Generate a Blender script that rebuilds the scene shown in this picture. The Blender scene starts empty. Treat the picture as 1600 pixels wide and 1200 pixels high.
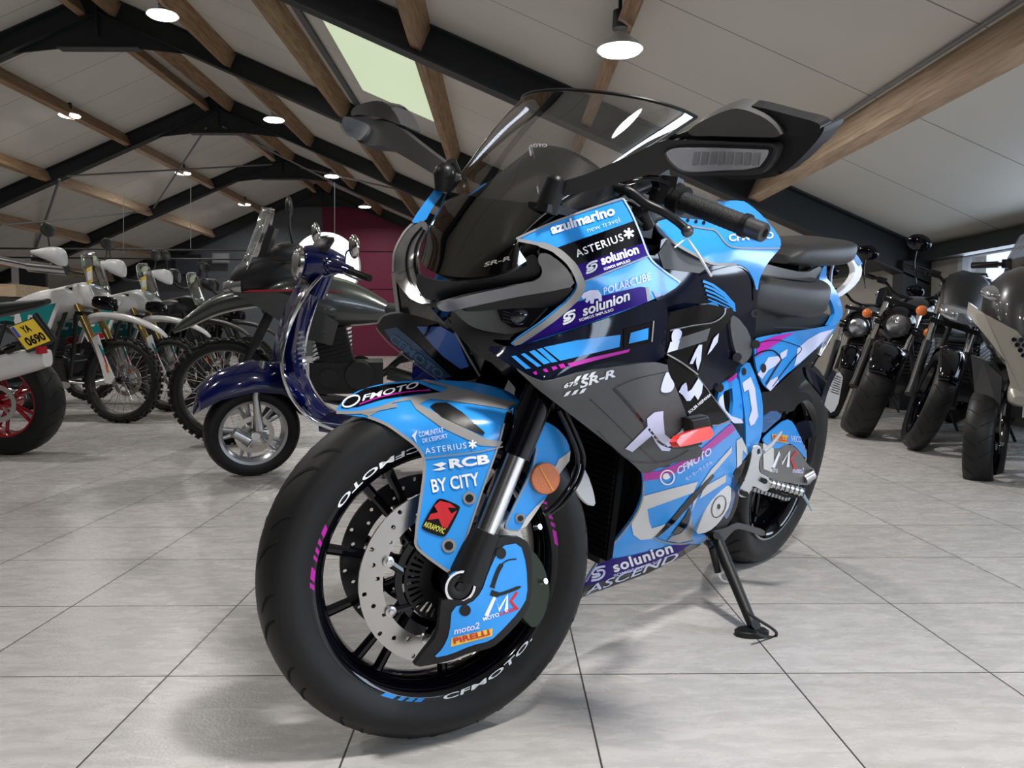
import bpy, bmesh, math, random
import numpy as np
from mathutils import Vector, Matrix
from mathutils.geometry import delaunay_2d_cdt
random.seed(7)
SC = bpy.context.scene
COL = SC.collection
PI = math.pi
# ---------------------------------------------------------------- camera
FPX, VPX, HORY, CAMH = 1235.0, 787.0, 525.0, 0.698      # measured in a 1600x1200 frame
_pitch = math.atan((600 - HORY) / FPX)
_yaw = math.atan((800 - VPX) / math.hypot(FPX, 75))
CF = Vector((math.sin(_yaw) * math.cos(_pitch), math.cos(_yaw) * math.cos(_pitch), -math.sin(_pitch)))
CR = Vector((math.cos(_yaw), -math.sin(_yaw), 0))
CU = CR.cross(CF)
CAM = Vector((0, 0, CAMH))
cd = bpy.data.cameras.new('camera')
cam = bpy.data.objects.new('camera', cd)
COL.objects.link(cam)
mw = Matrix((CR, CU, -CF)).transposed().to_4x4()
mw.translation = CAM
cam.matrix_world = mw
cd.sensor_width = 36
cd.lens = FPX * 36 / 1600
cd.clip_start = 0.05
cd.clip_end = 200
SC.camera = cam
# ---------------------------------------------------------------- world and exposure
w = bpy.data.worlds.new('world')
SC.world = w
w.use_nodes = True
nt = w.node_tree
bg = nt.nodes['Background']
bg.inputs[0].default_value = (0.78, 0.86, 1.0, 1)
bg.inputs[1].default_value = 2.2
SC.view_settings.view_transform = 'Standard'
SC.view_settings.look = 'None'
SC.view_settings.gamma = 1
SC.view_settings.use_curve_mapping = False
SC.view_settings.exposure = 0.0
# high-bay lamps: (x, y, z)
LAMPS = [(-4.35, 10.4, 4.78), (-4.35, 15.3, 4.78), (-4.4, 20.6, 4.78), (-4.4, 25.4, 4.78),
         (-8.2, 15.3, 4.85), (-8.2, 20.6, 4.85), (-8.2, 25.4, 4.85), (-8.2, 10.4, 4.85),
         (0.735, 5.1, 2.5), (0.75, 10.2, 2.5),
         (-4.35, 5.2, 4.78), (-8.2, 5.2, 4.85), (-4.35, 0.2, 4.78), (0.75, 0.6, 2.5), (0.75, -3.8, 2.5)]
LAMP_W = 60
# daylight entering through the two windows of the right wall: (y0, y1, watts)
for y0, y1, p in ((-3.2, 2.6, 100), (3.2, 6.95, 35)):
    ld = bpy.data.lights.new('window_daylight', 'AREA')
    ld.shape = 'RECTANGLE'
    ld.size = y1 - y0 - 0.2
    ld.size_y = 0.60
    ld.energy = p
    ld.color = (0.72, 0.84, 1.0)
    lo = bpy.data.objects.new('window_daylight', ld)
    lo.matrix_world = Matrix.Translation((3.98, (y0 + y1) / 2, 1.10)) @ Matrix(((0, 0, 1), (1, 0, 0), (0, 1, 0))).to_4x4()
    COL.objects.link(lo)
def lamp_light(x, y, z, p):
    ld = bpy.data.lights.new('high_bay_light', 'AREA')
    ld.shape = 'DISK'
    ld.size = 0.26
    ld.energy = p
    ld.color = (1.0, 0.975, 0.94)
    ld.spread = math.radians(165)
    o = bpy.data.objects.new('high_bay_light', ld)
    o.location = (x, y, z - 0.034)
    COL.objects.link(o)
# ---------------------------------------------------------------- materials
MATS = {}
def mat(name, col=(0.8, 0.8, 0.8), rough=0.5, metal=0.0, coat=0.0, emit=None, es=0.0, trans=0.0, alpha=1.0, spec=0.5,
        noise=0.0, nscale=20.0, bump=0.0, bscale=200.0, ior=1.45, flake=0.0):
    if name in MATS:
        return MATS[name]
    m = bpy.data.materials.new(name)
    m.use_nodes = True
    n = m.node_tree.nodes
    l = m.node_tree.links
    b = n['Principled BSDF']
    b.inputs['Base Color'].default_value = (*col, 1)
    b.inputs['Roughness'].default_value = rough
    b.inputs['Metallic'].default_value = metal
    b.inputs['Coat Weight'].default_value = coat
    b.inputs['Coat Roughness'].default_value = 0.03
    b.inputs['Specular IOR Level'].default_value = spec
    b.inputs['IOR'].default_value = ior
    b.inputs['Transmission Weight'].default_value = trans
    b.inputs['Alpha'].default_value = alpha
    if emit:
        b.inputs['Emission Color'].default_value = (*emit, 1)
        b.inputs['Emission Strength'].default_value = es
    tc = n.new('ShaderNodeTexCoord')
    if noise > 0 or True:
        t = n.new('ShaderNodeTexNoise')
        t.inputs['Scale'].default_value = nscale
        t.inputs['Detail'].default_value = 4
        l.new(tc.outputs['Object'], t.inputs['Vector'])
        mx = n.new('ShaderNodeMix')
        mx.data_type = 'RGBA'
        mx.blend_type = 'MULTIPLY'
        mx.inputs[0].default_value = max(noise, 0.05)
        mx.inputs[6].default_value = (*col, 1)
        l.new(t.outputs['Fac'], mx.inputs[7])
        gm = n.new('ShaderNodeGamma')
        l.new(mx.outputs[2], gm.inputs[0])
        gm.inputs[1].default_value = 1.0
        l.new(gm.outputs[0], b.inputs['Base Color'])
    if bump > 0:
        t2 = n.new('ShaderNodeTexNoise')
        t2.inputs['Scale'].default_value = bscale
        t2.inputs['Detail'].default_value = 3
        l.new(tc.outputs['Object'], t2.inputs['Vector'])
        bp = n.new('ShaderNodeBump')
        bp.inputs['Strength'].default_value = bump
        bp.inputs['Distance'].default_value = 0.002
        l.new(t2.outputs['Fac'], bp.inputs['Height'])
        l.new(bp.outputs[0], b.inputs['Normal'])
    MATS[name] = m
    return m
def glass(name, col=(0.9, 0.9, 0.9), op=0.15, rough=0.03, gloss=0.12, gcol=(1, 1, 1)):
    # thin sheet: transparent tinted + reflection by fresnel
    if name in MATS:
        return MATS[name]
    m = bpy.data.materials.new(name)
    m.use_nodes = True
    n = m.node_tree.nodes
    l = m.node_tree.links
    n.clear()
    out = n.new('ShaderNodeOutputMaterial')
    tr = n.new('ShaderNodeBsdfTransparent')
    tr.inputs[0].default_value = (*col, 1)
    gl = n.new('ShaderNodeBsdfGlossy')
    gl.inputs[0].default_value = (*gcol, 1)
    gl.inputs['Roughness'].default_value = rough
    fr = n.new('ShaderNodeLayerWeight')
    fr.inputs[0].default_value = 0.25
    mp = n.new('ShaderNodeMapRange')
    mp.inputs['From Min'].default_value = 0
    mp.inputs['From Max'].default_value = 1
    mp.inputs['To Min'].default_value = gloss
    mp.inputs['To Max'].default_value = 0.75
    l.new(fr.outputs['Facing'], mp.inputs['Value'])
    mx = n.new('ShaderNodeMixShader')
    l.new(mp.outputs[0], mx.inputs[0])
    l.new(tr.outputs[0], mx.inputs[1])
    l.new(gl.outputs[0], mx.inputs[2])
    l.new(mx.outputs[0], out.inputs[0])
    MATS[name] = m
    return m
def wood(name, c1, c2, axis='Y'):
    m = mat(name, c1, 0.65)
    n = m.node_tree.nodes
    l = m.node_tree.links
    b = n['Principled BSDF']
    tc = n.new('ShaderNodeTexCoord')
    mp = n.new('ShaderNodeMapping')
    mp.inputs['Scale'].default_value = {'Y': (9, 0.7, 9), 'X': (0.7, 9, 9), 'Z': (9, 9, 0.7)}[axis]
    t = n.new('ShaderNodeTexNoise')
    t.inputs['Scale'].default_value = 4
    t.inputs['Detail'].default_value = 6
    t.inputs['Distortion'].default_value = 0.6
    cr = n.new('ShaderNodeValToRGB')
    cr.color_ramp.elements[0].position = 0.35
    cr.color_ramp.elements[0].color = (*c2, 1)
    cr.color_ramp.elements[1].position = 0.62
    cr.color_ramp.elements[1].color = (*c1, 1)
    l.new(tc.outputs['Object'], mp.inputs[0])
    l.new(mp.outputs[0], t.inputs['Vector'])
    l.new(t.outputs['Fac'], cr.inputs[0])
    l.new(cr.outputs[0], b.inputs['Base Color'])
    return m
# ---------------------------------------------------------------- mesh helpers
def link(name, me, m=None, parent=None):
    o = bpy.data.objects.new(name, me)
    COL.objects.link(o)
    if m is not None:
        for q in (m if isinstance(m, (list, tuple)) else [m]):
            me.materials.append(q)
    if parent is not None:
        o.parent = parent
    return o
def mesh(name, V, F, m=None, parent=None, smooth=True, sharp=35, fm=None):
    me = bpy.data.meshes.new(name)
    me.from_pydata([tuple(v) for v in V], [], [tuple(f) for f in F])
    if fm is not None:
        me.polygons.foreach_set('material_index', fm)
    if smooth:
        me.polygons.foreach_set('use_smooth', [True] * len(me.polygons))
        me.set_sharp_from_angle(angle=math.radians(sharp))
    me.update()
    return link(name, me, m, parent)
class MB:
    def __init__(s):
        s.V = []
        s.F = []
        s.T = Matrix.Identity(4)
    def add(s, V, F):
        k = len(s.V)
        s.V += [s.T @ Vector(v) for v in V]
        s.F += [tuple(i + k for i in f) for f in F]
        return s
    def box(s, c, d, rot=None, tap=1.0):
        R = rot if rot is not None else Matrix.Identity(3)
        V = []
        for z in (-1, 1):
            for y in (-1, 1):
                for x in (-1, 1):
                    t = tap if z > 0 else 1.0
                    V.append(Vector(c) + R @ Vector((x * d[0] / 2 * t, y * d[1] / 2 * t, z * d[2] / 2)))
        s.add(V, [(0, 2, 3, 1), (4, 5, 7, 6), (0, 1, 5, 4), (2, 6, 7, 3), (0, 4, 6, 2), (1, 3, 7, 5)])
        return s
    def tube(s, pts, r, n=12, cap=True, closed=False):
        pts = [Vector(p) for p in pts]
        N = len(pts)
        rr = r if isinstance(r, (list, tuple)) else [r] * N
        up = None
        V = []
        for i, p in enumerate(pts):
            a = pts[(i - 1) % N] if (i > 0 or closed) else p
            b = pts[(i + 1) % N] if (i < N - 1 or closed) else p
            d = (b - a)
            if d.length < 1e-9:
                d = Vector((0, 0, 1))
            d.normalize()
            if up is None:
                up = Vector((0, 0, 1)) if abs(d.z) < .9 else Vector((1, 0, 0))
            u = (up - d * up.dot(d))
            if u.length < 1e-6:
                u = d.orthogonal()
            u.normalize()
            up = u
            v = d.cross(u)
            for k in range(n):
                t = 2 * PI * k / n
                V.append(p + (u * math.cos(t) + v * math.sin(t)) * rr[i])
        F = []
        for i in range(N if closed else N - 1):
            j = (i + 1) % N
            for k in range(n):
                q = (k + 1) % n
                F.append((i * n + k, i * n + q, j * n + q, j * n + k))
        if cap and not closed:
            F.append(tuple(range(n))[::-1])
            F.append(tuple((N - 1) * n + k for k in range(n)))
        return s.add(V, F)
    def lathe(s, prof, n=48, axis='Y', c=(0, 0, 0), a0=0, a1=2 * PI, closed_prof=False):
        # prof: (radius, offset along axis)
        V = []
        full = abs(a1 - a0 - 2 * PI) < 1e-6
        m = n if full else n + 1
        for i in range(m):
            t = a0 + (a1 - a0) * i / n
            for (r, o) in prof:
                if axis == 'Y':
                    V.append((c[0] + r * math.cos(t), c[1] + o, c[2] + r * math.sin(t)))
                elif axis == 'Z':
                    V.append((c[0] + r * math.cos(t), c[1] + r * math.sin(t), c[2] + o))
                else:
                    V.append((c[0] + o, c[1] + r * math.cos(t), c[2] + r * math.sin(t)))
        P = len(prof)
        F = []
        for i in range(n):
            j = (i + 1) % m
            for k in range(P if closed_prof else P - 1):
                q = (k + 1) % P
                F.append((i * P + k, i * P + q, j * P + q, j * P + k))
        return s.add(V, F)
    def loft(s, rings, cap=True, closed=True):
        n = len(rings[0])
        V = [v for r in rings for v in r]
        F = []
        for i in range(len(rings) - 1):
            for k in range(n if closed else n - 1):
                q = (k + 1) % n
                F.append((i * n + k, i * n + q, (i + 1) * n + q, (i + 1) * n + k))
        if cap and closed:
            F.append(tuple(range(n))[::-1])
            F.append(tuple((len(rings) - 1) * n + k for k in range(n)))
        return s.add(V, F)
    def ball(s, c, r, n=12, sc=(1, 1, 1)):
        pr = [(max(1e-4, math.sin(PI * i / n)) * r, -math.cos(PI * i / n) * r) for i in range(n + 1)]
        V = []
        for i in range(2 * n):
            t = PI * i / n
            for (q, o) in pr:
                V.append((c[0] + q * math.cos(t) * sc[0], c[1] + q * math.sin(t) * sc[1], c[2] + o * sc[2]))
        P = n + 1
        F = [(i * P + k, ((i + 1) % (2 * n)) * P + k, ((i + 1) % (2 * n)) * P + k + 1, i * P + k + 1) for i in range(2 * n) for k in range(n)]
        return s.add(V, F)
    def build(s, name, m, parent=None, smooth=True, sharp=35, fix=True):
        bm = bmesh.new()
        me = bpy.data.meshes.new(name)
        me.from_pydata([tuple(v) for v in s.V], [], s.F)
        bm.from_mesh(me)
        if fix:
            bmesh.ops.recalc_face_normals(bm, faces=bm.faces)
        bm.to_mesh(me)
        bm.free()
        if smooth:
            me.polygons.foreach_set('use_smooth', [True] * len(me.polygons))
            me.set_sharp_from_angle(angle=math.radians(sharp))
        return link(name, me, m, parent)
def tag(o, label=None, cat=None, group=None, kind=None):
    if label:
        o['label'] = label
    if cat:
        o['category'] = cat
    if group:
        o['group'] = group
    if kind:
        o['kind'] = kind
    return o
def empty(name, mx, label, cat, group=None):
    o = bpy.data.objects.new(name, None)
    COL.objects.link(o)
    o.matrix_world = mx
    o.empty_display_size = 0.1
    return tag(o, label, cat, group)
def catmull(P, k=6, closed=False):
    P = [Vector(p) for p in P]
    n = len(P)
    out = []
    for i in range(n if closed else n - 1):
        if closed:
            a, b, c, d = P[(i - 1) % n], P[i], P[(i + 1) % n], P[(i + 2) % n]
        else:
            a, b, c, d = P[max(i - 1, 0)], P[i], P[i + 1], P[min(i + 2, n - 1)]
        for j in range(k):
            t = j / k
            out.append(0.5 * ((2 * b) + (c - a) * t + (2 * a - 5 * b + 4 * c - d) * t * t + (3 * b - a - 3 * c + d) * t ** 3))
    if not closed:
        out.append(P[-1])
    return out
def mirror_y(o):
    c = o.copy()
    c.data = o.data.copy()
    for v in c.data.vertices:
        v.co.y = -v.co.y
    c.data.flip_normals()
    COL.objects.link(c)
    return c
def text_verts(s, bold=0.0, shear=0.0, space=1.0):
    cu = bpy.data.curves.new('lettering', 'FONT')
    cu.body = s
    cu.offset = bold
    cu.shear = shear
    cu.space_character = space
    cu.resolution_u = 3
    o = bpy.data.objects.new('lettering', cu)
    COL.objects.link(o)
    dg = bpy.context.evaluated_depsgraph_get()
    me = bpy.data.meshes.new_from_object(o.evaluated_get(dg))
    V = [(v.co.x, v.co.y) for v in me.vertices]
    F = [tuple(p.vertices) for p in me.polygons]
    bpy.data.objects.remove(o)
    bpy.data.curves.remove(cu)
    bpy.data.meshes.remove(me)
    xs = [v[0] for v in V]
    ys = [v[1] for v in V]
    x0, x1, y0, y1 = min(xs), max(xs), min(ys), max(ys)
    return [((x - x0) / (x1 - x0), (y - y0) / (y1 - y0)) for x, y in V], F, (x1 - x0) / (y1 - y0)
# ================================================================ the hall
def floor_mat():
    m = mat('floor_tiles', (0.46, 0.45, 0.435), 0.3)
    n = m.node_tree.nodes
    l = m.node_tree.links
    b = n['Principled BSDF']
    tc = n.new('ShaderNodeTexCoord')
    sp = n.new('ShaderNodeSeparateXYZ')
    l.new(tc.outputs['Object'], sp.inputs[0])
    def mth(op, a, c=None, v=None):
        q = n.new('ShaderNodeMath')
        q.operation = op
        if isinstance(a, (int, float)):
            q.inputs[0].default_value = a
        else:
            l.new(a, q.inputs[0])
        if c is not None:
            if isinstance(c, (int, float)):
                q.inputs[1].default_value = c
            else:
                l.new(c, q.inputs[1])
        return q.outputs[0]
    T = 0.4254
    ux = mth('DIVIDE', mth('ADD', sp.outputs[0], 50 * T - 0.159), T)
    uy = mth('DIVIDE', mth('ADD', sp.outputs[1], 50 * T - 1.593), T)
    fx = mth('FRACT', ux)
    fy = mth('FRACT', uy)
    dx = mth('MINIMUM', fx, mth('SUBTRACT', 1.0, fx))
    dy = mth('MINIMUM', fy, mth('SUBTRACT', 1.0, fy))
    d = mth('MINIMUM', dx, dy)
    joint = mth('LESS_THAN', d, 0.0042)
    cb = n.new('ShaderNodeCombineXYZ')
    l.new(mth('FLOOR', ux), cb.inputs[0])
    l.new(mth('FLOOR', uy), cb.inputs[1])
    wn = n.new('ShaderNodeTexWhiteNoise')
    wn.noise_dimensions = '2D'
    l.new(cb.outputs[0], wn.inputs['Vector'])
    off = n.new('ShaderNodeVectorMath')
    off.operation = 'MULTIPLY_ADD'
    l.new(wn.outputs['Color'], off.inputs[0])
    off.inputs[1].default_value = (7, 7, 7)
    l.new(tc.outputs['Object'], off.inputs[2])
    mp = n.new('ShaderNodeMapping')
    mp.inputs['Scale'].default_value = (3.0, 9.0, 1)
    l.new(off.outputs[0], mp.inputs[0])
    nz = n.new('ShaderNodeTexNoise')
    nz.inputs['Scale'].default_value = 3.4
    nz.inputs['Detail'].default_value = 8
    nz.inputs['Roughness'].default_value = 0.62
    nz.inputs['Distortion'].default_value = 0.5
    l.new(mp.outputs[0], nz.inputs['Vector'])
    cr = n.new('ShaderNodeValToRGB')
    e = cr.color_ramp.elements
    e[0].position = 0.3
    e[0].color = (0.43, 0.415, 0.40, 1)
    e[1].position = 0.62
    e[1].color = (0.545, 0.525, 0.51, 1)
    l.new(nz.outputs['Fac'], cr.inputs[0])
    hv = n.new('ShaderNodeMapRange')
    l.new(wn.outputs['Value'], hv.inputs['Value'])
    hv.inputs['To Min'].default_value = 0.93
    hv.inputs['To Max'].default_value = 1.03
    ml = n.new('ShaderNodeMix')
    ml.data_type = 'RGBA'
    ml.blend_type = 'MULTIPLY'
    ml.inputs[0].default_value = 1
    l.new(cr.outputs[0], ml.inputs[6])
    l.new(hv.outputs[0], ml.inputs[7])
    mj = n.new('ShaderNodeMix')
    mj.data_type = 'RGBA'
    l.new(joint, mj.inputs[0])
    l.new(ml.outputs[2], mj.inputs[6])
    mj.inputs[7].default_value = (0.045, 0.042, 0.04, 1)
    l.new(mj.outputs[2], b.inputs['Base Color'])
    rr = n.new('ShaderNodeMapRange')
    l.new(nz.outputs['Fac'], rr.inputs['Value'])
    rr.inputs['To Min'].default_value = 0.18
    rr.inputs['To Max'].default_value = 0.36
    rj = mth('MAXIMUM', rr.outputs[0], mth('MULTIPLY', joint, 0.8))
    l.new(rj, b.inputs['Roughness'])
    n2 = n.new('ShaderNodeTexNoise')
    n2.inputs['Scale'].default_value = 170
    n2.inputs['Detail'].default_value = 2
    l.new(tc.outputs['Object'], n2.inputs['Vector'])
    bp = n.new('ShaderNodeBump')
    bp.inputs['Strength'].default_value = 0.32
    bp.inputs['Distance'].default_value = 0.0015
    l.new(mth('SUBTRACT', n2.outputs['Fac'], mth('MULTIPLY', joint, 0.8)), bp.inputs['Height'])
    l.new(bp.outputs[0], b.inputs['Normal'])
    return m
RX, RIDGE, SL = -6.2, 5.95, 0.4355          # ridge position, underside of sheeting at the ridge, roof slope
XR, XL, YE, YB = 4.0, -16.4, 27.7, -5.0
def zc(x):
    return RIDGE - SL * abs(x - RX)
tag(MB().box(((XR + XL) / 2, (YE + YB) / 2, -0.05), (XR - XL + 0.4, YE - YB, 0.1)).build('floor', floor_mat(), smooth=False), kind='structure')
def ceil_mat():
    m = mat('ceiling_sheet', (0.62, 0.60, 0.55), 0.45)
    n = m.node_tree.nodes
    l = m.node_tree.links
    b = n['Principled BSDF']
    tc = n.new('ShaderNodeTexCoord')
    sp = n.new('ShaderNodeSeparateXYZ')
    l.new(tc.outputs['Object'], sp.inputs[0])
    a = n.new('ShaderNodeMath')
    a.operation = 'MULTIPLY_ADD'
    a.inputs[1].default_value = 1 / 1.16
    a.inputs[2].default_value = 20 - 5.12 / 1.16
    l.new(sp.outputs[1], a.inputs[0])
    f = n.new('ShaderNodeMath')
    f.operation = 'FRACT'
    l.new(a.outputs[0], f.inputs[0])
    c = n.new('ShaderNodeMath')
    c.operation = 'LESS_THAN'
    c.inputs[1].default_value = 0.009
    l.new(f.outputs[0], c.inputs[0])
    nz = n.new('ShaderNodeTexNoise')
    nz.inputs['Scale'].default_value = 0.7
    nz.inputs['Detail'].default_value = 5
    l.new(tc.outputs['Object'], nz.inputs['Vector'])
    cr = n.new('ShaderNodeValToRGB')
    cr.color_ramp.elements[0].color = (0.52, 0.505, 0.46, 1)
    cr.color_ramp.elements[1].color = (0.66, 0.645, 0.60, 1)
    l.new(nz.outputs['Fac'], cr.inputs[0])
    mj = n.new('ShaderNodeMix')
    mj.data_type = 'RGBA'
    l.new(c.outputs[0], mj.inputs[0])
    l.new(cr.outputs[0], mj.inputs[6])
    mj.inputs[7].default_value = (0.16, 0.15, 0.13, 1)
    l.new(mj.outputs[2], b.inputs['Base Color'])
    return m
CM = ceil_mat()
# roof sheeting: two slopes with a skylight opening in the right one
def slab(name, x0, x1, y0, y1, m, t=0.08):
    b = MB()
    V = [(x0, y0, zc(x0)), (x1, y0, zc(x1)), (x1, y1, zc(x1)), (x0, y1, zc(x0))]
    V += [(x, y, z + t) for x, y, z in V]
    b.add(V, [(0, 3, 2, 1), (4, 5, 6, 7), (0, 1, 5, 4), (1, 2, 6, 5), (2, 3, 7, 6), (3, 0, 4, 7)])
    return b
SKX0, SKX1, SKY0, SKY1 = -1.95, -0.85, 7.7, 11.2
cb = MB()
for q in (slab('', RX, SKX0, YB, YE, CM), slab('', SKX1, XR, YB, YE, CM), slab('', SKX0, SKX1, YB, SKY0, CM), slab('', SKX0, SKX1, SKY1, YE, CM), slab('', XL, RX, YB, YE, CM)):
    cb.add(q.V, q.F)
tag(cb.build('ceiling', CM, smooth=False), kind='structure')
sk = slab('', SKX0, SKX1, SKY0, SKY1, CM, 0.03).build('window_2', mat('skylight_sheet', (0.7, 0.8, 0.6), 0.4, emit=(0.80, 0.95, 0.66), es=0.55), smooth=False)
tag(sk, kind='structure')
# end wall and right wall
gw = mat('grey_wall', (0.125, 0.135, 0.155), 0.8, noise=0.2, nscale=3)
V = [(XL, YE, 0), (XR, YE, 0), (XR, YE, zc(XR)), (RX, YE, RIDGE), (XL, YE, zc(XL))]
V += [(x, y + 0.2, z) for x, y, z in V]
tag(MB().add(V, [(0, 1, 2, 3, 4), (9, 8, 7, 6, 5), (0, 5, 6, 1), (1, 6, 7, 2), (2, 7, 8, 3), (3, 8, 9, 4), (4, 9, 5, 0)]).build('wall_back', gw, smooth=False), kind='structure')
mg = mat('magenta_wall', (0.16, 0.012, 0.05), 0.6)
pb = MB()
x = -6.25
xs = -6.25
zz = [(0, 1.1), (1.13, 2.3), (2.33, 3.6), (3.63, 9)]
for a, c in zz:
    def top(x_):
        return min(c, zc(x_) - 0.02)
    xe = 3.9
    pts = [xs]
    if c > zc(xe):
        xk = RX + (RIDGE - c) / SL
        if xk > xs:
            pts.append(xk)
            if xk > xe:
                pts = [xs]
    pts.append(xe)
    if a > zc(xe) - 0.03:
        pts[-1] = RX + (RIDGE - a) / SL - 0.05
    loop = [(p, a) for p in (pts[0], pts[-1])] + [(p, top(p)) for p in reversed(pts)]
    V = [(p, YE - 0.06, z) for p, z in loop] + [(p, YE - 0.002, z) for p, z in loop]
    k = len(loop)
    pb.add(V, [tuple(range(k)), tuple(range(2 * k - 1, k - 1, -1))] + [(i, (i + 1) % k, (i + 1) % k + k, i + k) for i in range(k)])
tag(pb.build('trim_1', mg, smooth=False), kind='structure')
dwm = mat('dark_grey_wall', (0.10, 0.10, 0.105), 0.8, noise=0.2, nscale=3)
V = [(XL, YB, 0), (XR, YB, 0), (XR, YB, zc(XR)), (RX, YB, RIDGE), (XL, YB, zc(XL))]
V += [(x, y - 0.2, z) for x, y, z in V]
tag(MB().add(V, [(4, 3, 2, 1, 0), (5, 6, 7, 8, 9), (0, 1, 6, 5), (1, 2, 7, 6), (2, 3, 8, 7), (3, 4, 9, 8), (4, 0, 5, 9)]).build('wall_front', dwm, smooth=False), kind='structure')
tag(MB().box((XL - 0.1, (YB + YE) / 2, zc(XL) / 2), (0.2, YE - YB, zc(XL))).build('wall_left', dwm, smooth=False), kind='structure')
# right wall with the window opening
cw = mat('cream_wall', (0.42, 0.40, 0.36), 0.7, noise=0.15, nscale=4)
WY0, WY1, WZ0, WZ1 = 3.2, 6.95, 0.75, 1.44
VY0, VY1 = -3.2, 2.6
b = MB()
for (y0, y1, z0, z1) in ((YB, VY0, 0, zc(XR)), (VY1, WY0, 0, zc(XR)), (WY1, YE, 0, zc(XR)), (WY0, WY1, 0, WZ0), (WY0, WY1, WZ1, zc(XR)), (VY0, VY1, 0, WZ0), (VY0, VY1, WZ1, zc(XR))):
    b.box((XR + 0.12, (y0 + y1) / 2, (z0 + z1) / 2), (0.24, y1 - y0, z1 - z0))
tag(b.build('wall_right', cw, smooth=False), kind='structure')
wf = mat('window_frame_white', (0.62, 0.64, 0.66), 0.4)
for (A0, A1, nm, mids) in ((WY0, WY1, 'window_1', (5.0,)), (VY0, VY1, 'window_3', (-1.3, 0.7))):
    b = MB()
    b.box((XR + 0.03, (A0 + A1) / 2, WZ1 - 0.03), (0.08, A1 - A0, 0.06)).box((XR + 0.03, (A0 + A1) / 2, WZ0 + 0.03), (0.08, A1 - A0, 0.06))
    for yy in (A0 + 0.03, A1 - 0.03) + mids:
        b.box((XR + 0.03, yy, (WZ0 + WZ1) / 2), (0.08, 0.07, WZ1 - WZ0))
    win = tag(b.build(nm, wf, smooth=False), kind='structure')
    MB().box((XR + 0.05, (A0 + A1) / 2, (WZ0 + WZ1) / 2), (0.008, A1 - A0, WZ1 - WZ0)).build('pane', glass('window_glass', (0.95, 0.97, 1), gloss=0.05), win, smooth=False)
# the street outside the window: a pale house and ground
tag(MB().box((14, 10, -0.3), (18, 40, 0.2)).build('ground', mat('asphalt', (0.25, 0.25, 0.26), 0.8), smooth=False), kind='structure')
hs = empty('house', Matrix.Translation((24, 30, -0.6)), 'pale house with a grey roof seen outside through the right window', 'house')
MB().box((0, 0, 1.2), (7, 9, 2.4)).build('wall', mat('house_wall', (0.75, 0.75, 0.78), 0.8), hs, smooth=False)
MB().add([(-3.8, -5, 2.4), (3.8, -5, 2.4), (3.8, 5, 2.4), (-3.8, 5, 2.4), (-0.3, -5, 4.4), (0.3, -5, 4.4), (0.3, 5, 4.4), (-0.3, 5, 4.4)],
         [(0, 3, 2, 1), (0, 1, 5, 4), (1, 2, 6, 5), (2, 3, 7, 6), (3, 0, 4, 7), (4, 5, 6, 7)]).build('roof', mat('slate', (0.12, 0.13, 0.16), 0.7), hs, smooth=False)
# eaves beam above the window and steel portal frames
steel = mat('dark_steel_paint', (0.022, 0.026, 0.030), 0.55, noise=0.25, nscale=6)
steel2 = mat('steel_flange_paint', (0.05, 0.055, 0.06), 0.5)
tag(MB().box((XR - 0.08, (YE + YB) / 2, zc(XR) - 0.06), (0.16, YE - YB, 0.12)).build('eaves_beam', steel, smooth=False), 'dark steel eaves beam running along the right wall above the window', 'beam')
FR = [2.45, 7.49, 12.5, 17.6, 22.6, 27.4]
WHERE = ['behind the front of the blue motorcycle, nearest to the camera', 'crossing right above the windscreen of the blue sport bike', 'second from the front, its peak at the upper left', 'third from the front, with two steel braces fixed to it', 'fourth from the front, far down the hall', 'lying against the grey and magenta end wall']
for i, y in enumerate(FR):
    e = empty('roof_frame', Matrix.Translation((RX, y, 0)), 'dark steel portal roof frame, ' + WHERE[i], 'roof frame', 'steel roof frames')
    for sgn in (1, -1):
        L_ = (XR - RX) if sgn > 0 else (RX - XL)
        b = MB()
        d = 0.34
        def zz_(u):
            return RIDGE - SL * u
        for (yy, ty, o0, o1) in ((0, 0.02, 0.0, d), (0, 0.2, 0.0, 0.018), (0, 0.2, d - 0.018, d)):
            V = []
            for u in (0, L_ - 0.02):
                for o in (o0, o1):
                    for s in (-1, 1):
                        V.append((sgn * u, s * ty / 2, zz_(u) - 0.003 - o))
            b.add(V, [(0, 1, 3, 2), (4, 6, 7, 5), (0, 4, 5, 1), (2, 3, 7, 6), (0, 2, 6, 4), (1, 5, 7, 3)])
        b.build('rafter', steel, e, smooth=False)
        b = MB()
        b.box((sgn * (L_ - 0.14), 0, (zz_(L_) - 0.1) / 2), (0.26, 0.2, zz_(L_) - 0.12))
        b.build('column', steel, e, smooth=False)
    # haunch plate under the ridge with pale flange
    hz = RIDGE - 0.34
    w1, w2 = 1.35, 0.62
    V = []
    for s in (-0.011, 0.011):
        V += [(-w1, s, hz - SL * w1), (-w2, s, hz - SL * w1 + 0.06), (w2, s, hz - SL * w1 + 0.06), (w1, s, hz - SL * w1), (0, s, hz)]
    V = [(x_, s, z_ + (0.0 if abs(x_) > 1 else (0.02 if abs(x_) > 0.1 else 0))) for x_, s, z_ in V]
    b = MB().add(V, [(0, 1, 2, 3, 4), (9, 8, 7, 6, 5), (0, 5, 6, 1), (1, 6, 7, 2), (2, 7, 8, 3), (3, 8, 9, 4), (4, 9, 5, 0)])
    b.box((0, 0, RIDGE - 0.35), (0.03, 0.2, 0.66))
    b.build('apex_plate', steel, e, smooth=False)
    MB().box((0, 0, hz - SL * w1 + 0.055 + 0.02), (2 * w2, 0.2, 0.016)).build('apex_flange', steel2, e, smooth=False)
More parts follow.
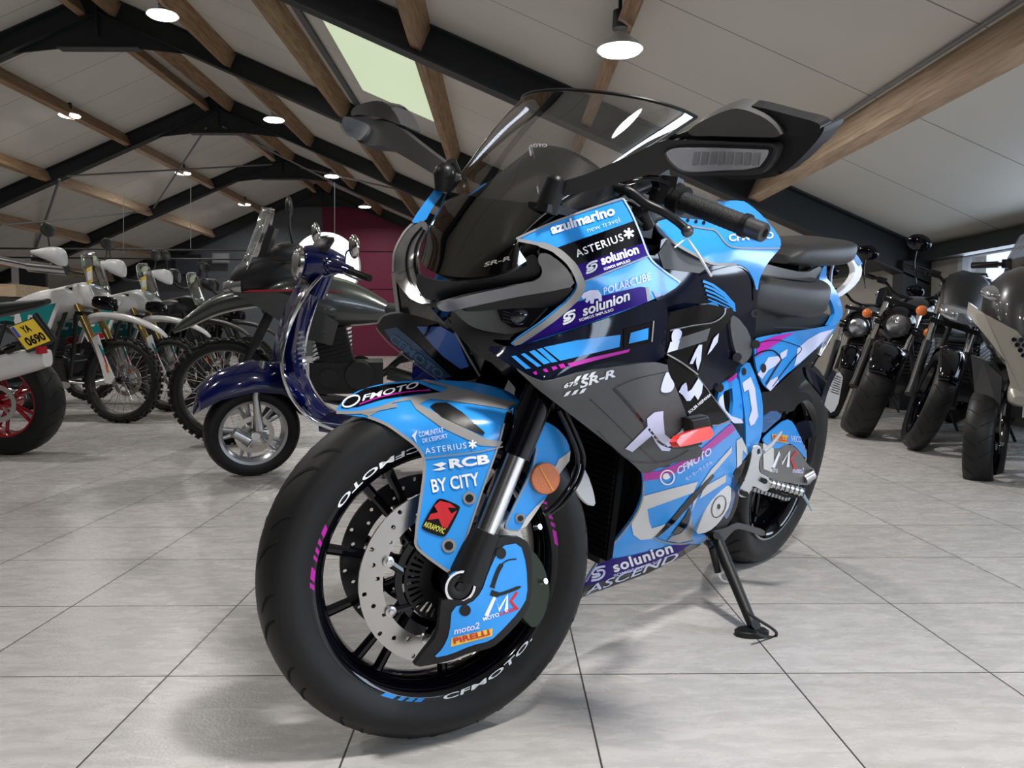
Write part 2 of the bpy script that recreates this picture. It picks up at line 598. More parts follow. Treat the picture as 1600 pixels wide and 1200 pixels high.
# timber purlins between the frames
wd = wood('purlin_timber', (0.34, 0.225, 0.14), (0.20, 0.115, 0.062))
wd2 = wood('purlin_timber_pale', (0.50, 0.375, 0.27), (0.36, 0.25, 0.165))
PX = [(2.38, 'r'), (0.81, 'r'), (-0.76, 'r'), (-2.45, 'r'), (-4.2, 'r'), (-5.93, 'r'), (-6.47, 'l'), (-8.2, 'l'), (-9.95, 'l'), (-11.7, 'l'), (-13.4, 'l'), (-15.0, 'l')]
PN = ['lowest on the right', 'second from the right wall', 'third from the right wall', 'fourth from the right wall', 'second right of the ridge', 'just right of the ridge', 'just left of the ridge', 'second left of the ridge', 'third left of the ridge', 'fourth left of the ridge', 'fifth left of the ridge', 'sixth left of the ridge']
BN = ['over the camera', 'before the nearest steel frame', 'behind the nearest steel frame', 'behind the second steel frame', 'behind the third steel frame', 'in the last bay']
ys = [-4.9] + FR
for j, (px_, sd) in enumerate(PX):
    for i in range(len(ys) - 1):
        if i == 0:
            continue
        y0, y1 = ys[i] + 0.02, ys[i + 1] - 0.02
        if i < 3 and px_ < -11:
            continue
        s = 1 if sd == 'r' else -1
        rot = Matrix.Rotation(s * math.atan(SL), 3, 'Y')
        zt = zc(px_)
        o = MB().box((0, 0, -0.132), (0.1, y1 - y0, 0.26), rot).build('purlin', wd2 if (px_ > 2 or (sd == 'l' and i > 3)) else wd, smooth=False)
        o.location = (px_, (y0 + y1) / 2, zt - 0.003)
        tag(o, 'timber purlin %s, %s' % (PN[j], BN[i]), 'beam', 'timber roof purlins')
# dark strip and cable tray beside the skylight
tag(MB().box((-2.2, 10.0, zc(-2.2) - 0.03), (0.07, 4.9, 0.05)).build('cable_tray', steel2, smooth=False), 'dark narrow cable tray on the ceiling left of the skylight', 'cable tray')
# rods: bracing between frames B and C
rod = mat('brace_rod', (0.22, 0.23, 0.24), 0.45, metal=0.3)
def rodobj(p, q, r, label, name='brace_rod'):
    tag(MB().tube([p, q], r, 8).build(name, rod), label, 'brace')
def uz(px_, py_, D):      # pixel of the 1600x1200 frame to a point on the plane y = D
    d = CF + CR * ((px_ - 800) / FPX) - CU * ((py_ - 600) / FPX)
    t = D / d.y
    return CAM + d * t
rodobj(uz(322, 200, 17.5), uz(240, 325, 22.4), 0.022, 'long steel brace rod rising from mid slope towards the ridge on the left slope')
rodobj(uz(105, 275, 17.5), uz(425, 257, 22.4), 0.022, 'near horizontal steel brace rod crossing to the fourth frame peak')
rodobj(uz(93, 280, 17.5), uz(52, 400, 22.4), 0.03, 'steep steel brace rod at the far left under the roof')
rodobj(uz(0, 352, 17.5), uz(235, 330, 22.4), 0.02, 'thin brace rod running to the lower left edge of the roof')
rodobj(uz(348, 198, 17.5), uz(560, 305, 22.4), 0.022, 'steel brace rod on the right slope left of the mirror')
rodobj(uz(470, 262, 22.5), uz(640, 300, 17.7), 0.022, 'steel brace rod on the right slope rising beyond the small mirror')
# suspended rails and wires
dk = mat('rail_black', (0.02, 0.02, 0.022), 0.5)
for (p, q, lb) in ((uz(0, 388, 16), uz(470, 392, 16), 'thin black suspended rail above the white off-road bikes'), (uz(0, 402, 19), uz(520, 407, 19), 'lower thin black suspended rail in front of the end wall')):
    e = tag(MB().tube([p, q], 0.02, 8).build('suspended_rail', dk), lb, 'rail')
for (xx, yt, yb_, D) in ((298, 285, 388, 16), (523, 285, 380, 16), (193, 300, 395, 17)):
    tag(MB().tube([uz(xx, yt, D), uz(xx, yb_, D)], 0.008, 6).build('suspension_wire', rod), 'thin suspension wire hanging from the roof at %s' % {298: 'the lamp left of the ridge', 523: 'the lamp above the scooter', 193: 'the far left lamp row'}[xx], 'wire', 'suspension wires')
# lamps
shade = mat('lamp_shade_metal', (0.55, 0.56, 0.57), 0.35, metal=0.5)
lens = mat('lamp_lens', (1, 1, 1), 0.4, emit=(1.0, 0.98, 0.94), es=9)
lname = ['nearest on the right of the ridge, upper left', 'second on the right of the ridge', 'third on the right of the ridge', 'farthest on the right of the ridge', 'hanging at the left, below the second steel frame', 'second on the left of the ridge, at the brace rods', 'farthest on the left of the ridge', 'outside the left edge', 'hanging over the blue motorcycle windscreen', 'behind the windscreen', 'over the left aisle', 'at the far left', 'behind the camera', 'behind the camera on the right', 'far behind the camera']
for i, (x, y, z) in enumerate(LAMPS):
    lamp_light(x, y, z, LAMP_W)
    r = 0.2 if i != 8 and i != 9 else 0.15
    e = empty('high_bay_lamp', Matrix.Translation((x, y, z)), 'round white high bay lamp, ' + lname[i], 'lamp', 'high bay lamps under the roof')
    MB().lathe([(0.05, 0.10), (0.07, 0.075), (r * 0.8, 0.035), (r, 0.0), (r - 0.008, 0.0), (r * 0.76, 0.03), (0.02, 0.04)], 40, 'Z').build('shade', shade, e)
    MB().lathe([(0.001, -0.03), (r * 0.5, -0.026), (r * 0.85, -0.014), (r - 0.012, 0.004), (r - 0.012, 0.012), (0.001, 0.012)], 40, 'Z').build('lens', lens, e)
    b = MB().lathe([(0.001, 0.24), (0.045, 0.24), (0.05, 0.13), (0.001, 0.13)], 20, 'Z')
    top = zc(x) - z - 0.02
    b.tube([(0, 0, 0.22), (0, 0, min(top, 0.5))], 0.012, 8)
    b.build('hanger', dk, e)
# small flood light on the lowest right purlin + conduit
e = empty('flood_light', Matrix.Translation(uz(1318, 183, 5.95)), 'small white flood light clipped to the lowest right timber purlin', 'flood light')
MB().box((-0.045, -0.02, 0), (0.03, 0.1, 0.1), Matrix.Rotation(0.25, 3, 'Y')).build('glass_front', mat('flood_glass', (0.55, 0.68, 0.85), 0.15, coat=0.5), e, smooth=False)
MB().box((0.0, 0, 0.0), (0.06, 0.09, 0.085), Matrix.Rotation(0.25, 3, 'Y')).box((0.04, 0, -0.01), (0.03, 0.05, 0.05)).build('housing', mat('flood_housing', (0.30, 0.29, 0.27), 0.5), e, smooth=False)
tag(MB().tube([(2.33, 2.6, zc(2.33) - 0.03), (2.33, 5.95, zc(2.33) - 0.03), (2.33, 7.3, zc(2.33) - 0.03)], 0.012, 8).build('cable_conduit', rod), 'grey cable conduit along the top of the lowest right purlin', 'conduit')
# end wall fittings
bk = mat('matt_black', (0.012, 0.012, 0.014), 0.6)
tv = empty('wall_screen', Matrix.Translation(uz(291, 415, 27.3)), 'dark wall screen on the grey end wall above the off-road bikes', 'screen')
MB().box((0, 0, 0), (1.0, 0.08, 0.75)).build('screen_body', bk, tv, smooth=False)
MB().box((0.05, -0.045, -0.03), (0.8, 0.01, 0.55)).build('display', mat('display_grey', (0.06, 0.07, 0.09), 0.2), tv, smooth=False)
p2_ = empty('wall_poster', Matrix.Translation(uz(345, 403, 27.4)), 'pale framed poster on the grey end wall right of the screen', 'poster')
MB().box((0, 0, 0), (0.6, 0.03, 0.35)).build('frame', mat('poster_frame', (0.2, 0.2, 0.22), 0.5), p2_, smooth=False)
MB().box((0, -0.02, 0), (0.52, 0.01, 0.28)).build('print', mat('poster_print', (0.3, 0.31, 0.33), 0.6), p2_, smooth=False)
d1 = tag(MB().box(tuple(uz(36, 455, 20) + Vector((0, 0, -0.3))), (0.5, 0.08, 2.4)).build('door_1', mat('white_door', (0.6, 0.6, 0.62), 0.5), smooth=False), kind='structure')
tag(MB().box(tuple(uz(52, 428, 19)), (0.62, 0.1, 0.62)).build('wall_cabinet', bk, smooth=False), 'dark wall cabinet at the far left behind the white off-road bike', 'cabinet')
# wooden counter at the far left
cn = empty('wooden_counter', Matrix.Translation(uz(0, 456, 8.5)), 'pale wooden counter top at the left edge behind the red-wheeled bike', 'counter')
MB().box((-0.3, 0, 0), (1.3, 0.6, 0.13)).build('counter_top', wood('counter_wood', (0.66, 0.52, 0.36), (0.5, 0.36, 0.22), 'X'), cn, smooth=False)
MB().box((-0.3, 0, -0.6), (1.2, 0.5, 1.06)).build('cabinet_body', gw, cn, smooth=False)
tag(MB().tube([uz(-20, 402, 8.2), uz(70, 420, 8.2)], 0.04, 14).tube([uz(45, 416, 8.2), uz(105, 422, 8.2)], 0.055, 14).build('exhaust_pipe', mat('exhaust_steel', (0.5, 0.5, 0.52), 0.25, metal=1.0)), 'long steel exhaust pipe lying over the wooden counter at the left', 'pipe')
# added glowing disc that stands in for a windshield reflection
sg = empty('reflection_disc', Matrix.Translation(uz(508, 416, 9.5)), 'added glowing white disc for a windshield reflection, behind the dark blue scooter', 'glow disc')
MB().lathe([(0.001, 0), (0.40, 0), (0.40, 0.1), (0.001, 0.1)], 48, 'Y').build('glow_disc', mat('reflection_glow', (1, 1, 1), 0.4, emit=(0.95, 0.98, 1.0), es=2.2), sg)
MB().lathe([(0.385, 0.01), (0.405, 0.01), (0.405, 0.12), (0.385, 0.12)], 48, 'Y', closed_prof=True).box((0, 0.05, -0.9), (0.1, 0.08, 1.1)).build('frame', mat('disc_edge_white', (0.7, 0.7, 0.72), 0.4), sg)
# ================================================================ the blue sport motorcycle: frames and surface helpers
class Frame:
    def __init__(s, O, yaw, lean):
        s.O = Vector(O)
        fw = Vector((-math.cos(yaw), -math.sin(yaw), 0))
        lf = Vector((math.sin(yaw), -math.cos(yaw), 0))
        up = Vector((0, 0, 1))
        s.L = lf * math.cos(lean) - up * math.sin(lean)
        s.U = up * math.cos(lean) + lf * math.sin(lean)
        s.X = fw
        m = Matrix((s.X, s.L, s.U)).transposed().to_4x4()
        m.translation = s.O
        s.M = m
        s.I = m.inverted()
    def un(s, px, py, y):     # point of the sight line through this pixel lying y to the left of the frame's middle plane
        d = CF + CR * ((px - 800) / FPX) - CU * ((py - 600) / FPX)
        c = CAM - s.O
        t = (y - c.dot(s.L)) / d.dot(s.L)
        return CAM + d * t
HB = Frame((0.7514, 2.4655, 0), math.radians(48.25), 0.205)
HW = Frame((-0.1236, 1.3643, 0.2985), math.radians(24.43), math.radians(0.75))
def tps(ctrl):
    P = np.array([(a / 100.0, b / 100.0) for a, b, c in ctrl])
    v = np.array([c for a, b, c in ctrl], float)
    n = len(P)
    if n == 3 or n < 3:
        A = np.c_[np.ones(n), P]
        co = np.linalg.lstsq(A, v, rcond=None)[0]
        return lambda x, y: float(co[0] + co[1] * x / 100 + co[2] * y / 100)
    def U(r2):
        return np.where(r2 > 1e-12, 0.5 * r2 * np.log(np.maximum(r2, 1e-12)), 0)
    D = ((P[:, None] - P[None]) ** 2).sum(2)
    K = U(D) + np.eye(n) * 2e-3
    Q = np.c_[np.ones(n), P]
    A = np.block([[K, Q], [Q.T, np.zeros((3, 3))]])
    co = np.linalg.solve(A, np.r_[v, 0, 0, 0])
    def f(x, y):
        r2 = ((P - np.array([x / 100.0, y / 100.0])) ** 2).sum(1)
        return float((U(r2) * co[:n]).sum() + co[n] + co[n + 1] * x / 100 + co[n + 2] * y / 100)
    return f
def inside(p, poly):
    x, y = p
    c = False
    n = len(poly)
    j = n - 1
    for i in range(n):
        xi, yi = poly[i]
        xj, yj = poly[j]
        if (yi > y) != (yj > y) and x < (xj - xi) * (y - yi) / (yj - yi) + xi:
            c = not c
        j = i
    return c
def soften(P, k=1, r=0.22):
    for _ in range(k):
        Q = []
        n = len(P)
        for i in range(n):
            a, b = P[i], P[(i + 1) % n]
            Q.append((a[0] * (1 - r) + b[0] * r, a[1] * (1 - r) + b[1] * r))
            Q.append((a[0] * r + b[0] * (1 - r), a[1] * r + b[1] * (1 - r)))
        P = Q
    return P
def cpoly(P, k=5):
    return [(v.x, v.y) for v in catmull([(a, b, 0) for a, b in P], k, True)]
def resamp(P, step):
    Q = []
    n = len(P)
    for i in range(n):
        a, b = P[i], P[(i + 1) % n]
        d = math.hypot(b[0] - a[0], b[1] - a[1])
        k = max(1, int(math.ceil(d / step)))
        for j in range(k):
            Q.append((a[0] + (b[0] - a[0]) * j / k, a[1] + (b[1] - a[1]) * j / k))
    return Q
class Surf:
    # a smooth sheet: sideways distance from the middle plane given at a few seen points, curved between them
    def __init__(s, ctrl, fr=None):
        s.f = ctrl if callable(ctrl) else tps(ctrl)
        s.fr = fr or HB
    def raw(s, x, y):
        return s.fr.un(x, y, s.f(x, y))
    def pt(s, x, y, off=0.0):
        p = s.raw(x, y)
        if off == 0.0:
            return HB.I @ p
        e = 1.5
        a = s.raw(x + e, y) - s.raw(x - e, y)
        b = s.raw(x, y + e) - s.raw(x, y - e)
        n = a.cross(b)
        n.normalize()
        if n.dot(CAM - p) < 0:
            n = -n
        # keep the offset measured towards the viewer side, never exploding at grazing angles
        return HB.I @ (p + n * off)
def cdt(outline, holes, step):
    loops = [resamp(outline, step)] + [resamp(h, step) for h in holes]
    V = []
    E = []
    for lp in loops:
        k = len(V)
        n = len(lp)
        V += lp
        E += [(k + i, k + (i + 1) % n) for i in range(n)]
    xs = [p[0] for p in outline]
    ys = [p[1] for p in outline]
    y = min(ys) + step * 0.5
    r = 0
    while y < max(ys):
        x = min(xs) + (step * 0.5 if r % 2 else step)
        while x < max(xs):
            if inside((x, y), outline) and not any(inside((x, y), h) for h in holes):
                near = False
                for lp in loops:
                    for q in lp:
                        if abs(q[0] - x) + abs(q[1] - y) < step * 0.6:
                            near = True
                            break
                    if near:
                        break
                if not near:
                    V.append((x, y))
            x += step
        y += step * 0.87
        r += 1
    res = delaunay_2d_cdt([Vector(v) for v in V], E, [], 0, 1e-4)
    vs, fs = res[0], res[2]
    F = []
    for f in fs:
        c = (sum(vs[i].x for i in f) / len(f), sum(vs[i].y for i in f) / len(f))
        if inside(c, outline) and not any(inside(c, h) for h in holes):
            F.append(list(f))
    return [(v.x, v.y) for v in vs], F
def panel(name, outline, surf, m, parent, thick=0.004, step=8, off=0.0, holes=(), soft=1, curve=False, bevel=0.0, mirror=False, label=None):
    if not isinstance(surf, Surf):
        surf = Surf(surf)
    if curve:
        outline = cpoly(outline)
    elif soft:
        outline = soften(outline, soft)
    V2, F2 = cdt(outline, [list(h) for h in holes], step)
    used = sorted({i for f in F2 for i in f})
    mp = {u: k for k, u in enumerate(used)}
    V2 = [V2[u] for u in used]
    F2 = [[mp[i] for i in f] for f in F2]
    A = [surf.pt(x, y, off) for x, y in V2]
    camL = HB.I @ CAM
    F = []
    for f in F2:
        n = (A[f[1]] - A[f[0]]).cross(A[f[2]] - A[f[0]])
        F.append(f if n.dot(camL - A[f[0]]) > 0 else f[::-1])
    V = list(A)
    if thick > 0:
        N = [Vector((0, 0, 0)) for _ in A]
        for f in F:
            n = (A[f[1]] - A[f[0]]).cross(A[f[2]] - A[f[0]])
            for i in f:
                N[i] += n
        k = len(A)
        V += [a - (n.normalized() * thick if n.length > 1e-12 else Vector()) for a, n in zip(A, N)]
        cnt = {}
        for f in F:
            for i in range(len(f)):
                e = (f[i], f[(i + 1) % len(f)])
                cnt[e] = 1
        F = F + [[i + k for i in f[::-1]] for f in F]
        for (a, b) in list(cnt):
            if (b, a) not in cnt:
                F.append([b, a, a + k, b + k])
    o = mesh(name, V, F, m, parent, True, 50)
    if bevel > 0:
        md = o.modifiers.new('bevel', 'BEVEL')
        md.width = bevel
        md.segments = 3
        md.limit_method = 'ANGLE'
        md.angle_limit = math.radians(55)
    if label:
        o['label'] = label
    if mirror:
        mirror_y(o)
    return o
def decal(name, outline, surf, m, parent, off=0.0012, step=9, soft=0, curve=False, holes=(), label=None):
    return panel(name, outline, surf, m, parent, 0, step, off, holes, soft, curve, 0, False, label)
def strip_poly(P, wd, closed=False):
    n = len(P)
    a = []
    b = []
    ww = wd if isinstance(wd, (list, tuple)) else [wd] * n
    for i, p in enumerate(P):
        q0 = P[max(i - 1, 0)]
        q1 = P[min(i + 1, n - 1)]
        dx, dy = q1[0] - q0[0], q1[1] - q0[1]
        l = math.hypot(dx, dy) or 1
        nx, ny = -dy / l, dx / l
        a.append((p[0] + nx * ww[i] / 2, p[1] + ny * ww[i] / 2))
        b.append((p[0] - nx * ww[i] / 2, p[1] - ny * ww[i] / 2))
    return a + b[::-1]
def strip(name, P, wd, surf, m, parent, off=0.0016, smooth=True, label=None):
    if smooth and len(P) > 2:
        P = [(v.x, v.y) for v in catmull([(a, b, 0) for a, b in P], 5)]
        if isinstance(wd, (list, tuple)):
            w0 = list(wd)
            n = len(P)
            wd = [w0[min(len(w0) - 1, int(i * (len(w0) - 1) / max(1, n - 1)))] * 1.0 for i in range(n)]
    # quad ribbon following the sheet
    n = len(P)
    po = strip_poly(P, wd)
    a, b = po[:n], po[n:][::-1]
    V = []
    for p, q in zip(a, b):
        V += [surf.pt(p[0], p[1], off), surf.pt(q[0], q[1], off)]
    F = []
    camL = HB.I @ CAM
    for i in range(n - 1):
        f = [2 * i, 2 * i + 1, 2 * i + 3, 2 * i + 2]
        nn = (V[f[1]] - V[f[0]]).cross(V[f[2]] - V[f[0]])
        F.append(f if nn.dot(camL - V[f[0]]) > 0 else f[::-1])
    o = mesh(name, V, F, m, parent)
    if label:
        o['label'] = label
    return o
def multi(name, polys, surf, m, parent, off=0.0014, step=9, label=None):
    # several separate marks of one print in one mesh
    V = []
    F = []
    camL = HB.I @ CAM
    for pl in polys:
        V2, F2 = cdt(pl, [], step)
        k = len(V)
        A = [surf.pt(x, y, off) for x, y in V2]
        for f in F2:
            n = (A[f[1]] - A[f[0]]).cross(A[f[2]] - A[f[0]])
            f = f if n.dot(camL - A[f[0]]) > 0 else f[::-1]
            F.append([i + k for i in f])
        V += A
    o = mesh(name, V, F, m, parent)
    if label:
        o['label'] = label
    return o
def text(s, p0, p1, h, surf, m, parent, up=None, bold=0.0, shear=0.0, off=0.002, name='lettering', space=1.0, curve=0.0, label=None):
    V2, F2, asp = text_verts(s, bold, shear, space)
    dx, dy = p1[0] - p0[0], p1[1] - p0[1]
    l = math.hypot(dx, dy)
    if up is None:
        ux, uy = dy / l, -dx / l
    else:
        ul = math.hypot(*up)
        ux, uy = up[0] / ul, up[1] / ul
    A = []
    for u, v in V2:
        c = curve * 4 * u * (1 - u)
        x = p0[0] + dx * u + ux * (h * v + c)
        y = p0[1] + dy * u + uy * (h * v + c)
        A.append(surf.pt(x, y, off))
    camL = HB.I @ CAM
    F = []
    for f in F2:
        n = (A[f[1]] - A[f[0]]).cross(A[f[2]] - A[f[0]])
        F.append(f if n.dot(camL - A[f[0]]) > 0 else f[::-1])
    o = mesh(name, A, F, m, parent)
    if label:
        o['label'] = label
    return o
def circ(cx, cy, rx, ry=None, n=28, rot=0.0):
    ry = ry or rx
    return [(cx + rx * math.cos(2 * PI * i / n) * math.cos(rot) - ry * math.sin(2 * PI * i / n) * math.sin(rot),
             cy + rx * math.cos(2 * PI * i / n) * math.sin(rot) + ry * math.sin(2 * PI * i / n) * math.cos(rot)) for i in range(n)]
def aster(x, y, r, surf, m, parent, off=0.0024):
    pl = []
    for k in range(3):
        a = math.radians(30 + 60 * k)
        pl.append(strip_poly([(x - r * math.cos(a), y - r * math.sin(a)), (x + r * math.cos(a), y + r * math.sin(a))], r * 0.42))
    return multi('asterisk_mark', pl, surf, m, parent, off, 5)
def slogo(x, y, s, ang, surf, m, parent, w=0.16):
    # rounded double-hook emblem
    P1 = [(0.95, 0.95), (0.35, 0.95), (0.05, 0.75), (0.1, 0.5), (0.4, 0.47), (0.6, 0.47)]
    P2 = [(0.35, 0.7), (0.75, 0.7), (0.97, 0.5), (0.9, 0.2), (0.6, 0.03), (0.05, 0.03)]
    P3 = [(0.05, 0.27), (0.45, 0.27), (0.62, 0.34), (0.6, 0.45)]
    ca, sa = math.cos(ang), math.sin(ang)
    out = []
    for P in (P1, P2, P3):
        Q = [(x + (u * ca - v * 0.0) * s - 0, y + u * s * sa - v * s * ca + 0) for u, v in P]
        Q = [(a + 0.18 * s * P[i][1], b) for i, (a, b) in enumerate(Q)]
        Q = [(v.x, v.y) for v in catmull([(a, b, 0) for a, b in Q], 4)]
        out.append(strip_poly(Q, s * w))
    return multi('emblem', out, surf, m, parent, 0.002, 6)
def ptube(name, pts, r, m, parent, fr=None, n=12, sm=True):
    P = [HB.I @ (fr or HB).un(*p) for p in pts]
    if sm and len(P) > 2:
        k = 6
        P2 = catmull(P, k)
        if isinstance(r, (list, tuple)):
            rr = []
            for i in range(len(P2)):
                t = i / (len(P2) - 1) * (len(r) - 1)
                a = int(min(t, len(r) - 2))
                rr.append(r[a] * (1 - (t - a)) + r[a + 1] * (t - a))
            r = rr
        P = P2
    return MB().tube(P, r, n).build(name, m, parent)
# ---------------------------------------------------------------- paints
BLUE = mat('blue_paint', (0.030, 0.30, 0.80), 0.22, coat=0.15, spec=0.35)
BLUE2 = mat('deep_blue_paint', (0.012, 0.10, 0.30), 0.25, coat=0.8)
NAVY = mat('navy_gloss', (0.003, 0.005, 0.016), 0.07, spec=0.45)
BLK = mat('black_gloss', (0.002, 0.002, 0.004), 0.07, spec=0.45)
SAT = mat('black_satin', (0.008, 0.008, 0.009), 0.38, spec=0.35)
DGR = mat('dark_grey_panel', (0.085, 0.085, 0.088), 0.5, spec=0.3)
MGR = mat('mirror_plastic', (0.028, 0.028, 0.029), 0.45, bump=0.1, bscale=900)
TRIM = mat('silver_grey_trim', (0.27, 0.265, 0.26), 0.35, spec=0.4)
PURP = mat('purple_film', (0.018, 0.001, 0.17), 0.4, spec=0.12)
MAGE = mat('magenta_film', (0.50, 0.018, 0.38), 0.28, spec=0.3)
MAGL = mat('light_magenta_film', (0.45, 0.04, 0.33), 0.3, spec=0.3)
WHI = mat('white_film', (0.85, 0.86, 0.90), 0.35, spec=0.3)
LAV = mat('lavender_white_film', (0.66, 0.69, 0.92), 0.35, spec=0.3)
PALE = mat('pale_grey_film', (0.62, 0.61, 0.60), 0.35, spec=0.3)
RUB = mat('tyre_rubber', (0.0065, 0.0065, 0.007), 0.5, spec=0.4, bump=0.08, bscale=500)
GRV = mat('tread_groove_black', (0.002, 0.002, 0.002), 0.9)
CHR = mat('chrome', (0.75, 0.75, 0.76), 0.12, metal=1.0)
ALU = mat('brushed_aluminium', (0.62, 0.62, 0.63), 0.3, metal=1.0)
DISC = mat('brake_disc_steel', (0.50, 0.49, 0.48), 0.28, metal=1.0)
DST = mat('dark_steel', (0.05, 0.05, 0.055), 0.35, metal=0.7)
SEATM = mat('seat_vinyl', (0.028, 0.028, 0.030), 0.5, bump=0.15, bscale=700)
RED = mat('red_plastic', (0.85, 0.025, 0.012), 0.35, coat=0.4)
ORA = mat('amber_reflector', (0.55, 0.14, 0.03), 0.3, coat=0.6, bump=0.5, bscale=400)
YEL = mat('yellow_film', (0.80, 0.52, 0.05), 0.35)
REDF = mat('red_film', (0.55, 0.02, 0.03), 0.35)
SCREEN = glass('smoked_screen', (0.66, 0.64, 0.64), gloss=0.07, rough=0.02)
LENSG = glass('clear_lens', (0.8, 0.82, 0.86), gloss=0.12, rough=0.05)
LED = mat('indicator_reflector', (0.55, 0.56, 0.6), 0.2, metal=0.8)
# ================================================================ building the blue sport motorcycle
hero = empty('sport_motorcycle', HB.M, 'blue black and purple race-livery sport motorcycle in the centre foreground on its side stand', 'motorcycle')
WM = HB.I @ HW.M
I4 = Matrix.Identity(4)
# ---- wheels
def tyre_prof(R, W, rb):
    P = []
    hb = W * 0.40
    for t in np.linspace(0, 1, 5):
        P.append((rb + (R * 0.86 - rb) * t, -(hb + (W * 0.5 - hb) * math.sin(t * PI / 2))))
    n = 14
    r0 = R * 0.86
    for i in range(1, n):
        a = PI * i / n
        P.append((r0 + (R - r0) * math.sin(a) ** 0.85, -W * 0.5 * math.cos(a)))
    for t in np.linspace(1, 0, 5):
        P.append((rb + (R * 0.86 - rb) * t, (hb + (W * 0.5 - hb) * math.sin(t * PI / 2))))
    P += [(rb - 0.004, hb * 0.8), (rb - 0.004, -hb * 0.8)]
    return P
def crown(R, W, y):
    r0 = R * 0.86
    c = max(-1, min(1, -y / (W * 0.5)))
    return r0 + (R - r0) * math.sin(math.acos(c)) ** 0.85
def grooves(R, W, n, ph, T, parent, m):
    b = MB()
    b.T = T
    for i in range(n):
        for (y0, y1, da, s, wd) in ((0.10, 0.86, 0.20, 1, 0.0028), (0.42, 0.92, 0.13, 1, 0.0022), (0.10, 0.86, 0.20, -1, 0.0028), (0.42, 0.92, 0.13, -1, 0.0022)):
            a0 = 2 * PI * (i + (0.5 if wd < 0.0025 else 0) + (0.25 if s < 0 else 0)) / n + ph
            V = []
            k = 9
            for j in range(k):
                t = j / (k - 1)
                y = s * (y0 + (y1 - y0) * t) * W / 2
                a = a0 + da * (1 - (1 - t) ** 1.6) 
                r = crown(R, W, y) + 0.0010
                ww = 1.6 * wd * math.sin(PI * (0.12 + 0.76 * t)) / r
                V.append(((r) * math.cos(a - ww), y, r * math.sin(a - ww)))
                V.append(((r) * math.cos(a + ww), y, r * math.sin(a + ww)))
            b.add(V, [(2 * j, 2 * j + 1, 2 * j + 3, 2 * j + 2) for j in range(k - 1)])
    return b.build('tread_grooves', m, parent, fix=False)
def ring_marks(T, r0, r1, y, spans, m, parent, name='rim_sticker', slant=0.0, label=None):
    b = MB()
    b.T = T
    for (a0, a1) in spans:
        k = max(2, int(abs(a1 - a0) / 4) + 1)
        V = []
        for j in range(k):
            a = math.radians(a0 + (a1 - a0) * j / (k - 1))
            V += [(r0 * math.cos(a), y, r0 * math.sin(a)), (r1 * math.cos(a + slant), y, r1 * math.sin(a + slant))]
        b.add(V, [(2 * j, 2 * j + 1, 2 * j + 3, 2 * j + 2) for j in range(k - 1)])
    o = b.build(name, m, parent, fix=False)
    if label:
        o['label'] = label
    return o
def text_ring(s, T, r, y, a0, a1, h, m, parent, bold=0.0):
    V2, F2, asp = text_verts(s, bold, 0.1)
    V = []
    for u, v in V2:
        a = math.radians(a0 + (a1 - a0) * u)
        q = r + h * 0.5 - h * v
        V.append(T @ Vector((q * math.cos(a), y, q * math.sin(a))))
    return mesh('lettering', V, F2, m, parent)
# front tyre
tb = MB()
tb.T = WM
tb.lathe(tyre_prof(0.2985, 0.12, 0.2195), 128, closed_prof=True)
ft = tb.build('tyre', RUB, hero)
ft['label'] = 'front tyre'
grooves(0.2985, 0.12, 14, 0.1, WM, ft, GRV)
b = MB()
b.T = WM
lip = [(0.2135, 0.036), (0.2245, 0.043), (0.2265, 0.0455), (0.2265, 0.048), (0.2225, 0.049), (0.2150, 0.0475), (0.205, 0.040), (0.198, 0.030), (0.194, 0.012), (0.194, -0.012), (0.198, -0.030), (0.205, -0.040), (0.2150, -0.0475), (0.2225, -0.049), (0.2265, -0.048), (0.2245, -0.043), (0.2135, -0.036), (0.206, -0.015), (0.206, 0.015)]
b.lathe(lip, 128, closed_prof=True)
for a in (65, 51, 15, -17, -46, -59, -95, -130, -165, 160, 130, 100):
    t = math.radians(a)
    c, s = math.cos(t), math.sin(t)
    hub = math.radians(a * 0.0 + 72 * round(a / 72))
    p0 = (0.045 * math.cos(t), 0, 0.045 * math.sin(t))
    b.tube([p0, (0.1 * c, 0.0, 0.1 * s), (0.196 * c, 0, 0.196 * s)], [0.010, 0.008, 0.0095], 10)
b.lathe([(0.02, 0.05), (0.05, 0.045), (0.055, 0.02), (0.055, -0.02), (0.05, -0.045), (0.02, -0.05)], 48, closed_prof=True)
fr_ = b.build('rim', BLK, hero)
fr_['label'] = 'gloss black front rim with thin spokes'
YL = 0.0494
ring_marks(WM, 0.2155, 0.2225, YL, [(11.5, 13), (14.5, 16.3), (18, 20), (22, 26)], MAGE, fr_, slant=0.03)
ring_marks(WM, 0.2155, 0.2225, YL, [(3, 8), (-0.5, 1.6)], MAGE, fr_, slant=0.03)
ring_marks(WM, 0.2155, 0.2225, YL, [(-62, -68), (-70, -72.5), (-74, -77), (-78.2, -81.5)], BLUE, fr_, slant=0.03)
ring_marks(WM, 0.2155, 0.2225, YL, [(173, 166), (164, 162), (160, 158.3), (156, 154), (152, 150.5)], MAGE, fr_, slant=0.03)
text_ring('CFMOTO.', WM, 0.2185, YL + 0.0006, -90, -140, 0.009, WHI, fr_, 0.02)
text_ring('CFMOTO', WM, 0.2185, YL + 0.0006, 80, 36, 0.009, WHI, fr_, 0.02)
text_ring('60', WM, 0.262, 0.0600, -128, -134, 0.012, SAT, ft)
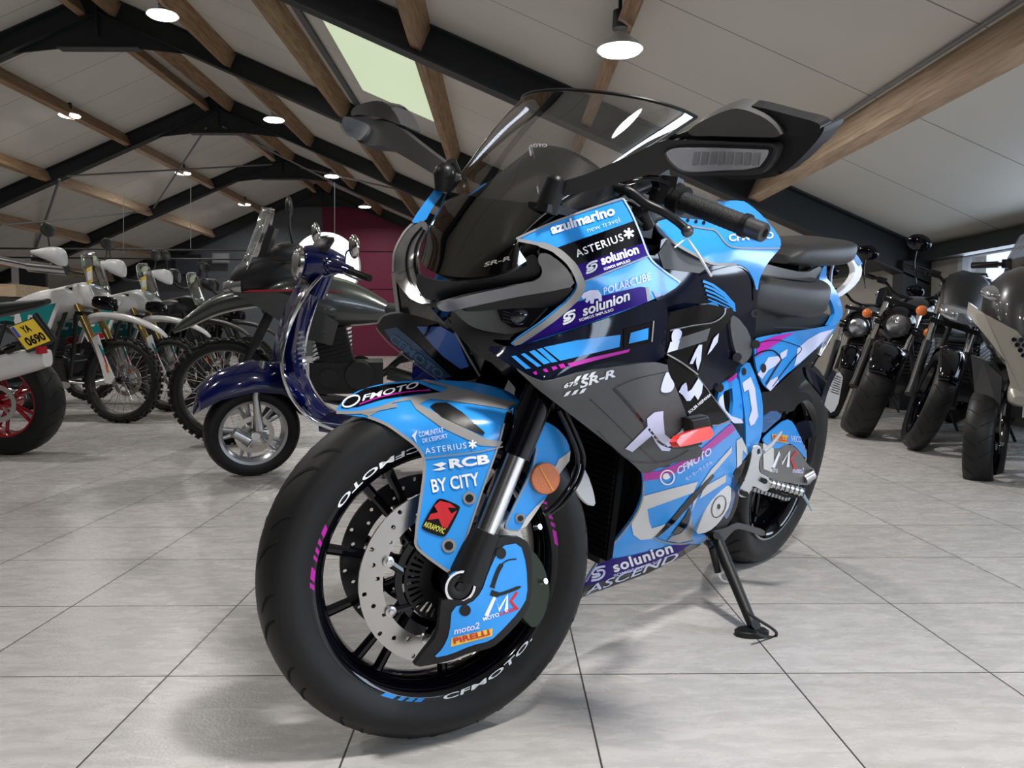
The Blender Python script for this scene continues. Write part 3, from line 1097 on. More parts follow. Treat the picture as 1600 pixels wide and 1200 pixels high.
# discs
def disc(y, m, name, lab):
    b = MB()
    b.T = WM
    # ring with drilled holes: radial cells, holes as octagons
    n = 36
    cells = []
    r0, r1 = 0.110, 0.1495
    holes = []
    for i in range(n):
        a0 = 2 * PI * i / n
        a1 = 2 * PI * (i + 1) / n
        am = (a0 + a1) / 2
        rh = (0.119, 0.130, 0.141)[i % 3]
        hr = 0.0040
        for side, yy in ((1, y + 0.0025), (-1, y - 0.0025)):
            out = [(r0, a0), (r0, am), (r0, a1), ((r0 + r1) / 2, a1), (r1, a1), (r1, am), (r1, a0), ((r0 + r1) / 2, a0)]
            V = [(r * math.cos(a), yy, r * math.sin(a)) for r, a in out]
            cx, cz = rh * math.cos(am), rh * math.sin(am)
            ang = [math.atan2(v[2] - cz, v[0] - cx) for v in V]
            V += [(cx + hr * math.cos(t), yy, cz + hr * math.sin(t)) for t in ang]
            F = [(k, (k + 1) % 8, 8 + (k + 1) % 8, 8 + k) for k in range(8)]
            b.add(V, F)
    b.lathe([(r0, y + 0.0025), (r0, y - 0.0025)], 72)
    b.lathe([(r1, y + 0.0025), (r1, y - 0.0025)], 72)
    o = b.build(name, m, hero, smooth=False, fix=False)
    o['label'] = lab
    return o
dl = disc(0.066, DISC, 'brake_disc', 'drilled steel brake disc on the near side')
dr = disc(-0.066, DST, 'brake_disc', 'dark drilled brake disc on the far side')
for y, par in ((0.066, dl), (-0.066, dr)):
    b = MB()
    b.T = WM
    b.lathe([(0.078, y + 0.003), (0.090, y + 0.003), (0.090, y - 0.003), (0.078, y - 0.003)], 60, closed_prof=True)
    for i in range(8):
        a = 2 * PI * i / 8 + 0.35
        c, s = math.cos(a), math.sin(a)
        b.tube([(0.040 * math.cos(a - 0.5), y, 0.040 * math.sin(a - 0.5)), (0.08 * math.cos(a - 0.12), y, 0.08 * math.sin(a - 0.12)), (0.110 * c, y, 0.110 * s)], [0.006, 0.0065, 0.008], 8)
    b.build('disc_carrier', BLK, par)
    for i in range(8):
        b = MB()
        b.T = WM
        a = 2 * PI * i / 8 + 0.35
        c, s = 0.108 * math.cos(a), 0.108 * math.sin(a)
        b.lathe([(0.0001, 0.011), (0.004, 0.011), (0.005, 0.009), (0.009, 0.008), (0.010, 0.004), (0.010, 0.0)] if y > 0 else [(0.0001, -0.008), (0.009, -0.006), (0.010, 0)], 16, c=(c, y, s))
        b.build('disc_bobbin', ALU, par)
# sensor ring
b = MB()
b.T = WM
n = 40
for i in range(n):
    a0 = 2 * PI * i / n
    a1 = a0 + 2 * PI / n * 0.55
    V = []
    for a in (a0, a1):
        for r in (0.050, 0.071):
            for yy in (0.0745, 0.0725):
                V.append((r * math.cos(a), yy, r * math.sin(a)))
    b.add(V, [(0, 1, 3, 2), (4, 6, 7, 5), (0, 2, 6, 4), (1, 5, 7, 3), (0, 4, 5, 1), (2, 3, 7, 6)])
b.lathe([(0.071, 0.0745), (0.076, 0.0745), (0.076, 0.0725), (0.071, 0.0725)], 60, closed_prof=True)
b.lathe([(0.030, 0.0745), (0.050, 0.0745), (0.050, 0.0725), (0.030, 0.0725)], 60, closed_prof=True)
b.build('sensor_ring', SAT, hero)
b = MB()
b.T = WM
b.lathe([(0.001, -0.12), (0.018, -0.12), (0.018, 0.10), (0.024, 0.104), (0.024, 0.128), (0.017, 0.130), (0.001, 0.126)], 40)
ax = b.build('axle', BLK, hero)
b = MB()
b.T = WM
b.lathe([(0.0225, 0.126), (0.0225, 0.1315), (0.0265, 0.1315), (0.0265, 0.126)], 48, closed_prof=True)
b.build('axle_ring', CHR, ax)
b = MB()
b.T = WM
b.lathe([(0.001, 0.1265), (0.008, 0.1265), (0.008, 0.131), (0.001, 0.131)], 5)
b.build('axle_key', SAT, ax)
# ---- forks (steered frame)
W_ = HW
SFK = Surf([(720, 915, 0.105), (802, 716, 0.105), (870, 600, 0.105)], W_)
b = [W_.un(x, y, 0.105) for x, y in ((726, 905), (748, 852), (757, 832), (800, 722), (804, 712), (850, 598), (900, 475))]
b = [HB.I @ p for p in b]
fk = MB().tube([b[3] + (b[4] - b[3]) * 1.0, b[5], b[6]], [0.0265, 0.029, 0.029], 28).build('fork_outer_tube', BLK, hero)
MB().tube([b[2] + (b[1] - b[2]) * 0.3, b[4]], 0.0205, 28).build('fork_inner_tube', CHR, hero)['label'] = 'chrome inner fork tube'
MB().tube([b[0], b[1], b[2] + (b[3] - b[2]) * 0.03], [0.034, 0.030, 0.0285], 28).build('fork_foot', SAT, hero)
off = HB.I.to_3x3() @ (W_.L * -0.21)
b2 = [p + off for p in b]
MB().tube([b2[4], b2[5], b2[6]], [0.0265, 0.029, 0.029], 20).build('fork_outer_tube', BLK, hero)
MB().tube([b2[2], b2[4]], 0.0205, 20).build('fork_inner_tube', CHR, hero)
MB().tube([b2[0], b2[1], b2[2]], [0.034, 0.030, 0.0285], 20).build('fork_foot', SAT, hero)
# ---- front mudguard (steered frame)
FS = Surf([(527, 643, 0.0), (560, 612, -0.01), (600, 598, -0.025), (700, 592, -0.03), (800, 612, 0.02), (600, 660, 0.055), (640, 690, 0.072), (663, 715, 0.080), (657, 800, 0.094), (651, 865, 0.098),
           (701, 892, 0.108), (760, 760, 0.112), (785, 690, 0.108), (790, 650, 0.092), (700, 640, 0.070), (620, 630, 0.035), (740, 615, 0.035), (700, 700, 0.095)], W_)
fen_out = [(524, 642), (532, 630), (553, 613), (585, 602), (620, 596), (680, 593), (740, 597), (785, 607), (812, 622), (808, 634), (792, 640), (786, 665), (776, 700), (752, 768), (725, 845), (711, 884), (701, 892), (690, 886), (653, 856), (651, 832), (657, 790), (663, 740), (664, 716), (650, 696), (625, 676), (603, 662), (575, 652), (545, 649)]
fen = panel('front_mudguard', fen_out, FS, BLUE, hero, 0.003, 7, label='blue front mudguard with grey edging and sponsor lettering')
decal('mudguard_tip', [(533, 638), (545, 622), (570, 608), (600, 602), (650, 598), (690, 614), (650, 617), (600, 624), (560, 636)], FS, BLK, fen, label='black tip panel with magenta line')
strip('trim_line', [(526, 645), (560, 645), (590, 640), (620, 634)], [5, 6, 7], FS, TRIM, fen)
decal('grey_band', [(577, 651), (560, 646), (590, 637), (630, 622), (690, 613), (700, 606), (655, 595), (665, 593), (715, 606), (760, 618), (806, 630), (790, 640), (740, 632), (700, 627), (672, 624), (655, 632), (690, 650), (760, 686), (785, 690), (780, 698), (750, 696), (690, 668), (650, 640), (641, 626), (615, 630)], FS, TRIM, fen)
decal('vent_slot', [(672, 636), (680, 631), (698, 630), (722, 645), (757, 676), (755, 680), (725, 668), (690, 652)], FS, SAT, fen, 0.002)
strip('trim_line', [(575, 652), (603, 663), (630, 681), (650, 697), (662, 716), (662, 745), (655, 795), (650, 835), (653, 857), (690, 886), (701, 893)], 4.5, FS, TRIM, fen)
strip('trim_line', [(701, 892), (712, 882), (727, 844), (753, 767), (777, 699), (787, 662)], 3, FS, TRIM, fen)
strip('trim_line', [(663, 716), (700, 711), (745, 706), (785, 698)], 2, FS, TRIM, fen)
strip('magenta_line', [(562, 633), (590, 623), (622, 616), (645, 613), (672, 611)], 2, FS, MAGE, fen, 0.0022)
text('FMOTO', (566, 628), (655, 606), 9, FS, WHI, fen, bold=0.02, shear=0.3)
strip('emblem_ring', [(v[0], v[1]) for v in circ(549, 628, 14, 7, 20, -0.45)] + [circ(549, 628, 14, 7, 20, -0.45)[0]], 2.6, FS, WHI, fen, 0.0022)
text('COMUNITAT', (655, 683), (694, 676), 8, FS, LAV, fen, bold=0.01)
text("DE L'ESPORT", (661, 692), (700, 684), 7, FS, LAV, fen, bold=0.01)
multi('emblem', [[(643, 681), (652, 672), (649, 683), (651, 692), (646, 684)]], FS, LAV, fen)
text('ASTERIUS', (665, 709), (729, 700), 9, FS, WHI, fen, bold=-0.005, space=1.2)
aster(738, 694, 6.5, FS, WHI, fen)
text('RCB', (703, 732), (765, 724), 15, FS, WHI, fen, bold=0.045)
multi('emblem', [[(676, 726), (690, 722), (698, 724), (690, 729), (697, 732), (688, 735), (675, 735), (690, 730)]], FS, WHI, fen)
text('BY CITY', (676, 770), (750, 758), 21, FS, WHI, fen, bold=0.02)
AK = [(681, 782), (689, 778), (717, 789), (719, 795), (698, 836), (690, 839), (661, 828), (658, 821)]
decal('sticker', soften(AK, 2), FS, BLK, fen, 0.0018, label='black square sticker with a red emblem')
multi('emblem', [[(687, 782), (703, 786), (712, 793), (699, 793), (705, 802), (714, 797), (698, 825), (690, 822), (685, 810), (668, 812), (672, 803), (684, 800), (678, 790)]], FS, REDF, fen, 0.0026)
text('AKRAPOVIC', (661, 822), (693, 834), 9, FS, mat('yellow_print', (0.75, 0.7, 0.1), 0.4), fen, off=0.0026, bold=0.01)
for (x, y, r) in ((733, 779), ) and ((733, 778, 10), (701, 852, 11)):
    decal('bolt_ring', circ(x, y, r), FS, TRIM, fen, 0.0022)
    decal('bolt_hole', circ(x, y, r * 0.62), FS, SAT, fen, 0.003)
# rear flank behind the fork, with the amber reflector
FS2 = Surf([(850, 662, 0.10), (890, 705, 0.085), (852, 778, 0.095), (795, 825, 0.10)], W_)
fen2 = panel('fork_guard', [(846, 655), (870, 668), (884, 684), (891, 700), (889, 718), (872, 745), (852, 780), (820, 823), (810, 829), (791, 828), (788, 823), (800, 797), (817, 762), (832, 728), (838, 695)], FS2, BLUE, hero, 0.003, 8, label='blue guard behind the fork leg')
decal('grey_corner', [(872, 718), (891, 704), (889, 720), (868, 748), (866, 732)], FS2, PALE, fen2)
strip('trim_line', [(838, 700), (832, 730), (817, 763), (800, 798), (790, 824), (810, 829)], 2.5, FS2, TRIM, fen2)
decal('bolt_ring', circ(812, 809, 7.5), FS2, TRIM, fen2, 0.002)
decal('bolt_hole', circ(812, 809, 4.6), FS2, SAT, fen2, 0.003)
decal('grey_corner', [(852, 778), (838, 790), (822, 808), (812, 827), (822, 822), (836, 802)], FS2, PALE, fen2)
rf = panel('reflector', circ(853, 748, 22.5, 25, 30), Surf([(853, 725, 0.108), (875, 748, 0.108), (853, 772, 0.108)], W_), ORA, hero, 0.008, 7, bevel=0.002, label='round amber reflector')
strip('reflector_bar', [(843, 728), (864, 767)], 2.5, Surf([(853, 725, 0.108), (875, 748, 0.108), (853, 772, 0.108)], W_), mat('amber_light', (0.8, 0.3, 0.08), 0.3), rf, 0.001)
# duct cover over the caliper
CS = Surf([(780, 850, 0.125), (820, 880, 0.12), (765, 1003, 0.13), (680, 1028, 0.125), (720, 950, 0.132)], W_)
duct = panel('brake_duct', [(768, 846), (780, 838), (822, 840), (832, 870), (831, 940), (815, 968), (790, 995), (770, 1012), (735, 1020), (700, 1034), (644, 1044), (660, 1022), (685, 990), (688, 952), (690, 935), (735, 940), (752, 900)], CS, SAT, hero, 0.012, 9, bevel=0.002, label='black and blue air duct over the brake caliper')
decal('blue_cover', soften([(781, 853), (812, 848), (822, 882), (824, 932), (810, 956), (784, 984), (766, 1001), (736, 1008), (704, 1022), (676, 1028), (692, 1012), (702, 990), (706, 948), (735, 943), (752, 925), (763, 893)], 1), CS, BLUE, duct)
strip('vent_slot', [(806, 873), (790, 876), (778, 890), (768, 918)], [2, 7, 9], CS, SAT, duct, 0.002)
strip('vent_slot', [(766, 925), (780, 928), (813, 916)], [9, 5, 2], CS, SAT, duct, 0.002)
decal('bolt_hole', circ(782, 864, 8, 9), CS, SAT, duct, 0.002)
decal('bolt_hole', circ(726, 953, 9, 9), CS, SAT, duct, 0.002)
multi('emblem', [strip_poly([(759, 962), (773, 931), (779, 953), (792, 930), (790, 956)], 6)], CS, WHI, duct, 0.0018)
multi('emblem', [strip_poly([(807, 925), (797, 939), (808, 952)], 5)], CS, REDF, duct, 0.0018)
text('MOTO', (755, 970), (780, 962), 6, CS, WHI, duct, bold=0.02)
text('KAISER', (781, 962), (807, 953), 6, CS, REDF, duct, bold=0.02)
text('moto2', (709, 991), (750, 981), 10, CS, LAV, duct, bold=0.02, shear=0.3)
decal('sticker', [(705, 996), (769, 981), (768, 993), (704, 1010)], CS, YEL, duct, 0.002)
text('PIRELLI', (709, 1005), (765, 991), 9, CS, REDF, duct, off=0.0028, bold=0.03)
cal = panel('brake_caliper', [(815, 850), (835, 862), (850, 885), (860, 920), (852, 960), (835, 985), (812, 960), (820, 900)], Surf([(820, 850, 0.10), (855, 920, 0.095), (830, 985, 0.10)], W_), mat('caliper_dark_green', (0.018, 0.028, 0.018), 0.35, metal=0.3), hero, 0.045, 10, bevel=0.004, label='dark brake caliper')
text('J.JUAN', (824, 920), (822, 858), 8, Surf([(820, 850, 0.10), (855, 920, 0.095), (830, 985, 0.10)], W_), DST, cal, up=(-1, 0))
for (x, y) in ((840, 825), (849, 910)):
    ptube('caliper_bolt', [(x - 4, y, 0.095), (x + 4, y - 2, 0.105)], 0.005, CHR, cal, W_)
# hoses at the fork
for dx, r in ((0, 0.0045), (9, 0.004)):
    ptube('brake_hose', [(874 + dx, 640, 0.13), (892 + dx, 680, 0.12), (903 + dx, 715, 0.11), (896 + dx, 750, 0.11), (872 + dx, 785, 0.11), (850 + dx, 803, 0.11)], r, BLK, hero, W_)
panel('air_deflector', [(893, 745), (904, 720), (918, 740), (928, 770), (931, 791), (918, 788), (903, 772)], Surf([(893, 745, 0.05), (904, 720, 0.02), (931, 791, 0.03)], W_), PALE, hero, 0.004)
# ---- rear wheel (bike frame)
RM = Matrix.Translation((0, 0, 0.313))
tb = MB()
tb.T = RM
tb.lathe(tyre_prof(0.313, 0.18, 0.2195), 112, closed_prof=True)
rt = tb.build('tyre', RUB, hero)
rt['label'] = 'wide rear tyre'
grooves(0.313, 0.18, 12, 0.0, RM, rt, GRV)
b = MB()
b.T = RM
b.lathe([(r_, y_ * 1.62) for r_, y_ in lip], 96, closed_prof=True)
for i in range(10):
    t = 2 * PI * i / 10 + (0.12 if i % 2 else -0.12)
    c, s = math.cos(t), math.sin(t)
    b.tube([(0.04 * c, 0, 0.04 * s), (0.196 * c, 0, 0.196 * s)], [0.012, 0.010], 8)
b.lathe([(0.02, 0.06), (0.06, 0.05), (0.06, -0.05), (0.02, -0.06)], 40, closed_prof=True)
rr_ = b.build('rim', BLK, hero)
rr_['label'] = 'black rear rim'
ring_marks(RM, 0.2175, 0.2225, 0.0796, [(-40, -140)], mat('rim_stripe_grey', (0.25, 0.27, 0.28), 0.3), rr_)
# sprocket and chain
b = MB()
b.T = RM
ring = []
for i in range(84):
    a = 2 * PI * i / 84
    r = 0.093 if i % 2 else 0.085
    ring.append((r * math.cos(a), r * math.sin(a)))
for yy in (0.092, 0.098):
    pass
b.loft([[(x, 0.092, z) for x, z in ring], [(x, 0.098, z) for x, z in ring]], cap=False)
inner = [(0.06 * math.cos(2 * PI * i / 84), 0.06 * math.sin(2 * PI * i / 84)) for i in range(84)]
b.loft([[(x, 0.098, z) for x, z in ring], [(x, 0.098, z) for x, z in inner]], cap=False)
b.loft([[(x, 0.092, z) for x, z in ring], [(x, 0.092, z) for x, z in inner]], cap=False)
b.build('sprocket', DST, hero)
def chain_links(P, m, parent):
    b = MB()
    tot = 0
    for i in range(len(P) - 1):
        a, c = P[i], P[i + 1]
        L_ = (c - a).length
        n = max(1, int(L_ / 0.0145))
        d = (c - a).normalized()
        for j in range(n):
            q = a + (c - a) * ((j + 0.5) / n)
            w = 0.010 if (j % 2) else 0.006
            up = d.cross(Vector((0, 1, 0))).normalized()
            R = Matrix((d, Vector((0, 1, 0)), up)).transposed()
            for s in (-1, 1):
                b.box(q + Vector((0, s * w * 0.7, 0)), (0.0155, 0.0022, 0.0105), R)
            b.box(q, (0.006, 0.012, 0.006), R)
    return b.build('drive_chain', m, parent, smooth=False)
CY = 0.095
tch = [Vector((0.50 + 0.033 * math.cos(a), CY, 0.395 + 0.033 * math.sin(a))) for a in np.linspace(-1.6, 1.6, 5)]
rch = [Vector((0.088 * math.cos(a), CY, 0.313 + 0.088 * math.sin(a))) for a in np.linspace(1.75, 4.6, 9)]
chain_links([tch[0]] + tch + rch + [tch[0]], mat('chain_steel', (0.4, 0.4, 0.4), 0.35, metal=0.9), hero)
# ---------------------------------------------------------------- core volumes
b = MB()
b.box((0.66, 0, 0.50), (0.50, 0.20, 0.42)).box((0.85, 0, 0.36), (0.26, 0.18, 0.24)).box((0.62, 0, 0.29), (0.42, 0.18, 0.16))
b.tube([(0.62, 0.10, 0.40), (0.62, 0.125, 0.40)], 0.075, 32).tube([(0.80, -0.135, 0.38), (0.80, 0.10, 0.38)], 0.06, 32)
eng = b.build('engine', SAT, hero, smooth=False)
MB().box((0.10, 0, 0.745), (0.52, 0.13, 0.09)).box((0.22, 0, 0.70), (0.5, 0.16, 0.1)).build('subframe', SAT, hero, smooth=False)
MB().box((0.55, 0, 0.80), (0.36, 0.20, 0.14)).box((0.85, 0, 0.84), (0.34, 0.14, 0.14)).build('frame_core', SAT, hero, smooth=False)
b = MB()
for i in range(26):
    b.box((1.03 + 0.0015 * i, 0, 0.30 + 0.0125 * i), (0.024, 0.27, 0.009))
b.box((1.045, 0, 0.46), (0.02, 0.28, 0.36), Matrix.Rotation(0.11, 3, 'Y'))
b.build('radiator', mat('radiator_black', (0.002, 0.002, 0.002), 0.9, spec=0.1), hero, smooth=False)
for i, yy in enumerate((-0.075, -0.025, 0.025, 0.075)):
    MB().tube(catmull([(0.93, yy, 0.50), (0.99, yy, 0.44), (0.985, yy * 0.9, 0.32), (0.9, yy * 0.7, 0.23), (0.75, yy * 0.5, 0.20)], 6), 0.017, 14).build('exhaust_header', mat('header_steel', (0.25, 0.22, 0.2), 0.3, metal=1), hero)
# steering yokes
pl, pr_ = HB.I @ W_.un(893, 490, 0.105), (HB.I @ W_.un(893, 490, 0.105)) + off
MB().tube([pl, pr_], 0.03, 16).build('upper_fork_yoke', SAT, hero)
pl2 = HB.I @ W_.un(862, 570, 0.105)
MB().tube([pl2, pl2 + off], 0.028, 16).build('lower_fork_yoke', SAT, hero)
# ---------------------------------------------------------------- nose bubble and screen
def bubble(secs, n=24, k=5):
    # secs: (Cx, Cz, Ex, Ez, w)
    S = catmull([(s[0], s[1], s[4]) for s in secs], k)
    E_ = catmull([(s[2], s[3], 0) for s in secs], k)
    rings = []
    for a, e in zip(S, E_):
        r = []
        for i in range(n + 1):
            t = -PI / 2 + PI * i / n
            q = math.cos(t) ** 0.9 if abs(math.cos(t)) > 1e-9 else 0.0
            q = q.real
            r.append((e.x + (a.x - e.x) * q, math.sin(t) * a.z, e.y + (a.y - e.y) * q))
        rings.append(r)
    return rings
NS = [(1.232, 1.146, 1.085, 1.135, 0.180), (1.277, 1.095, 1.160, 1.085, 0.170), (1.314, 1.046, 1.228, 1.038, 0.157), (1.350, 0.992, 1.297, 0.988, 0.140), (1.385, 0.942, 1.347, 0.950, 0.124),
      (1.412, 0.895, 1.384, 0.913, 0.108), (1.434, 0.854, 1.406, 0.880, 0.101), (1.458, 0.812, 1.388, 0.855, 0.108)]
def shell(name, rings, m, thick, n):
    b = MB()
    k = len(rings[0])
    V = [Vector(v) for r in rings for v in r]
    o = mesh(name, V, [(i * k + j, i * k + j + 1, (i + 1) * k + j + 1, (i + 1) * k + j) for i in range(len(rings) - 1) for j in range(k - 1)], m, hero, True, 80)
    if thick:
        md = o.modifiers.new('sheet', 'SOLIDIFY')
        md.thickness = thick
        md.offset = 0
    return o
rg = bubble(NS)
ws = shell('windscreen', rg[:21], SCREEN, 0.0, 24)
ws['label'] = 'smoked transparent windscreen'
nc = shell('nose_cover', rg[20:], glass('dark_tinted_cover', (0.03, 0.028, 0.028), gloss=0.045, rough=0.03), 0.0, 24)
# rim bead of the screen
MB().tube([rg[0][i] for i in range(25)], 0.003, 8).build('screen_rim', SAT, ws)
MB().tube([r[0] for r in rg[:21]], 0.003, 8).build('screen_edge', SAT, ws)
MB().tube([r[-1] for r in rg[:21]], 0.003, 8).build('screen_edge', SAT, ws)
# inner cowl under the screen
CWL = [(1.247, 1.048, 1.165, 0.985, 0.105), (1.302, 0.995, 1.235, 0.955, 0.115), (1.358, 0.925, 1.33, 0.935, 0.112), (1.395, 0.880, 1.365, 0.900, 0.097), (1.420, 0.842, 1.385, 0.868, 0.090), (1.442, 0.806, 1.372, 0.848, 0.095)]
cw_ = shell('instrument_cowl', bubble(CWL), SAT, 0.004, 24)
MB().box((1.17, 0, 0.965), (0.02, 0.16, 0.09), Matrix.Rotation(0.5, 3, 'Y')).build('instrument_display', BLK, hero, smooth=False)
SCW = Surf(lambda x, y: (x - (880 - (y - 143) * 0.642)) * 0.00095)
def on_bubble(rings_secs):
    pass
class BubSurf:
    # point of the bubble seen through a pixel (sight line against the built sheet)
    def __init__(s, rings, lift=0.0):
        from mathutils.bvhtree import BVHTree
        k = len(rings[0])
        V = [Vector(v) for r in rings for v in r]
        F = [(i * k + j, i * k + j + 1, (i + 1) * k + j + 1, (i + 1) * k + j) for i in range(len(rings) - 1) for j in range(k - 1)]
        s.t = BVHTree.FromPolygons(V, F)
        s.c = HB.I @ CAM
    def pt(s, x, y, off=0.0):
        d = CF + CR * ((x - 800) / FPX) - CU * ((y - 600) / FPX)
        d = (HB.I.to_3x3() @ d).normalized()
        h, n, i, ds = s.t.ray_cast(s.c, d)
        if h is None:
            h, n, i, ds = s.t.find_nearest(s.c + d * 1.15)
        if n.dot(s.c - h) < 0:
            n = -n
        return h + n * off
BN_ = BubSurf(rg)
BC_ = BubSurf(bubble(CWL))
text('CFMOTO', (818, 237), (857, 237), 5.5, BC_, WHI, cw_, bold=0.03, off=0.009)
text('SR-R', (757, 418), (797, 406), 6, BN_, TRIM, nc, bold=0.02, shear=0.3, off=0.002)
text('R', (787, 409), (797, 406), 6, BN_, mat('grey_print', (0.2, 0.17, 0.17), 0.4), nc, bold=0.02, shear=0.3, off=0.003)
# ---------------------------------------------------------------- face: brows, head lamp, lower nose
NB = Surf([(684, 472, 0.0), (712, 462, 0.022), (760, 455, 0.055), (830, 440, 0.105), (846, 425, 0.118), (840, 400, 0.112), (870, 402, 0.135), (897, 443, 0.155), (860, 451, 0.128), (800, 460, 0.08), (700, 479, 0.005)])
NBk = Surf([(640, 450, -0.07), (684, 475, -0.005), (760, 470, 0.035), (840, 400, 0.10), (900, 445, 0.145), (860, 490, 0.115), (805, 538, 0.085), (740, 520, 0.03), (860, 600, 0.10), (700, 500, -0.01)])
nose = panel('lower_nose', [(668, 462), (684, 464), (740, 440), (800, 415), (838, 384), (862, 388), (888, 408), (902, 432), (905, 448), (880, 478), (850, 503), (806, 541), (800, 575), (850, 610), (880, 640), (850, 640), (815, 618), (775, 570), (745, 556), (712, 520), (690, 500), (672, 480)], NBk, BLK, hero, 0.006, 10, label='gloss black lower nose')
panel('brow_blade', [(680, 469), (712, 459), (760, 449), (830, 438), (844, 431), (848, 421), (839, 405), (842, 393), (856, 394), (874, 407), (888, 421), (898, 443), (860, 451), (800, 460), (740, 471), (700, 480), (686, 478)], NB, mat('smoked_silver', (0.16, 0.16, 0.17), 0.22, metal=0.35, coat=0.6), hero, 0.006, 7, off=0.012, bevel=0.0015, label='silver grey brow blade below the nose')
panel('brow_shade', [(700, 480), (740, 471), (800, 460), (860, 452), (899, 444), (880, 466), (862, 478), (800, 479), (730, 484)], NB, SAT, hero, 0.004, 8, off=0.006)
HLs = Surf([(704, 484, 0.01), (780, 478, 0.055), (862, 478, 0.12), (828, 512, 0.10), (740, 518, 0.035)])
hl = panel('head_lamp', [(706, 483), (780, 479), (860, 478), (845, 494), (828, 512), (800, 523), (760, 518), (735, 510), (718, 496)], HLs, mat('lamp_bowl_grey', (0.09, 0.095, 0.09), 0.3, metal=0.3), hero, 0.004, 8, off=0.006, label='dark head lamp with projector')
decal('lamp_bezel', [(775, 480), (855, 480), (840, 496), (826, 511), (800, 512), (782, 500)], HLs, BLK, hl, 0.010)
MB().ball(HLs.pt(812, 493, -0.004), 0.021, 12).build('projector', mat('projector_glass', (0.03, 0.03, 0.035), 0.08, metal=0.4, coat=1), hl)
for k in range(4):
    strip('lamp_fin', [(786, 486 + 5 * k), (800, 490 + 5 * k)], 1.4, HLs, DST, hl, 0.013, False)
panel('nose_gap_cover', [(652, 430), (672, 440), (700, 444), (760, 438), (815, 408), (836, 396), (846, 420), (838, 438), (760, 454), (712, 464), (682, 474), (662, 470), (650, 450)], NB, SAT, hero, 0.004, 8, off=-0.006)
panel('nose_gap_cover', [(776, 405), (808, 372), (842, 350), (872, 386), (862, 402), (838, 420), (800, 432)], [(776, 405, 0.06), (808, 372, 0.085), (872, 386, 0.12)], SAT, hero, 0.003, 8)
panel('chin_cover', [(640, 466), (662, 468), (690, 480), (705, 500), (735, 545), (712, 530), (690, 505), (650, 490), (630, 486)], [(640, 466, -0.10), (690, 480, -0.01), (735, 545, -0.01)], SAT, hero, 0.004, 8, off=-0.012)
# right-hand brow seen beyond the nose
RB = Surf([(662, 350, -0.125), (640, 360, -0.142), (616, 400, -0.150), (616, 430, -0.142), (640, 462, -0.075), (674, 472, -0.005), (652, 400, -0.105), (657, 440, -0.06)])
rbp = panel('side_brow', [(666, 346), (650, 344), (634, 362), (618, 390), (614, 420), (618, 440), (638, 464), (656, 474), (676, 474), (660, 446), (652, 412), (656, 380), (668, 358)], RB, mat('smoked_chrome', (0.35, 0.35, 0.36), 0.1, metal=0.8, coat=0.8), hero, 0.004, 6, label='chrome and grey brow on the far side of the nose')
strip('dark_line', [(660, 356), (644, 376), (636, 404), (640, 436), (656, 462)], 3.2, RB, BLK, rbp, 0.002)
strip('dark_line', [(664, 360), (652, 384), (649, 412), (656, 442), (668, 464)], 4, RB, BLK, rbp, 0.002)
strip('trim_line', [(652, 344), (632, 364), (617, 394), (615, 425)], 3, RB, TRIM, rbp, 0.002)
RF = Surf([(615, 425, -0.145), (625, 482, -0.135), (690, 484, -0.01), (655, 472, -0.06), (700, 505, -0.015)])
rfp = panel('side_cheek', [(614, 424), (622, 441), (640, 464), (656, 474), (690, 482), (712, 515), (700, 508), (640, 490), (622, 488), (617, 450)], RF, BLK, hero, 0.004, 8)
strip('trim_line', [(616, 426), (619, 455), (623, 486)], 6, RF, TRIM, rfp, 0.002)
panel('far_side_fairing', [(692, 284), (684, 290), (668, 310), (650, 335), (642, 349), (664, 347), (676, 324), (694, 300)], [(690, 286, -0.135), (644, 348, -0.142), (676, 324, -0.13)], BLUE, hero, 0.003, 6, label='blue tip of the far side fairing')
# under-nose wing with a blue film
WG = Surf([(590, 508, -0.175), (640, 487, -0.13), (700, 505, -0.04), (712, 518, -0.03), (748, 588, -0.02), (700, 592, -0.075), (640, 552, -0.13), (680, 545, -0.08)])
wg = panel('winglet', [(588, 506), (602, 492), (640, 486), (690, 500), (712, 516), (732, 548), (752, 586), (740, 594), (700, 598), (655, 570), (617, 540), (592, 518)], WG, BLK, hero, 0.006, 8, label='black winglet with dark blue film under the nose')
decal('blue_film', [(600, 515), (620, 511), (650, 535), (706, 588), (690, 592), (645, 562), (612, 532)], WG, mat('night_blue_film', (0.01, 0.05, 0.14), 0.3, coat=0.6), wg)
decal('blue_film', [(652, 510), (690, 510), (712, 522), (733, 572), (720, 576), (692, 556), (668, 530)], WG, mat('blue_film', (0.05, 0.13, 0.45), 0.3, coat=0.6), wg)
text('CFMOTO', (607, 530), (688, 592), 13, WG, mat('teal_print', (0.06, 0.16, 0.3), 0.4), wg, bold=0.03, off=0.0025)
strip('trim_line', [(590, 505), (603, 491), (640, 487), (680, 490)], 3, WG, TRIM, wg)
strip('trim_line', [(588, 512), (610, 538), (650, 568), (684, 592)], 1.6, WG, TRIM, wg)
strip('trim_line', [(711, 518), (730, 553), (750, 587)], 3, WG, TRIM, wg)
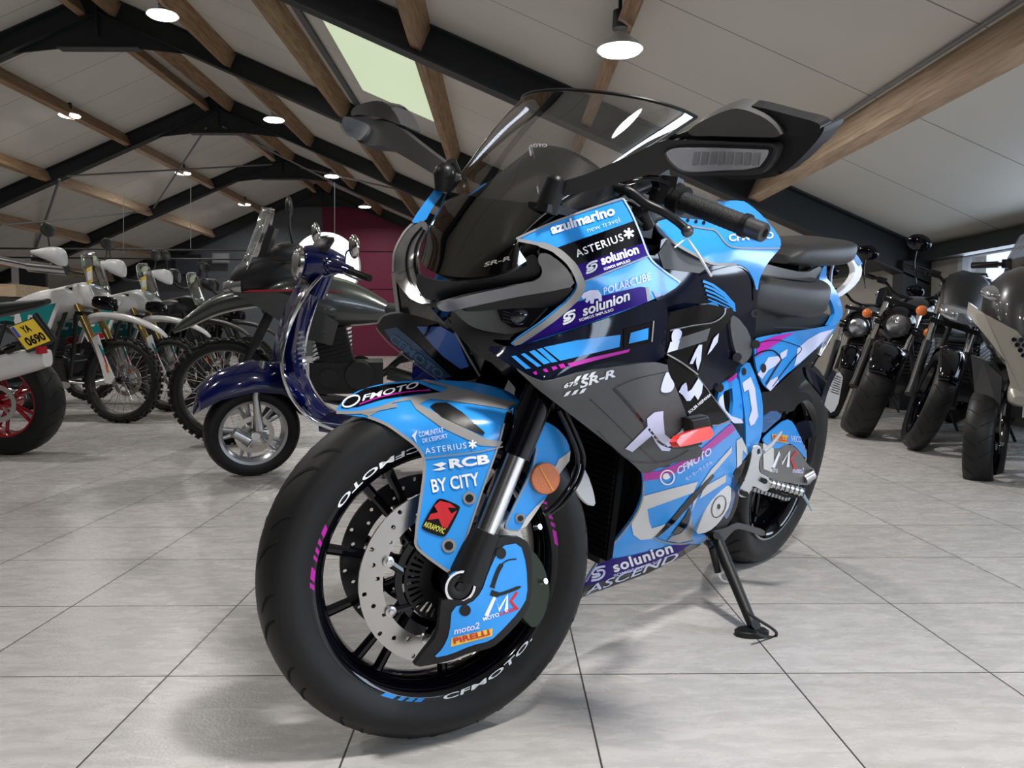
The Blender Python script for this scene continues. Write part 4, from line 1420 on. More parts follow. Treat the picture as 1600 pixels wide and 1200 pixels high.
# ---------------------------------------------------------------- side fairing, left
FA = Surf([(806, 373, 0.098), (860, 347, 0.115), (920, 326, 0.135), (972, 309, 0.155), (1000, 390, 0.185), (1063, 441, 0.205), (905, 440, 0.165), (890, 470, 0.155), (800, 536, 0.098), (850, 503, 0.135), (950, 470, 0.19), (1010, 472, 0.205)])
fa = panel('side_fairing', [(804, 373), (830, 361), (860, 348), (920, 326), (970, 308), (976, 312), (986, 332), (1000, 365), (1013, 399), (1030, 417), (1050, 431), (1065, 441), (1052, 453), (1014, 471), (960, 492), (900, 513), (850, 530), (806, 542), (797, 536), (850, 500), (888, 467), (902, 448), (899, 428), (885, 405), (862, 388), (843, 379), (812, 378)], FA, BLUE, hero, 0.004, 8, label='blue black and purple upper side fairing', mirror=False)
mr = mirror_y(fa)
mr['label'] = 'far side upper fairing'
decal('black_band', [(868, 388), (991, 345), (1007, 379), (898, 416)], FA, BLK, fa)
decal('purple_band', [(898, 416), (1007, 379), (1013, 391), (1012, 398), (914, 438), (905, 430)], FA, PURP, fa)
decal('purple_band', [(903, 471), (1000, 448), (1007, 449), (1011, 472), (900, 511), (815, 538), (868, 498)], FA, PURP, fa)
strip('trim_line', [(808, 375), (846, 383), (871, 394), (893, 414), (905, 436), (907, 450), (893, 471), (854, 504), (803, 538)], [5, 9, 11, 12, 12, 12, 11, 10, 9], FA, TRIM, fa, 0.0022)
strip('trim_line', [(806, 373), (860, 349), (920, 327), (972, 310)], 3, FA, TRIM, fa)
strip('trim_line', [(973, 310), (986, 333), (1000, 366), (1013, 400), (1030, 418), (1062, 441)], 2.6, FA, mat('pale_blue_edge', (0.45, 0.6, 0.8), 0.3), fa)
strip('trim_line', [(914, 439), (960, 421), (1012, 400)], 1.8, FA, TRIM, fa)
strip('trim_line', [(1010, 449), (1013, 470)], 5, FA, TRIM, fa, 0.0016, False)
decal('deep_blue_patch', [(1018, 454), (1024, 466), (1050, 453), (1035, 462)], FA, mat('royal_blue_film', (0.01, 0.06, 0.45), 0.3, coat=0.5), fa)
text('azulmarino', (862, 367), (961, 336), 16, FA, WHI, fa, bold=0.035)
text('new travel', (918, 364), (968, 347), 8, FA, LAV, fa, bold=-0.012)
text('ASTERIUS', (901, 403), (974, 376), 12, FA, WHI, fa, bold=0.012, space=1.15)
aster(981, 365, 8.5, FA, WHI, fa)
slogo(914, 428, 17, -0.3, FA, WHI, fa)
text('solunion', (940, 415), (998, 396), 15, FA, WHI, fa, bold=0.035)
text('SOMOS IMPULSO', (943, 423), (984, 409), 4.2, FA, WHI, fa, bold=0.02)
multi('emblem', [[(908, 463), (912, 457), (922, 453), (934, 453), (939, 460), (940, 470), (936, 471), (934, 466), (928, 467), (927, 474), (922, 474), (921, 468), (917, 473), (914, 471), (916, 465), (911, 467)]], FA, LAV, fa, label='white polar bear emblem')
text('POLARCUBE', (943, 461), (1018, 436), 11, FA, LAV, fa, bold=0.0, shear=0.25)
slogo(878, 507, 19, -0.35, FA, WHI, fa)
text('solunion', (911, 494), (985, 468), 16, FA, WHI, fa, bold=0.025, shear=0.3)
text('SOMOS IMPULSO', (905, 502), (958, 485), 4.2, FA, WHI, fa, bold=0.02)
# middle glossy flank with the stripes
FL = Surf([(760, 543, 0.072), (800, 545, 0.10), (850, 550, 0.145), (900, 545, 0.178), (960, 520, 0.20), (1014, 473, 0.208), (1043, 475, 0.212), (1040, 560, 0.218), (915, 595, 0.195), (850, 600, 0.165), (880, 640, 0.172), (990, 722, 0.19), (1040, 660, 0.222), (1075, 660, 0.225), (1090, 708, 0.222), (1003, 738, 0.178), (940, 640, 0.2), (975, 566, 0.212)])
fl = panel('side_flank', [(757, 541), (800, 541), (850, 531), (900, 514), (960, 493), (1014, 472), (1040, 468), (1044, 492), (1042, 520), (1037, 566), (975, 570), (912, 580), (852, 598), (830, 590), (790, 566)], FL, NAVY, hero, 0.004, 8, label='gloss black flank with blue and magenta stripes')
mirror_y(fl)
multi('blue_stripes', [[(799, 557), (806, 556), (830, 576), (822, 577)], [(814, 554), (820, 552), (846, 572), (840, 574)], [(827, 550), (835, 547), (860, 567), (850, 570)], [(839, 546), (847, 544), (871, 565), (862, 567)],
      [(849, 543), (900, 532), (969, 523), (967, 542), (930, 551), (875, 564)]], FL, BLUE, fl)
decal('vent_recess', [(974, 514), (1022, 502), (1019, 534), (974, 544)], FL, BLK, fl, 0.001)
decal('vent_blue', [(984, 520), (1012, 512), (1011, 530), (981, 537)], FL, BLUE, fl, 0.002)
strip('vent_edge', [(1020, 501), (1017, 534)], 2, FL, TRIM, fl, 0.0022, False)
multi('magenta_stripes', [[(886, 568), (930, 557), (984, 545), (981, 550), (930, 563), (890, 574)], [(872, 570), (880, 568), (884, 574), (876, 576)], [(861, 574), (868, 572), (871, 576), (864, 579)], [(848, 578), (853, 576), (857, 581), (852, 582)], [(833, 582), (838, 580), (840, 585), (836, 586)]], FL, MAGE, fl)
gp = panel('air_guide', [(800, 572), (835, 592), (852, 597), (912, 579), (975, 569), (1038, 565), (1041, 585), (1053, 607), (1066, 640), (1076, 662), (1080, 690), (1094, 698), (1093, 712), (1060, 718), (1030, 726), (1003, 739), (985, 720), (920, 668), (850, 614)], FL, DGR, hero, 0.006, 9, off=0.006, bevel=0.0015, label='matt dark grey air guide with white marks')
mirror_y(gp)
GO = 0.0078
text('675', (878, 604), (901, 598), 6, FL, WHI, gp, bold=0.03, shear=0.3, off=GO)
text('SR-R', (903, 604), (957, 587), 12, FL, WHI, gp, bold=0.03, shear=0.3, off=GO)
multi('slash_marks', [[(x, y), (x + 7, y - 2), (x + 12, y - 9), (x + 5, y - 7)] for x, y in ((893, 594), (904, 591), (915, 588))] + [[(x, y), (x + 7, y - 2), (x + 12, y - 9), (x + 5, y - 7)] for x, y in ((877, 616), (889, 614), (901, 612))], FL, WHI, gp, GO)
multi('white_mark', [[(973, 697), (1007, 663), (1006, 651), (1017, 642), (1031, 640), (1031, 650), (1034, 675), (1043, 683), (1058, 671), (1070, 650), (1075, 663), (1060, 686), (1046, 693), (1042, 701), (1030, 700), (1020, 688), (1014, 677), (984, 702)]], FL, LAV, gp, GO)
multi('white_mark', [cpoly([(1027, 606), (1036, 580), (1043, 590), (1048, 600), (1043, 610), (1032, 612)])], FL, LAV, gp, GO)
strip('crease', [(955, 605), (975, 626), (1010, 668), (1030, 690), (1058, 696), (1092, 690)], 3.5, FL, NAVY, gp, GO)
strip('crease', [(918, 620), (950, 650), (1000, 700), (1024, 720)], 0.9, FL, BLK, gp, GO)
strip('crease', [(958, 603), (990, 590), (1038, 580)], 0.9, FL, BLK, gp, GO)
strip('crease', [(930, 668), (960, 700), (990, 718), (1040, 716), (1072, 700)], 0.9, FL, BLK, gp, GO)
# backing of the flank behind (dark gloss) with thin stripes
BK = Surf([(1020, 405, 0.150), (1100, 420, 0.165), (1165, 416, 0.150), (1182, 460, 0.145), (1172, 560, 0.14), (1040, 520, 0.185), (1100, 640, 0.17), (1120, 500, 0.165)])
bkp = panel('inner_side_cover', [(1000, 398), (1030, 400), (1034, 368), (1060, 385), (1092, 402), (1120, 412), (1165, 418), (1180, 436), (1184, 470), (1180, 520), (1172, 552), (1148, 578), (1124, 600), (1108, 612), (1060, 600), (1040, 580), (1030, 480), (1016, 440)], BK, NAVY, hero, 0.005, 10, label='dark gloss inner side cover')
mirror_y(bkp)
multi('thin_blue_stripes', [strip_poly([(1097 + 2 * k, 439 + 7 * k), (1112 + 2 * k, 445 + 7 * k), (1130 + 2.5 * k, 458 + 6 * k), (1146 + 0.6 * k, 476 + 2.5 * k)], 4.0 - 0.5 * k) for k in range(5)], BK, BLUE, bkp, 0.002)
decal('satin_patch', [(1042, 374), (1090, 402), (1112, 413), (1092, 427), (1036, 420), (1028, 395)], BK, DGR, bkp)
decal('blue_reflection', [(1092, 478), (1118, 470), (1122, 478), (1106, 490)], BK, BLUE, bkp)  # blue reflection in the gloss cover, painted on as a patch
strip('arch_edge', [(1094, 430), (1120, 422), (1150, 416), (1168, 424), (1176, 440), (1178, 470)], 2.5, BK, BLK, bkp, 0.003)  # gloss black line along the arched rim of the cover
# scoop and lower gloss triangle
F3 = Surf([(1042, 490, 0.208), (1100, 476, 0.20), (1143, 480, 0.175), (1086, 588, 0.205), (1038, 555, 0.215), (1110, 530, 0.195), (1136, 656, 0.20), (1070, 650, 0.222)])
sc = panel('side_scoop', [(1043, 490), (1060, 484), (1100, 474), (1122, 478), (1128, 484), (1142, 480), (1146, 490), (1130, 512), (1112, 536), (1098, 560), (1088, 589), (1062, 570), (1038, 556), (1041, 520)], F3, BLK, hero, 0.005, 8, off=0.002, label='black side scoop with white brush marks')
mirror_y(sc)
decal('grey_floor', [(1058, 528), (1108, 512), (1102, 532), (1056, 547)], F3, DGR, sc, 0.003)
strip('scoop_edge', [(1044, 516), (1080, 508), (1112, 503), (1128, 492), (1131, 482)], 2, F3, ALU, sc, 0.004)
strip('scoop_edge', [(1039, 553), (1062, 566), (1088, 585)], 2.5, F3, TRIM, sc, 0.004)
multi('white_mark', [cpoly([(1046, 524), (1050, 515), (1058, 514), (1062, 520), (1058, 530), (1048, 534)]), [(1044, 534), (1059, 531), (1055, 546), (1039, 551)]], F3, LAV, sc, 0.0045)
multi('white_mark', [[(1074, 568), (1084, 546), (1089, 538), (1094, 538), (1092, 562), (1087, 579), (1084, 566), (1085, 556), (1079, 568)]], F3, LAV, sc, 0.0045)
multi('white_mark', [[(1102, 554), (1112, 528), (1120, 520), (1118, 534), (1108, 548)]], F3, LAV, sc, 0.0045)
tr = panel('lower_flank_corner', [(1038, 556), (1062, 572), (1086, 588), (1110, 620), (1138, 656), (1114, 665), (1078, 655), (1066, 640), (1053, 607), (1041, 582)], F3, BLK, hero, 0.005, 8, off=0.004, label='black corner panel with white script mark')
mirror_y(tr)
multi('white_mark', [[(1056, 612), (1061, 602), (1067, 597), (1069, 603), (1070, 612), (1076, 608), (1087, 590), (1094, 600), (1092, 614), (1086, 625), (1081, 617), (1074, 626), (1068, 626), (1062, 617)]], F3, LAV, tr, 0.006)
text('SOLER HISPANIA', (1073, 646), (1108, 617), 4.5, F3, WHI, tr, bold=0.02, off=0.006)
strip('trim_line', [(1086, 588), (1110, 620), (1137, 655)], 1.6, F3, ALU, tr, 0.006, False)
# ---------------------------------------------------------------- belly fairing
BS = Surf([(1000, 720, 0.168), (1005, 752, 0.158), (1060, 690, 0.205), (1140, 657, 0.200), (1166, 712, 0.175), (1143, 738, 0.180), (1100, 740, 0.190), (1050, 790, 0.170), (1134, 786, 0.165), (1086, 834, 0.145), (988, 810, 0.130), (938, 870, 0.085), (908, 930, 0.030), (960, 880, 0.095), (1000, 850, 0.125), (1060, 860, 0.115), (1100, 846, 0.115), (1010, 894, 0.075)])
belly_out = [(998, 716), (1020, 708), (1060, 690), (1112, 664), (1140, 656), (1156, 680), (1169, 706), (1164, 717), (1144, 738), (1142, 760), (1135, 786), (1117, 816), (1090, 834), (1109, 838), (1096, 850), (1060, 872), (1010, 896), (960, 914), (906, 934), (914, 908), (938, 870), (960, 846), (988, 810), (1002, 780), (1005, 752)]
bl = panel('belly_fairing', belly_out, BS, BLUE, hero, 0.004, 8, label='blue belly fairing with large white marks')
mirror_y(bl)
decal('magenta_stripe', [(1004, 737), (1028, 736), (1080, 714), (1142, 661), (1148, 672), (1086, 721), (1040, 746), (1006, 751)], BS, MAGL, bl)
multi('white_mark', [[(1003, 775), (1040, 765), (1090, 752), (1083, 769), (1011, 795), (1014, 815), (1018, 825), (1040, 818), (1022, 841), (1000, 843), (989, 835), (986, 820), (990, 805), (1001, 790)],
      [(1143, 697), (1142, 707), (1108, 746), (1090, 775), (1080, 799), (1084, 775), (1094, 758), (1110, 734)], [(1134, 741), (1133, 753), (1092, 779), (1100, 760)],
      [(1150, 688), (1158, 683), (1166, 700), (1167, 711), (1160, 703), (1158, 724), (1151, 731)]], BS, PALE, bl)
multi('air_slot', [[(1022, 838), (1052, 806), (1076, 777), (1112, 740), (1115, 744), (1081, 785), (1053, 816), (1028, 838)], [(1048, 835), (1070, 806), (1077, 791), (1079, 802), (1071, 822), (1060, 833)]], BS, BLK, bl, 0.002)
decal('chrome_scoop', [(1048, 837), (1062, 833), (1073, 822), (1079, 806), (1083, 830), (1080, 843), (1060, 847), (1042, 844)], BS, ALU, bl, 0.002)
strip('trim_line', [(1020, 839), (1038, 846), (1062, 849), (1084, 845)], 2.4, BS, TRIM, bl, 0.0025)
decal('purple_band', [(934, 877), (985, 868), (1055, 851), (1078, 850), (1052, 868), (1000, 890), (911, 916), (918, 901)], BS, PURP, bl)
decal('black_band', [(911, 916), (1000, 890), (1052, 868), (1078, 850), (1096, 850), (1060, 872), (1010, 896), (960, 914), (907, 933)], BS, BLK, bl)
strip('trim_line', [(1005, 752), (1003, 780), (989, 810), (961, 846), (939, 870), (915, 908)], 2.6, BS, TRIM, bl, 0.002)
strip('trim_line', [(1112, 665), (1140, 657)], 3, BS, TRIM, bl, 0.002, False)
text('solunion', (960, 894), (1052, 862), 17, BS, WHI, bl, bold=0.03, space=1.1)
text('SOMOS IMPULSO', (959, 901), (1032, 878), 4.5, BS, LAV, bl, bold=0.02)
slogo(922, 907, 21, -0.2, BS, LAV, bl)
text('ASCEND', (914, 929), (1062, 872), 11, BS, LAV, bl, bold=0.01, shear=0.4)
rg2 = circ(1042, 745, 10.5, 11, 24)
strip('emblem_ring', rg2 + [rg2[0]], 2.2, BS, WHI, bl, 0.002)
text('e', (1037, 750), (1047, 746), 10, BS, WHI, bl, bold=0.05)
text('CFMOTO', (1058, 742), (1111, 709), 12, BS, LAV, bl, up=(-0.15, -1), bold=0.03)
text('モーターサイクル', (1072, 751), (1113, 723), 6, BS, LAV, bl)
decal('small_badge', [(1022, 731), (1030, 724), (1050, 721), (1044, 728)], BS, BLK, bl, 0.002)
text('CUDA', (1026, 730), (1044, 724), 4, BS, WHI, bl, off=0.003, shear=0.3)
ECs = Surf([(1084, 830, 0.150), (1138, 752, 0.170), (1136, 786, 0.170), (1100, 800, 0.165)])
ec = panel('engine_cover', [(1083, 832), (1090, 812), (1105, 784), (1118, 768), (1138, 754), (1137, 786), (1120, 814), (1103, 828)], ECs, PALE, hero, 0.012, 8, off=0.008, bevel=0.002, label='pale grey engine side cover')
rg2 = circ(1118, 789, 10, 17, 24, 0.35)
strip('cover_groove', rg2 + [rg2[0]], 1.2, ECs, DST, ec, 0.0095)
decal('cover_bolt', circ(1118, 789, 2.4, 4), ECs, BLK, ec, 0.0095)
# crash bobbin
bob = panel('crash_bobbin', [(1080, 655), (1108, 650), (1114, 668), (1106, 680), (1084, 684)], [(1074, 654, 0.255), (1104, 649, 0.255), (1090, 684, 0.258)], SAT, hero, 0.022, 8, soft=0, bevel=0.004, label='black crash bobbin with red cap')
panel('bobbin_cap', [(1057, 690), (1064, 680), (1082, 673), (1110, 666), (1116, 678), (1110, 686), (1080, 695), (1063, 698)], [(1057, 690, 0.282), (1110, 667, 0.282), (1090, 695, 0.290)], RED, bob, 0.016, 8, soft=0, bevel=0.003, label='red bobbin cap')
# ---------------------------------------------------------------- mirrors
ML = Surf([(868, 298, 0.108), (950, 272, 0.185), (1045, 238, 0.272), (1130, 275, 0.350), (1130, 215, 0.345), (1210, 235, 0.420), (1275, 200, 0.475), (1150, 165, 0.365), (1212, 276, 0.425)])
mb = panel('mirror', [(1046, 215), (1080, 204), (1110, 206), (1160, 208), (1220, 212), (1272, 205), (1281, 200), (1279, 210), (1266, 228), (1240, 256), (1213, 277), (1180, 282), (1150, 283), (1120, 277), (1070, 271), (1050, 262)], ML, SAT, hero, 0.055, 9, off=-0.012, bevel=0.006, label='large black mirror on the near side')
panel('mirror_cap', [(1076, 204), (1090, 192), (1110, 181), (1132, 171), (1152, 165), (1172, 168), (1198, 179), (1216, 193), (1228, 212), (1180, 211), (1120, 209), (1085, 211)], ML, mat('mirror_cap_grey', (0.05, 0.05, 0.05), 0.42, bump=0.1, bscale=900), mb, 0.045, 7, off=0.012, bevel=0.010, label='satin grey top cap')
panel('mirror_edge', [(1165, 165), (1200, 172), (1240, 183), (1274, 192), (1281, 200), (1272, 212), (1230, 214), (1222, 198), (1204, 182)], ML, SAT, mb, 0.03, 8, off=-0.004, bevel=0.004)
arm = panel('mirror_arm', [(866, 284), (905, 276), (950, 258), (1000, 236), (1028, 222), (1045, 217), (1120, 218), (1200, 221), (1216, 223), (1220, 232), (1212, 250), (1200, 266), (1188, 272), (1120, 273), (1082, 274), (1062, 266), (1048, 262), (1000, 276), (940, 293), (885, 305), (868, 306)], ML, MGR, hero, 0.026, 8, off=0.012, bevel=0.004, label='dark mirror arm with turn signal, near side')
panel('lens_surround', [(1040, 236), (1050, 228), (1070, 224), (1208, 226), (1214, 231), (1210, 244), (1196, 264), (1095, 270), (1064, 266), (1048, 250)], ML, SAT, arm, 0.003, 8, off=0.0145)
ln = panel('turn_signal', [(1044, 237), (1052, 231), (1070, 228), (1206, 230), (1209, 233), (1205, 244), (1192, 261), (1095, 267), (1068, 264), (1052, 250)], ML, LED, arm, 0.003, 8, off=0.0165, label='clear turn signal with led segments')
for k in range(8):
    x0 = 1088 + 14 * k
    multi('signal_segment', [[(x0, 236), (x0 + 10, 236), (x0 + 7, 256), (x0 - 3, 257)]], ML, mat('signal_grey', (0.25, 0.25, 0.27), 0.3, metal=0.4), ln, 0.019)
panel('signal_glass', [(1043, 237), (1052, 230), (1070, 227), (1207, 229), (1210, 233), (1206, 245), (1193, 262), (1095, 268), (1067, 265), (1051, 251)], ML, LENSG, ln, 0, 8, off=0.024)
b = MB()
pm = HB.I @ HB.un(866, 300, 0.118)
b.tube([pm + Vector((0, -0.012, -0.03)), pm + Vector((0, 0, 0.02))], [0.021, 0.017], 20).ball(pm + Vector((0, 0, 0.012)), 0.016, 10).box(pm + Vector((-0.02, -0.012, -0.026)), (0.08, 0.04, 0.012))
b.build('mirror_mount', SAT, hero)
MR_ = Surf([(700, 280, -0.120), (625, 205, -0.292), (590, 192, -0.365), (545, 190, -0.425), (585, 157, -0.375)])
mb2 = panel('mirror', [(548, 182), (549, 171), (560, 163), (585, 157), (600, 159), (614, 171), (624, 188), (626, 196), (612, 190), (590, 182), (560, 178)], MR_, mat('mirror_cap_grey', (0.05, 0.05, 0.05), 0.42), hero, 0.05, 5, off=0.0, bevel=0.008, label='small looking black mirror on the far side')
arm2 = panel('mirror_arm', [(541, 183), (555, 182), (578, 185), (605, 190), (618, 194), (650, 220), (690, 250), (706, 262), (700, 284), (684, 276), (640, 250), (607, 231), (590, 228), (573, 228), (560, 222), (548, 205)], MR_, MGR, hero, 0.024, 7, bevel=0.004, label='mirror arm with turn signal, far side')
ln2 = panel('turn_signal', [(538, 188), (543, 183), (560, 188), (580, 197), (577, 210), (567, 221), (553, 218), (543, 208), (538, 198)], MR_, LED, arm2, 0.008, 5, off=0.008, bevel=0.002, label='clear turn signal')
panel('signal_glass', [(537, 187), (543, 182), (560, 187), (581, 197), (578, 211), (567, 222), (552, 219), (542, 209), (537, 198)], MR_, LENSG, ln2, 0, 5, off=0.016)
b = MB()
pm = HB.I @ HB.un(695, 272, -0.125)
b.tube([HB.I @ HB.un(704, 252, -0.125), HB.I @ HB.un(716, 280, -0.125)], 0.010, 16).ball(pm, 0.02, 10).tube([pm, HB.I @ HB.un(692, 300, -0.125)], [0.02, 0.014], 14)
b.build('mirror_mount', SAT, hero)
# ---------------------------------------------------------------- bars, grip, lever
gi, go = HB.I @ HB.un(1066, 314, 0.175), HB.I @ HB.un(1166, 353, 0.305)
d = (go - gi)
b = MB()
n = 26
P = []
R = []
for i in range(n + 1):
    P.append(gi + d * (i / n))
    R.append(0.0172 + (0.0006 if i % 2 else 0))
b.tube(P, R, 24)
gr = b.build('handlebar_grip', mat('grip_rubber', (0.012, 0.012, 0.013), 0.6, bump=0.6, bscale=300), hero)
dn = d.normalized()
MB().tube([gi - dn * 0.012, gi + dn * 0.004], [0.026, 0.026], 24).build('grip_flange', SAT, gr)
MB().tube([gi + d - dn * 0.006, gi + d + dn * 0.003], 0.0205, 24).build('grip_flange', SAT, gr)
be = MB().tube([gi + d, gi + d + dn * 0.034, gi + d + dn * 0.0365], [0.0165, 0.0165, 0.0145], 28).build('bar_end_weight', mat('bar_end_metal', (0.12, 0.12, 0.125), 0.32, metal=0.8), gr)
MB().tube([gi + d + dn * 0.034, gi + d + dn * 0.0372], 0.008, 6).build('bar_end_recess', BLK, be)
b = MB()
b.tube([gi, gi - dn * 0.10], 0.012, 16)
b.box(gi - dn * 0.035 + Vector((0.004, 0, 0.006)), (0.05, 0.045, 0.05), Matrix.Rotation(0.3, 3, 'Z'))
b.box(gi - dn * 0.05 + Vector((0.02, 0, 0.02)), (0.035, 0.035, 0.03), Matrix.Rotation(0.5, 3, 'Y'))
b.tube([gi - dn * 0.018, gi - dn * 0.012], 0.028, 20)
b.build('switch_block', SAT, hero, sharp=30)
lv = ptube('clutch_lever', [(960, 292, 0.125), (985, 300, 0.15), (1010, 318, 0.175), (1035, 330, 0.20), (1058, 346, 0.22), (1072, 358, 0.235)], [0.007, 0.0085, 0.008, 0.0075, 0.007, 0.0075], SAT, hero)
MB().ball(HB.I @ HB.un(1074, 361, 0.238), 0.0105, 12).build('lever_ball', mat('bar_end_metal', (0.12, 0.12, 0.125), 0.32, metal=0.8), lv)
zt = ptube('cable_tie', [(1073, 371, 0.238), (1090, 396, 0.245), (1111, 431, 0.245)], [0.0016, 0.0026, 0.0024], WHI, hero, sm=False)
ptube('cable_tie_end', [(1072, 372, 0.238), (1054, 387, 0.235)], 0.0013, WHI, zt, sm=False)
# levers, bar and grip on the far side
og = gr.copy()
for src in (gr, ):
    mc = mirror_y(src)
    for v in mc.data.vertices:
        v.co += Vector((-0.06, 0, 0.0))
bpy.data.objects.remove(og)
b = MB()
for (x0, y0, x1, y1, r) in ((985, 300, 1010, 290, 0.012), (1002, 330, 1012, 352, 0.014), (975, 330, 1000, 350, 0.006)):
    b.tube([HB.I @ HB.un(x0, y0, 0.13), HB.I @ HB.un(x1, y1, 0.13)], r, 14)
b.build('bar_clamp', SAT, hero)
for pts in ([(940, 300, 0.08), (975, 286, 0.12), (1020, 280, 0.15), (1045, 288, 0.17)], [(950, 320, 0.06), (985, 318, 0.1), (1010, 340, 0.14)], [(960, 310, 0.05), (1000, 292, 0.1), (1030, 296, 0.15)]):
    ptube('control_cable', pts, 0.0035, BLK, hero)
MB().box(HB.I @ HB.un(1003, 348, 0.12), (0.05, 0.02, 0.05)).build('fork_clamp', DST, hero, smooth=False)
# ---------------------------------------------------------------- tank
def seat_loft(secs, n=28, pw=4.2):
    S = catmull([(q[0], q[1], 0) for q in secs], 5)
    W2_ = catmull([(q[2], q[3], 0) for q in secs], 5)
    rings = []
    for a, w2 in zip(S, W2_):
        r = []
        for i in range(n):
            t = 2 * PI * i / n
            c, s_ = math.cos(t), math.sin(t)
            r.append((a.x, w2.x * math.copysign(abs(c) ** (2 / pw), c), a.y + w2.y * math.copysign(abs(s_) ** (2 / pw), s_)))
        rings.append(r)
    return MB().loft(rings)
TS = Surf([(1026, 348, 0.100), (1066, 334, 0.075), (1112, 315, 0.03), (1160, 314, 0.045), (1190, 336, 0.085), (1219, 375, 0.125), (1198, 410, 0.145), (1182, 452, 0.150), (1112, 410, 0.165), (1040, 370, 0.135), (1150, 375, 0.15), (1090, 365, 0.140), (1066, 345, 0.1)])
tk = panel('tank_cover', [(1024, 347), (1045, 341), (1066, 333), (1090, 322), (1112, 314), (1160, 313), (1172, 320), (1192, 337), (1219, 370), (1221, 386), (1199, 411), (1187, 434), (1183, 458), (1177, 434), (1166, 418), (1150, 412), (1112, 411), (1090, 400), (1060, 384), (1040, 371), (1029, 360)], TS, BLUE, hero, 0.004, 8, label='blue fuel tank cover')
mirror_y(tk)
strip('trim_line', [(1062, 352), (1100, 358), (1118, 362), (1138, 384), (1170, 388), (1218, 388)], 2, TS, TRIM, tk)
strip('trim_line', [(1026, 350), (1030, 361), (1042, 373), (1062, 386), (1092, 402), (1114, 412), (1150, 413)], 4, TS, TRIM, tk)
text('CFMOTO', (1138, 378), (1208, 373), 11, TS, LAV, tk, bold=0.03)
multi('rivet', [circ(1074, 345, 2.6), circ(1087, 347, 2.6), circ(1099, 349, 2.6)], TS, BLK, tk, 0.002)
tc_ = seat_loft([(1.00, 0.945, 0.05, 0.03), (0.94, 0.975, 0.085, 0.045), (0.84, 0.992, 0.10, 0.052), (0.74, 0.990, 0.095, 0.045), (0.66, 0.980, 0.07, 0.035)], 28, 2.3).build('tank_top', mat('tank_top_grey', (0.06, 0.062, 0.065), 0.25, spec=0.5), hero)
tc_['label'] = 'dark grey tank top'
b = MB()
b.box((0.80, 0, 0.93), (0.30, 0.17, 0.13), tap=0.8).box((0.60, 0, 0.87), (0.20, 0.16, 0.12), tap=0.85)
b.build('fuel_tank', SAT, hero, smooth=False)
# ---------------------------------------------------------------- seats and tail
st = seat_loft([(0.60, 0.835, 0.05, 0.025), (0.54, 0.838, 0.085, 0.040), (0.45, 0.836, 0.12, 0.048), (0.30, 0.834, 0.148, 0.052), (0.19, 0.838, 0.150, 0.054), (0.13, 0.845, 0.135, 0.050), (0.105, 0.85, 0.10, 0.030)]).build('rider_seat', SEATM, hero)
st['label'] = 'black rider seat'
MB().tube(catmull([(0.52, 0.070, 0.874), (0.40, 0.105, 0.880), (0.26, 0.122, 0.883), (0.17, 0.105, 0.889), (0.14, 0.05, 0.893), (0.135, 0, 0.894), (0.14, -0.05, 0.893), (0.17, -0.105, 0.889), (0.26, -0.122, 0.883), (0.40, -0.105, 0.880), (0.52, -0.070, 0.874)], 5), 0.0016, 6).build('seam', BLK, st)
ps = seat_loft([(0.265, 0.930, 0.06, 0.012), (0.23, 0.945, 0.09, 0.028), (0.12, 0.958, 0.105, 0.034), (-0.02, 0.972, 0.105, 0.036), (-0.12, 0.984, 0.092, 0.034), (-0.19, 0.992, 0.070, 0.024), (-0.215, 0.995, 0.05, 0.010)]).build('pillion_seat', SEATM, hero)
ps['label'] = 'black raised pillion seat'
pp = panel('seat_hump', [(1200, 412), (1228, 420), (1264, 428), (1290, 414), (1284, 436), (1262, 446), (1200, 438), (1186, 430)], [(1200, 412, 0.075), (1264, 428, 0.09), (1200, 438, 0.08), (1284, 436, 0.07)], mat('hump_grey', (0.12, 0.12, 0.12), 0.4), hero, 0.01, 8, off=-0.008)
mirror_y(pp)
MB().box((0.06, 0, 0.905), (0.20, 0.09, 0.06)).build('seat_base', SAT, hero, smooth=False)
T1 = Surf([(1180, 530, 0.135), (1240, 519, 0.125), (1305, 508, 0.075), (1202, 608, 0.130), (1250, 568, 0.118), (1298, 520, 0.08)])
tl = panel('tail_panel', [(1178, 530), (1205, 524), (1240, 518), (1280, 512), (1310, 506), (1303, 518), (1296, 527), (1275, 545), (1250, 568), (1225, 588), (1203, 612), (1190, 598), (1180, 570)], T1, BLUE, hero, 0.004, 8, label='blue tail side panel with magenta and pale patches')
mirror_y(tl)
decal('magenta_patch', [(1181, 537), (1210, 525), (1242, 519), (1222, 530), (1205, 542), (1182, 557)], T1, MAGE, tl)
multi('pale_patch', [[(1245, 545), (1262, 530), (1280, 520), (1302, 514), (1292, 527), (1270, 548), (1250, 566), (1240, 572), (1244, 558)], [(1183, 585), (1200, 558), (1216, 556), (1220, 562), (1210, 572), (1200, 578), (1190, 592)], [(1203, 594), (1214, 588), (1216, 596), (1203, 611), (1196, 604)], [(1218, 552), (1230, 545), (1228, 556), (1220, 562)]], T1, LAV, tl)
strip('panel_gap', [(1182, 536), (1212, 531), (1245, 540), (1251, 547), (1236, 564), (1206, 604)], 1.2, T1, BLK, tl)
strip('panel_gap', [(1178, 556), (1190, 549), (1208, 548), (1219, 560), (1216, 568), (1196, 600)], 2.2, T1, BLK, tl)
decal('bolt_hole', circ(1192, 575, 4.2, 7), T1, SAT, tl, 0.002)
T2 = Surf([(1285, 418, 0.06), (1290, 440, 0.075), (1317, 490, 0.075), (1303, 510, 0.08)])
